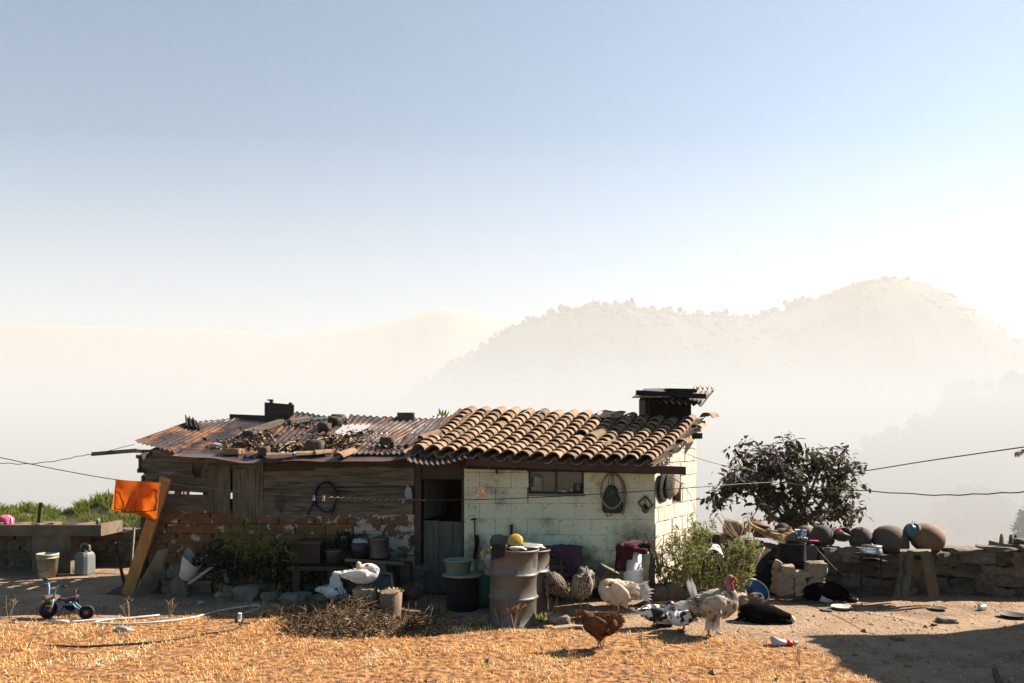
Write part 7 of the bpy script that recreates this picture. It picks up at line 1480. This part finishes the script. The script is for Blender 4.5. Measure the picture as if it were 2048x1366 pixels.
# dark barred hen behind the barrels
b4 = animal('turkey', 'dark barred turkey hen half hidden behind the rear barrel', 'turkey', gp(1112, 1229), -2.6 + math.pi, G1)
mb = MB(); _, Q, rr = loft(mb, [(-.24, .16, .03, .025), (-.16, .21, .08, .07), (-.06, .27, .12, .12), (.04, .31, .12, .13), (.11, .35, .09, .10), (.14, .30, .05, .06), (.15, .22, .03, .035), (.16, .15, .024, .028)], 14)
for i, v_ in enumerate(mb.v): mb.v[i] = (-v_[0], v_[1], v_[2])
for q in Q: q.x = -q.x
Lb(mb, 'body', 'fbarred2', b4); plumage(b4, Q, rr, 'fbarred2', 420, .07, 9, .03, .85, droop=.1); fan(b4, 'tail_feather', 'fbarred2', V((.2, 0, .18)), [(1, .14 * k, -.35) for k in (-1, 0, 1)], .15, .06); legs(b4, [(-.02, -.05, .2, -.03), (-.06, .05, .2, -.07)])
b3.scale = (.78, .86, 1.12); b4.scale = (.85, .85, 1.08); raise_kids(b3, .05); raise_kids(b4, .05); raise_kids(tb_, .03)
# red brown hen in front
hn = animal('hen', 'ruffled red brown hen in the foreground grass', 'hen', gp(1199, 1300), math.pi - .3, G1)
mb = MB(); _, Q, rr = loft(mb, [(-.17, .30, .02, .02), (-.13, .29, .07, .075), (-.05, .265, .10, .115), (.03, .25, .105, .12), (.09, .27, .08, .10), (.14, .32, .05, .06), (.18, .36, .03, .035)], 14); Lb(mb, 'body', 'fbrown', hn); plumage(hn, Q, rr, 'fbrown', 700, .075, 11, .02, .95, lift=.98, droop=.05)
for s_ in (-1, 1): wing(hn, s_, [(.08, .31, .02, .04, .09 * s_), (.02, .29, .025, .07, .11 * s_), (-.06, .26, .025, .06, .105 * s_), (-.11, .24, .015, .03, .09 * s_)], 'fbrown', 5, (-1, 0, -.35), .10, 12)
fan(hn, 'tail_feather', 'fbrown', V((.14, 0, .33)), [(1, .15 * k, .7 - .2 * abs(k)) for k in (-2, -1, 0, 1, 2)], .12, .05); mb = MB(); mb.tube([V((-.15, .03, .31)), V((-.17, .09, .28)), V((-.13, .13, .25))], [.045, .035, .025], 8); Lb(mb, 'head', 'fbrown', hn); head(hn, (-.13, .13, .25), .02, (.5, .6, -.6), 'wattle', comb=True)
mb = MB(); mb.tube([V((0, 0, .18)), V((0, 0, .12)), V((.0, 0, .08))], [.085, .06, .025], 10); Lb(mb, 'thigh', 'fbrown', hn); legs(hn, [(.0, -.025, .12, -.01), (.01, .03, .12, .02)])
# brown hen in shade
h2 = animal('hen', 'dark brown hen standing in shade right of the chopping log', 'hen', gp(824, 1213), -.9, G1)
mb = MB(); _, Q, rr = loft(mb, [(-.14, .22, .02, .02), (-.10, .22, .06, .06), (-.02, .19, .085, .10), (.05, .19, .08, .10), (.09, .24, .05, .06), (.09, .29, .032, .034), (.10, .32, .03, .032), (.125, .315, .015, .016)], 12); Lb(mb, 'body', 'fdark', h2); plumage(h2, Q, rr, 'fdark', 220, .05, 14); head(h2, (.115, 0, .318), .022, (1, 0, -.2), 'wattle', comb=True); legs(h2, [(0, -.03, .12, .0), (.03, .03, .12, .04)])
# white duck on the block
wd = animal('duck', 'white duck preening on the sunlit stone block', 'duck', gp(722, 1228) + V((0, 0, 57 * scale_px(gp(728, 1228)) * .97)), .1, G1)
mb = MB(); _, Q, rr = loft(mb, [(-.30, .175, .012, .008), (-.22, .165, .05, .022), (-.14, .15, .085, .06), (-.03, .135, .105, .095), (.07, .135, .10, .10), (.14, .16, .08, .085), (.16, .205, .055, .06), (.12, .245, .042, .045), (.05, .255, .036, .036, -.02), (.0, .24, .03, .032, -.05)], 14); Lb(mb, 'body', 'fwhite', wd); plumage(wd, Q, rr, 'fwhite', 260, .05, 15, .05, .75)
for s_ in (-1, 1): wing(wd, s_, [(.09, .18, .02, .05, .085 * s_), (.0, .17, .025, .065, .10 * s_), (-.12, .165, .02, .045, .08 * s_), (-.20, .17, .012, .02, .05 * s_)], 'fwhite', 5, (-1, 0, .02), .12, 16)
mb = MB(); mb.rock((-.02, -.05, .275), (.07, .06, .09), rnd=.9, jit=.15, n=3); Lb(mb, 'ruffled_crest', 'fbuff', wd); mb = MB(); mb.tube([V((.06, -.03, .26)), V((.085, -.04, .275)), V((.10, -.045, .27))], [.02, .02, .01], 6); Lb(mb, 'face', 'wattle', wd); fan(wd, 'tail_feather', 'fwhite', V((-.26, 0, .17)), [(-1, .15 * k, .12) for k in (-1, 0, 1)], .09, .035); legs(wd, [(.03, -.03, .07, .03), (.04, .03, .07, .06)])
# white duck crouching behind the brush, one wing raised to a point
w2 = animal('duck', 'white duck crouching behind the brush heap with one wing raised', 'duck', gp(664, 1208), .1, G1)
mb = MB(); _, Q, rr = loft(mb, [(-.16, .19, .015, .01), (-.11, .185, .05, .04), (-.03, .16, .085, .09), (.06, .14, .09, .10), (.13, .13, .06, .07), (.18, .10, .03, .03), (.23, .09, .025, .025), (.27, .10, .012, .01)], 14); Lb(mb, 'body', 'fwhite', w2); plumage(w2, Q, rr, 'fwhite', 220, .05, 17, .02, .7)
mb = MB(); mb.leaf(V((.06, -.06, .14)), V((-.06, 0, 1)), (0, -1, .1), .30, .17, bend=.02); mb.leaf(V((.09, -.05, .12)), V((.02, 0, 1)), (0, -1, .1), .22, .14, bend=.02); mb.tube([V((.09, -.04, .10)), V((.08, -.04, .17)), V((.05, -.04, .25)), V((.04, -.04, .32))], [(.02, .075), (.02, .065), (.014, .035), (.005, .008)], 8); Lb(mb, 'raised_wing', 'fwhite', w2); mb = MB(); mb.tube([V((.085, -.065, .2)), V((.05, -.07, .21))], [.012, .02], 6); Lb(mb, 'dark_bar', 'fdark', w2); legs(w2, [(.0, -.03, .08, .0), (.05, .03, .08, .06)])
# two pied ducks at the bowl
def pied(label, loc, rz, seed, up):
    d_ = animal('duck', label, 'duck', loc, rz, G1); mb = MB()
    hd = [(.16, .20, .05, .055), (.17, .25, .032, .034), (.19, .275, .032, .032), (.225, .268, .02, .018)] if up else [(.16, .18, .05, .055), (.14, .235, .034, .034), (.08, .25, .03, .03, -.03), (.03, .235, .022, .022, -.06)]
    _, Q, rr = loft(mb, [(-.22, .21, .012, .008), (-.15, .195, .05, .03), (-.07, .17, .085, .075), (.03, .15, .10, .09), (.11, .15, .085, .085)] + hd, 14); Lb(mb, 'body', 'fpied', d_); plumage(d_, Q, rr, 'fpied', 160, .05, seed, .05, .7)
    for s_ in (-1, 1): wing(d_, s_, [(.09, .19, .02, .05, .085 * s_), (.0, .19, .025, .06, .10 * s_), (-.10, .195, .02, .04, .075 * s_), (-.16, .205, .012, .02, .05 * s_)], 'fpied', 4, (-1, 0, .1), .10, seed + 1)
    fan(d_, 'tail_feather', 'fbuff', V((-.17, 0, .2)), [(-1, .16 * k, .22) for k in (-1, 0, 1)], .12, .04)
    if up: head(d_, (.215, 0, .272), .024, (1, 0, -.15), 'wattle', 'beak'); mb = MB(); mb.rock((.215, -.026, .268), (.03, .01, .025), rnd=1, jit=.1); Lb(mb, 'face', 'wattle', d_)
    legs(d_, [(.0, -.035, .09, .0), (.04, .035, .09, .05)], 'darkleg'); return d_
pied('black and white duck facing right at the feeding bowl', gp(1308, 1256), .05, 31, True); pied('mottled black and white duck just left of the tom turkey', gp(1370, 1262), math.pi + .3, 33, False)
# dogs
dg = animal('dog', 'black dog lying flat on the sunlit dirt behind the tom turkey', 'dog', gp(1530, 1243), -.05)
mb = MB(); _, Q, rr = loft(mb, [(-.27, .09, .03, .03), (-.24, .11, .09, .09), (-.14, .12, .125, .12), (-.02, .115, .12, .115), (.08, .10, .11, .10), (.16, .085, .085, .08), (.22, .07, .065, .065), (.27, .06, .055, .055), (.31, .045, .035, .035), (.335, .035, .018, .018)], 16); Lb(mb, 'body', 'fur', dg)
plumage(dg, Q, rr, 'fur', 900, .05, 41, .02, .85, W=.2, name='coat'); mb = MB(); mb.tube([V((.285, -.02, .05)), V((.32, -.025, .035)), V((.34, -.02, .03))], [.05, .04, .02], 8); Lb(mb, 'muzzle', 'furwhite', dg)
for s_ in (-1, 1): mb = MB(); mb.leaf(V((.235, .05 * s_, .10)), V((-.2, .6 * s_, -.6)), (1, 0, .3), .08, .05); Lb(mb, 'ear', 'fur', dg)
for x, y in ((.12, -.07), (.12, .07)): mb = MB(); mb.tube([V((x, y, .05)), V((x + .09, y * 1.1, .03)), V((x + .17, y * 1.05, .02))], [.04, .03, .02], 7); Lb(mb, 'leg', 'fur', dg)
for y in (-.10, .10): mb = MB(); mb.tube([V((-.19, y * .8, .09)), V((-.10, y, .06)), V((-.04, y * 1.1, .03)), V((.02, y * 1.2, .02))], [.07, .06, .035, .02], 8); Lb(mb, 'leg', 'fur', dg)
mb = MB(); mb.tube(catmull([V((-.27, 0, .08)), V((-.33, -.02, .03)), V((-.42, -.04, .015)), V((-.5, -.02, .01))], 3), [.022, .022, .02, .018, .017, .015, .012, .01, .008, .006], 6); Lb(mb, 'tail', 'fur', dg)
d2 = animal('dog', 'black dog with pale paws sleeping in the wall shade by the hearth', 'dog', gp(1652, 1202), .05)
mb = MB(); _, Q, rr = loft(mb, [(-.30, .08, .03, .03), (-.27, .12, .10, .10), (-.16, .14, .14, .14), (-.02, .135, .135, .13), (.10, .13, .13, .13), (.18, .12, .09, .09), (.23, .10, .07, .07), (.28, .075, .055, .055), (.33, .045, .035, .03), (.36, .035, .018, .018)], 16); Lb(mb, 'body', 'fur', d2); plumage(d2, Q, rr, 'fur', 900, .05, 43, .02, .85, W=.2, name='coat')
for s_ in (-1, 1): mb = MB(); mb.leaf(V((.25, .05 * s_, .13)), V((-.1, .6 * s_, -.7)), (1, 0, .3), .09, .06); Lb(mb, 'ear', 'fur', d2)
for (x, y, dx, m) in ((-.14, -.14, .14, 'furwhite'), (.16, -.10, .2, 'fur'), (.18, .1, .2, 'fur')): mb = MB(); mb.tube([V((x, y, .06)), V((x + dx * .5, y * 1.15, .03)), V((x + dx, y * 1.2, .02))], [.045, .035, .025], 7); Lb(mb, 'leg', m, d2)
mb = MB(); mb.tube([V((.34, -.06, .022)), V((.40, -.07, .02))], [.026, .02], 7); Lb(mb, 'paw', 'furwhite', d2)
# ---------------------------------------------------------------- dry grass, pebbles and litter on the ground
def blades(name, n, x0, x1, y0, y1, hmin, hmax, m, seed, dens, wid=.0022):
    r_ = np.random.RandomState(seed); X = r_.uniform(x0, x1, n); Y = y0 + (y1 - y0) * r_.uniform(0, 1, n) ** 1.0
    keep = np.zeros(n, bool); Z = np.zeros(n)
    for i in range(n):
        d_ = dens(X[i], Y[i])
        if abs(X[i]) < Y[i] * .70 + .4 and r_.uniform() < d_: keep[i] = True; Z[i] = gz(X[i], Y[i])
    X, Y, Z = X[keep], Y[keep], Z[keep]; k = len(X); a = r_.uniform(0, 2 * np.pi, k); L_ = r_.uniform(hmin, hmax, k) * r_.uniform(.6, 1.2, k); tilt = r_.uniform(.3, 1.5, k)
    dx, dy, dz = np.cos(a) * np.sin(tilt), np.sin(a) * np.sin(tilt), np.cos(tilt); w = wid * r_.uniform(.7, 1.5, k); px, py = -np.sin(a) * w, np.cos(a) * w
    B = np.stack([X, Y, Z - .004], 1); D = np.stack([dx, dy, dz], 1) * L_[:, None]; S_ = np.stack([px, py, np.zeros(k)], 1)
    Mi = B + D * .55 + np.array([0, 0, 1]) * (L_ * .06)[:, None]; T_ = B + D; T_[:, 2] -= L_ * .12; T_[:, 2] = np.maximum(T_[:, 2], Z + .003)
    vs = np.stack([B - S_, B + S_, Mi + S_ * .8, Mi - S_ * .8, T_], 1).reshape(-1, 3)
    o = np.arange(k) * 5; q = np.stack([o, o + 1, o + 2, o + 3], 1); t = np.stack([o + 3, o + 2, o + 4], 1)
    me = bpy.data.meshes.new(name); me.vertices.add(len(vs)); me.vertices.foreach_set('co', vs.astype(np.float32).ravel())
    loops = np.concatenate([q, t], 1).ravel(); me.loops.add(len(loops)); me.loops.foreach_set('vertex_index', loops.astype(np.int32)); me.polygons.add(2 * k)
    st = np.empty(2 * k, np.int32); st[0::2] = np.arange(k) * 7; st[1::2] = np.arange(k) * 7 + 4; me.polygons.foreach_set('loop_start', st); me.materials.append(m); me.update(calc_edges=True); me.validate()
    ob = bpy.data.objects.new(name, me); C.objects.link(ob); return tag(ob, kind='stuff')
def dens_near(x, y): return grassy(x, y) * (.05 + .95 * sstep(-.22, .22, nz(x * 1.6, y * 2.4, 5) + .4 * nz(x * 6, y * 8, 2))) 
blades('dry_grass', 190000, -6.5, 6.5, 5.6, 9.9, .025, .07, M['straw'], 3, dens_near, .0026)
blades('dry_grass', 9000, -7, 7, 5.6, 10.2, .05, .11, M['straw'], 4, lambda x, y: grassy(x, y) * sstep(.05, .4, nz(x * 1.3, y * 1.3, 9)), .0028)
blades('dry_grass', 26000, -7.5, 7.5, 6.0, 11.5, .015, .05, M['straw'], 6, lambda x, y: .7 * (1 - grassy(x, y)) * sstep(-.05, .5, nz(x * 1.1, y * 1.4, 19)))
blades('green_grass', 2600, -6.5, 6.5, 5.8, 9.6, .02, .06, M['greengrass'], 5, lambda x, y: sstep(.22, .5, nz(x * .9, y * 1.1, 30)))
def pebbles(name, n, seed, smin, smax, m, dens):
    r_ = random.Random(seed); mb = MB()
    for _ in range(n):
        y = 6.2 + 5.6 * r_.random() ** 1.3; x = r_.uniform(-.72, .72) * y
        if r_.random() > dens(x, y): continue
        s_ = r_.uniform(smin, smax) * (1 if r_.random() < .93 else 1.9); b = len(mb.v); z = gz(x, y)
        c = V((x, y, z + s_ * .12)); p = [c + V((s_ * r_.uniform(.6, 1.2) * a, s_ * r_.uniform(.6, 1.2) * b_, s_ * r_.uniform(.2, .7) * d_)) for a, b_, d_ in ((1, 0, 0), (0, 1, 0), (-1, 0, 0), (0, -1, 0), (0, 0, 1))]
        mb.add(p, [(0, 1, 4), (1, 2, 4), (2, 3, 4), (3, 0, 4)])
    return tag(mb.build(name, m), kind='stuff')
pebbles('pebbles', 15000, 8, .006, .018, M['pebble'], lambda x, y: (1 - grassy(x, y)) * (.35 + .65 * sstep(-.2, .3, nz(x * 1.5, y * 1.5, 44))))
pebbles('clods', 1600, 9, .012, .03, M['litter'], lambda x, y: .7)
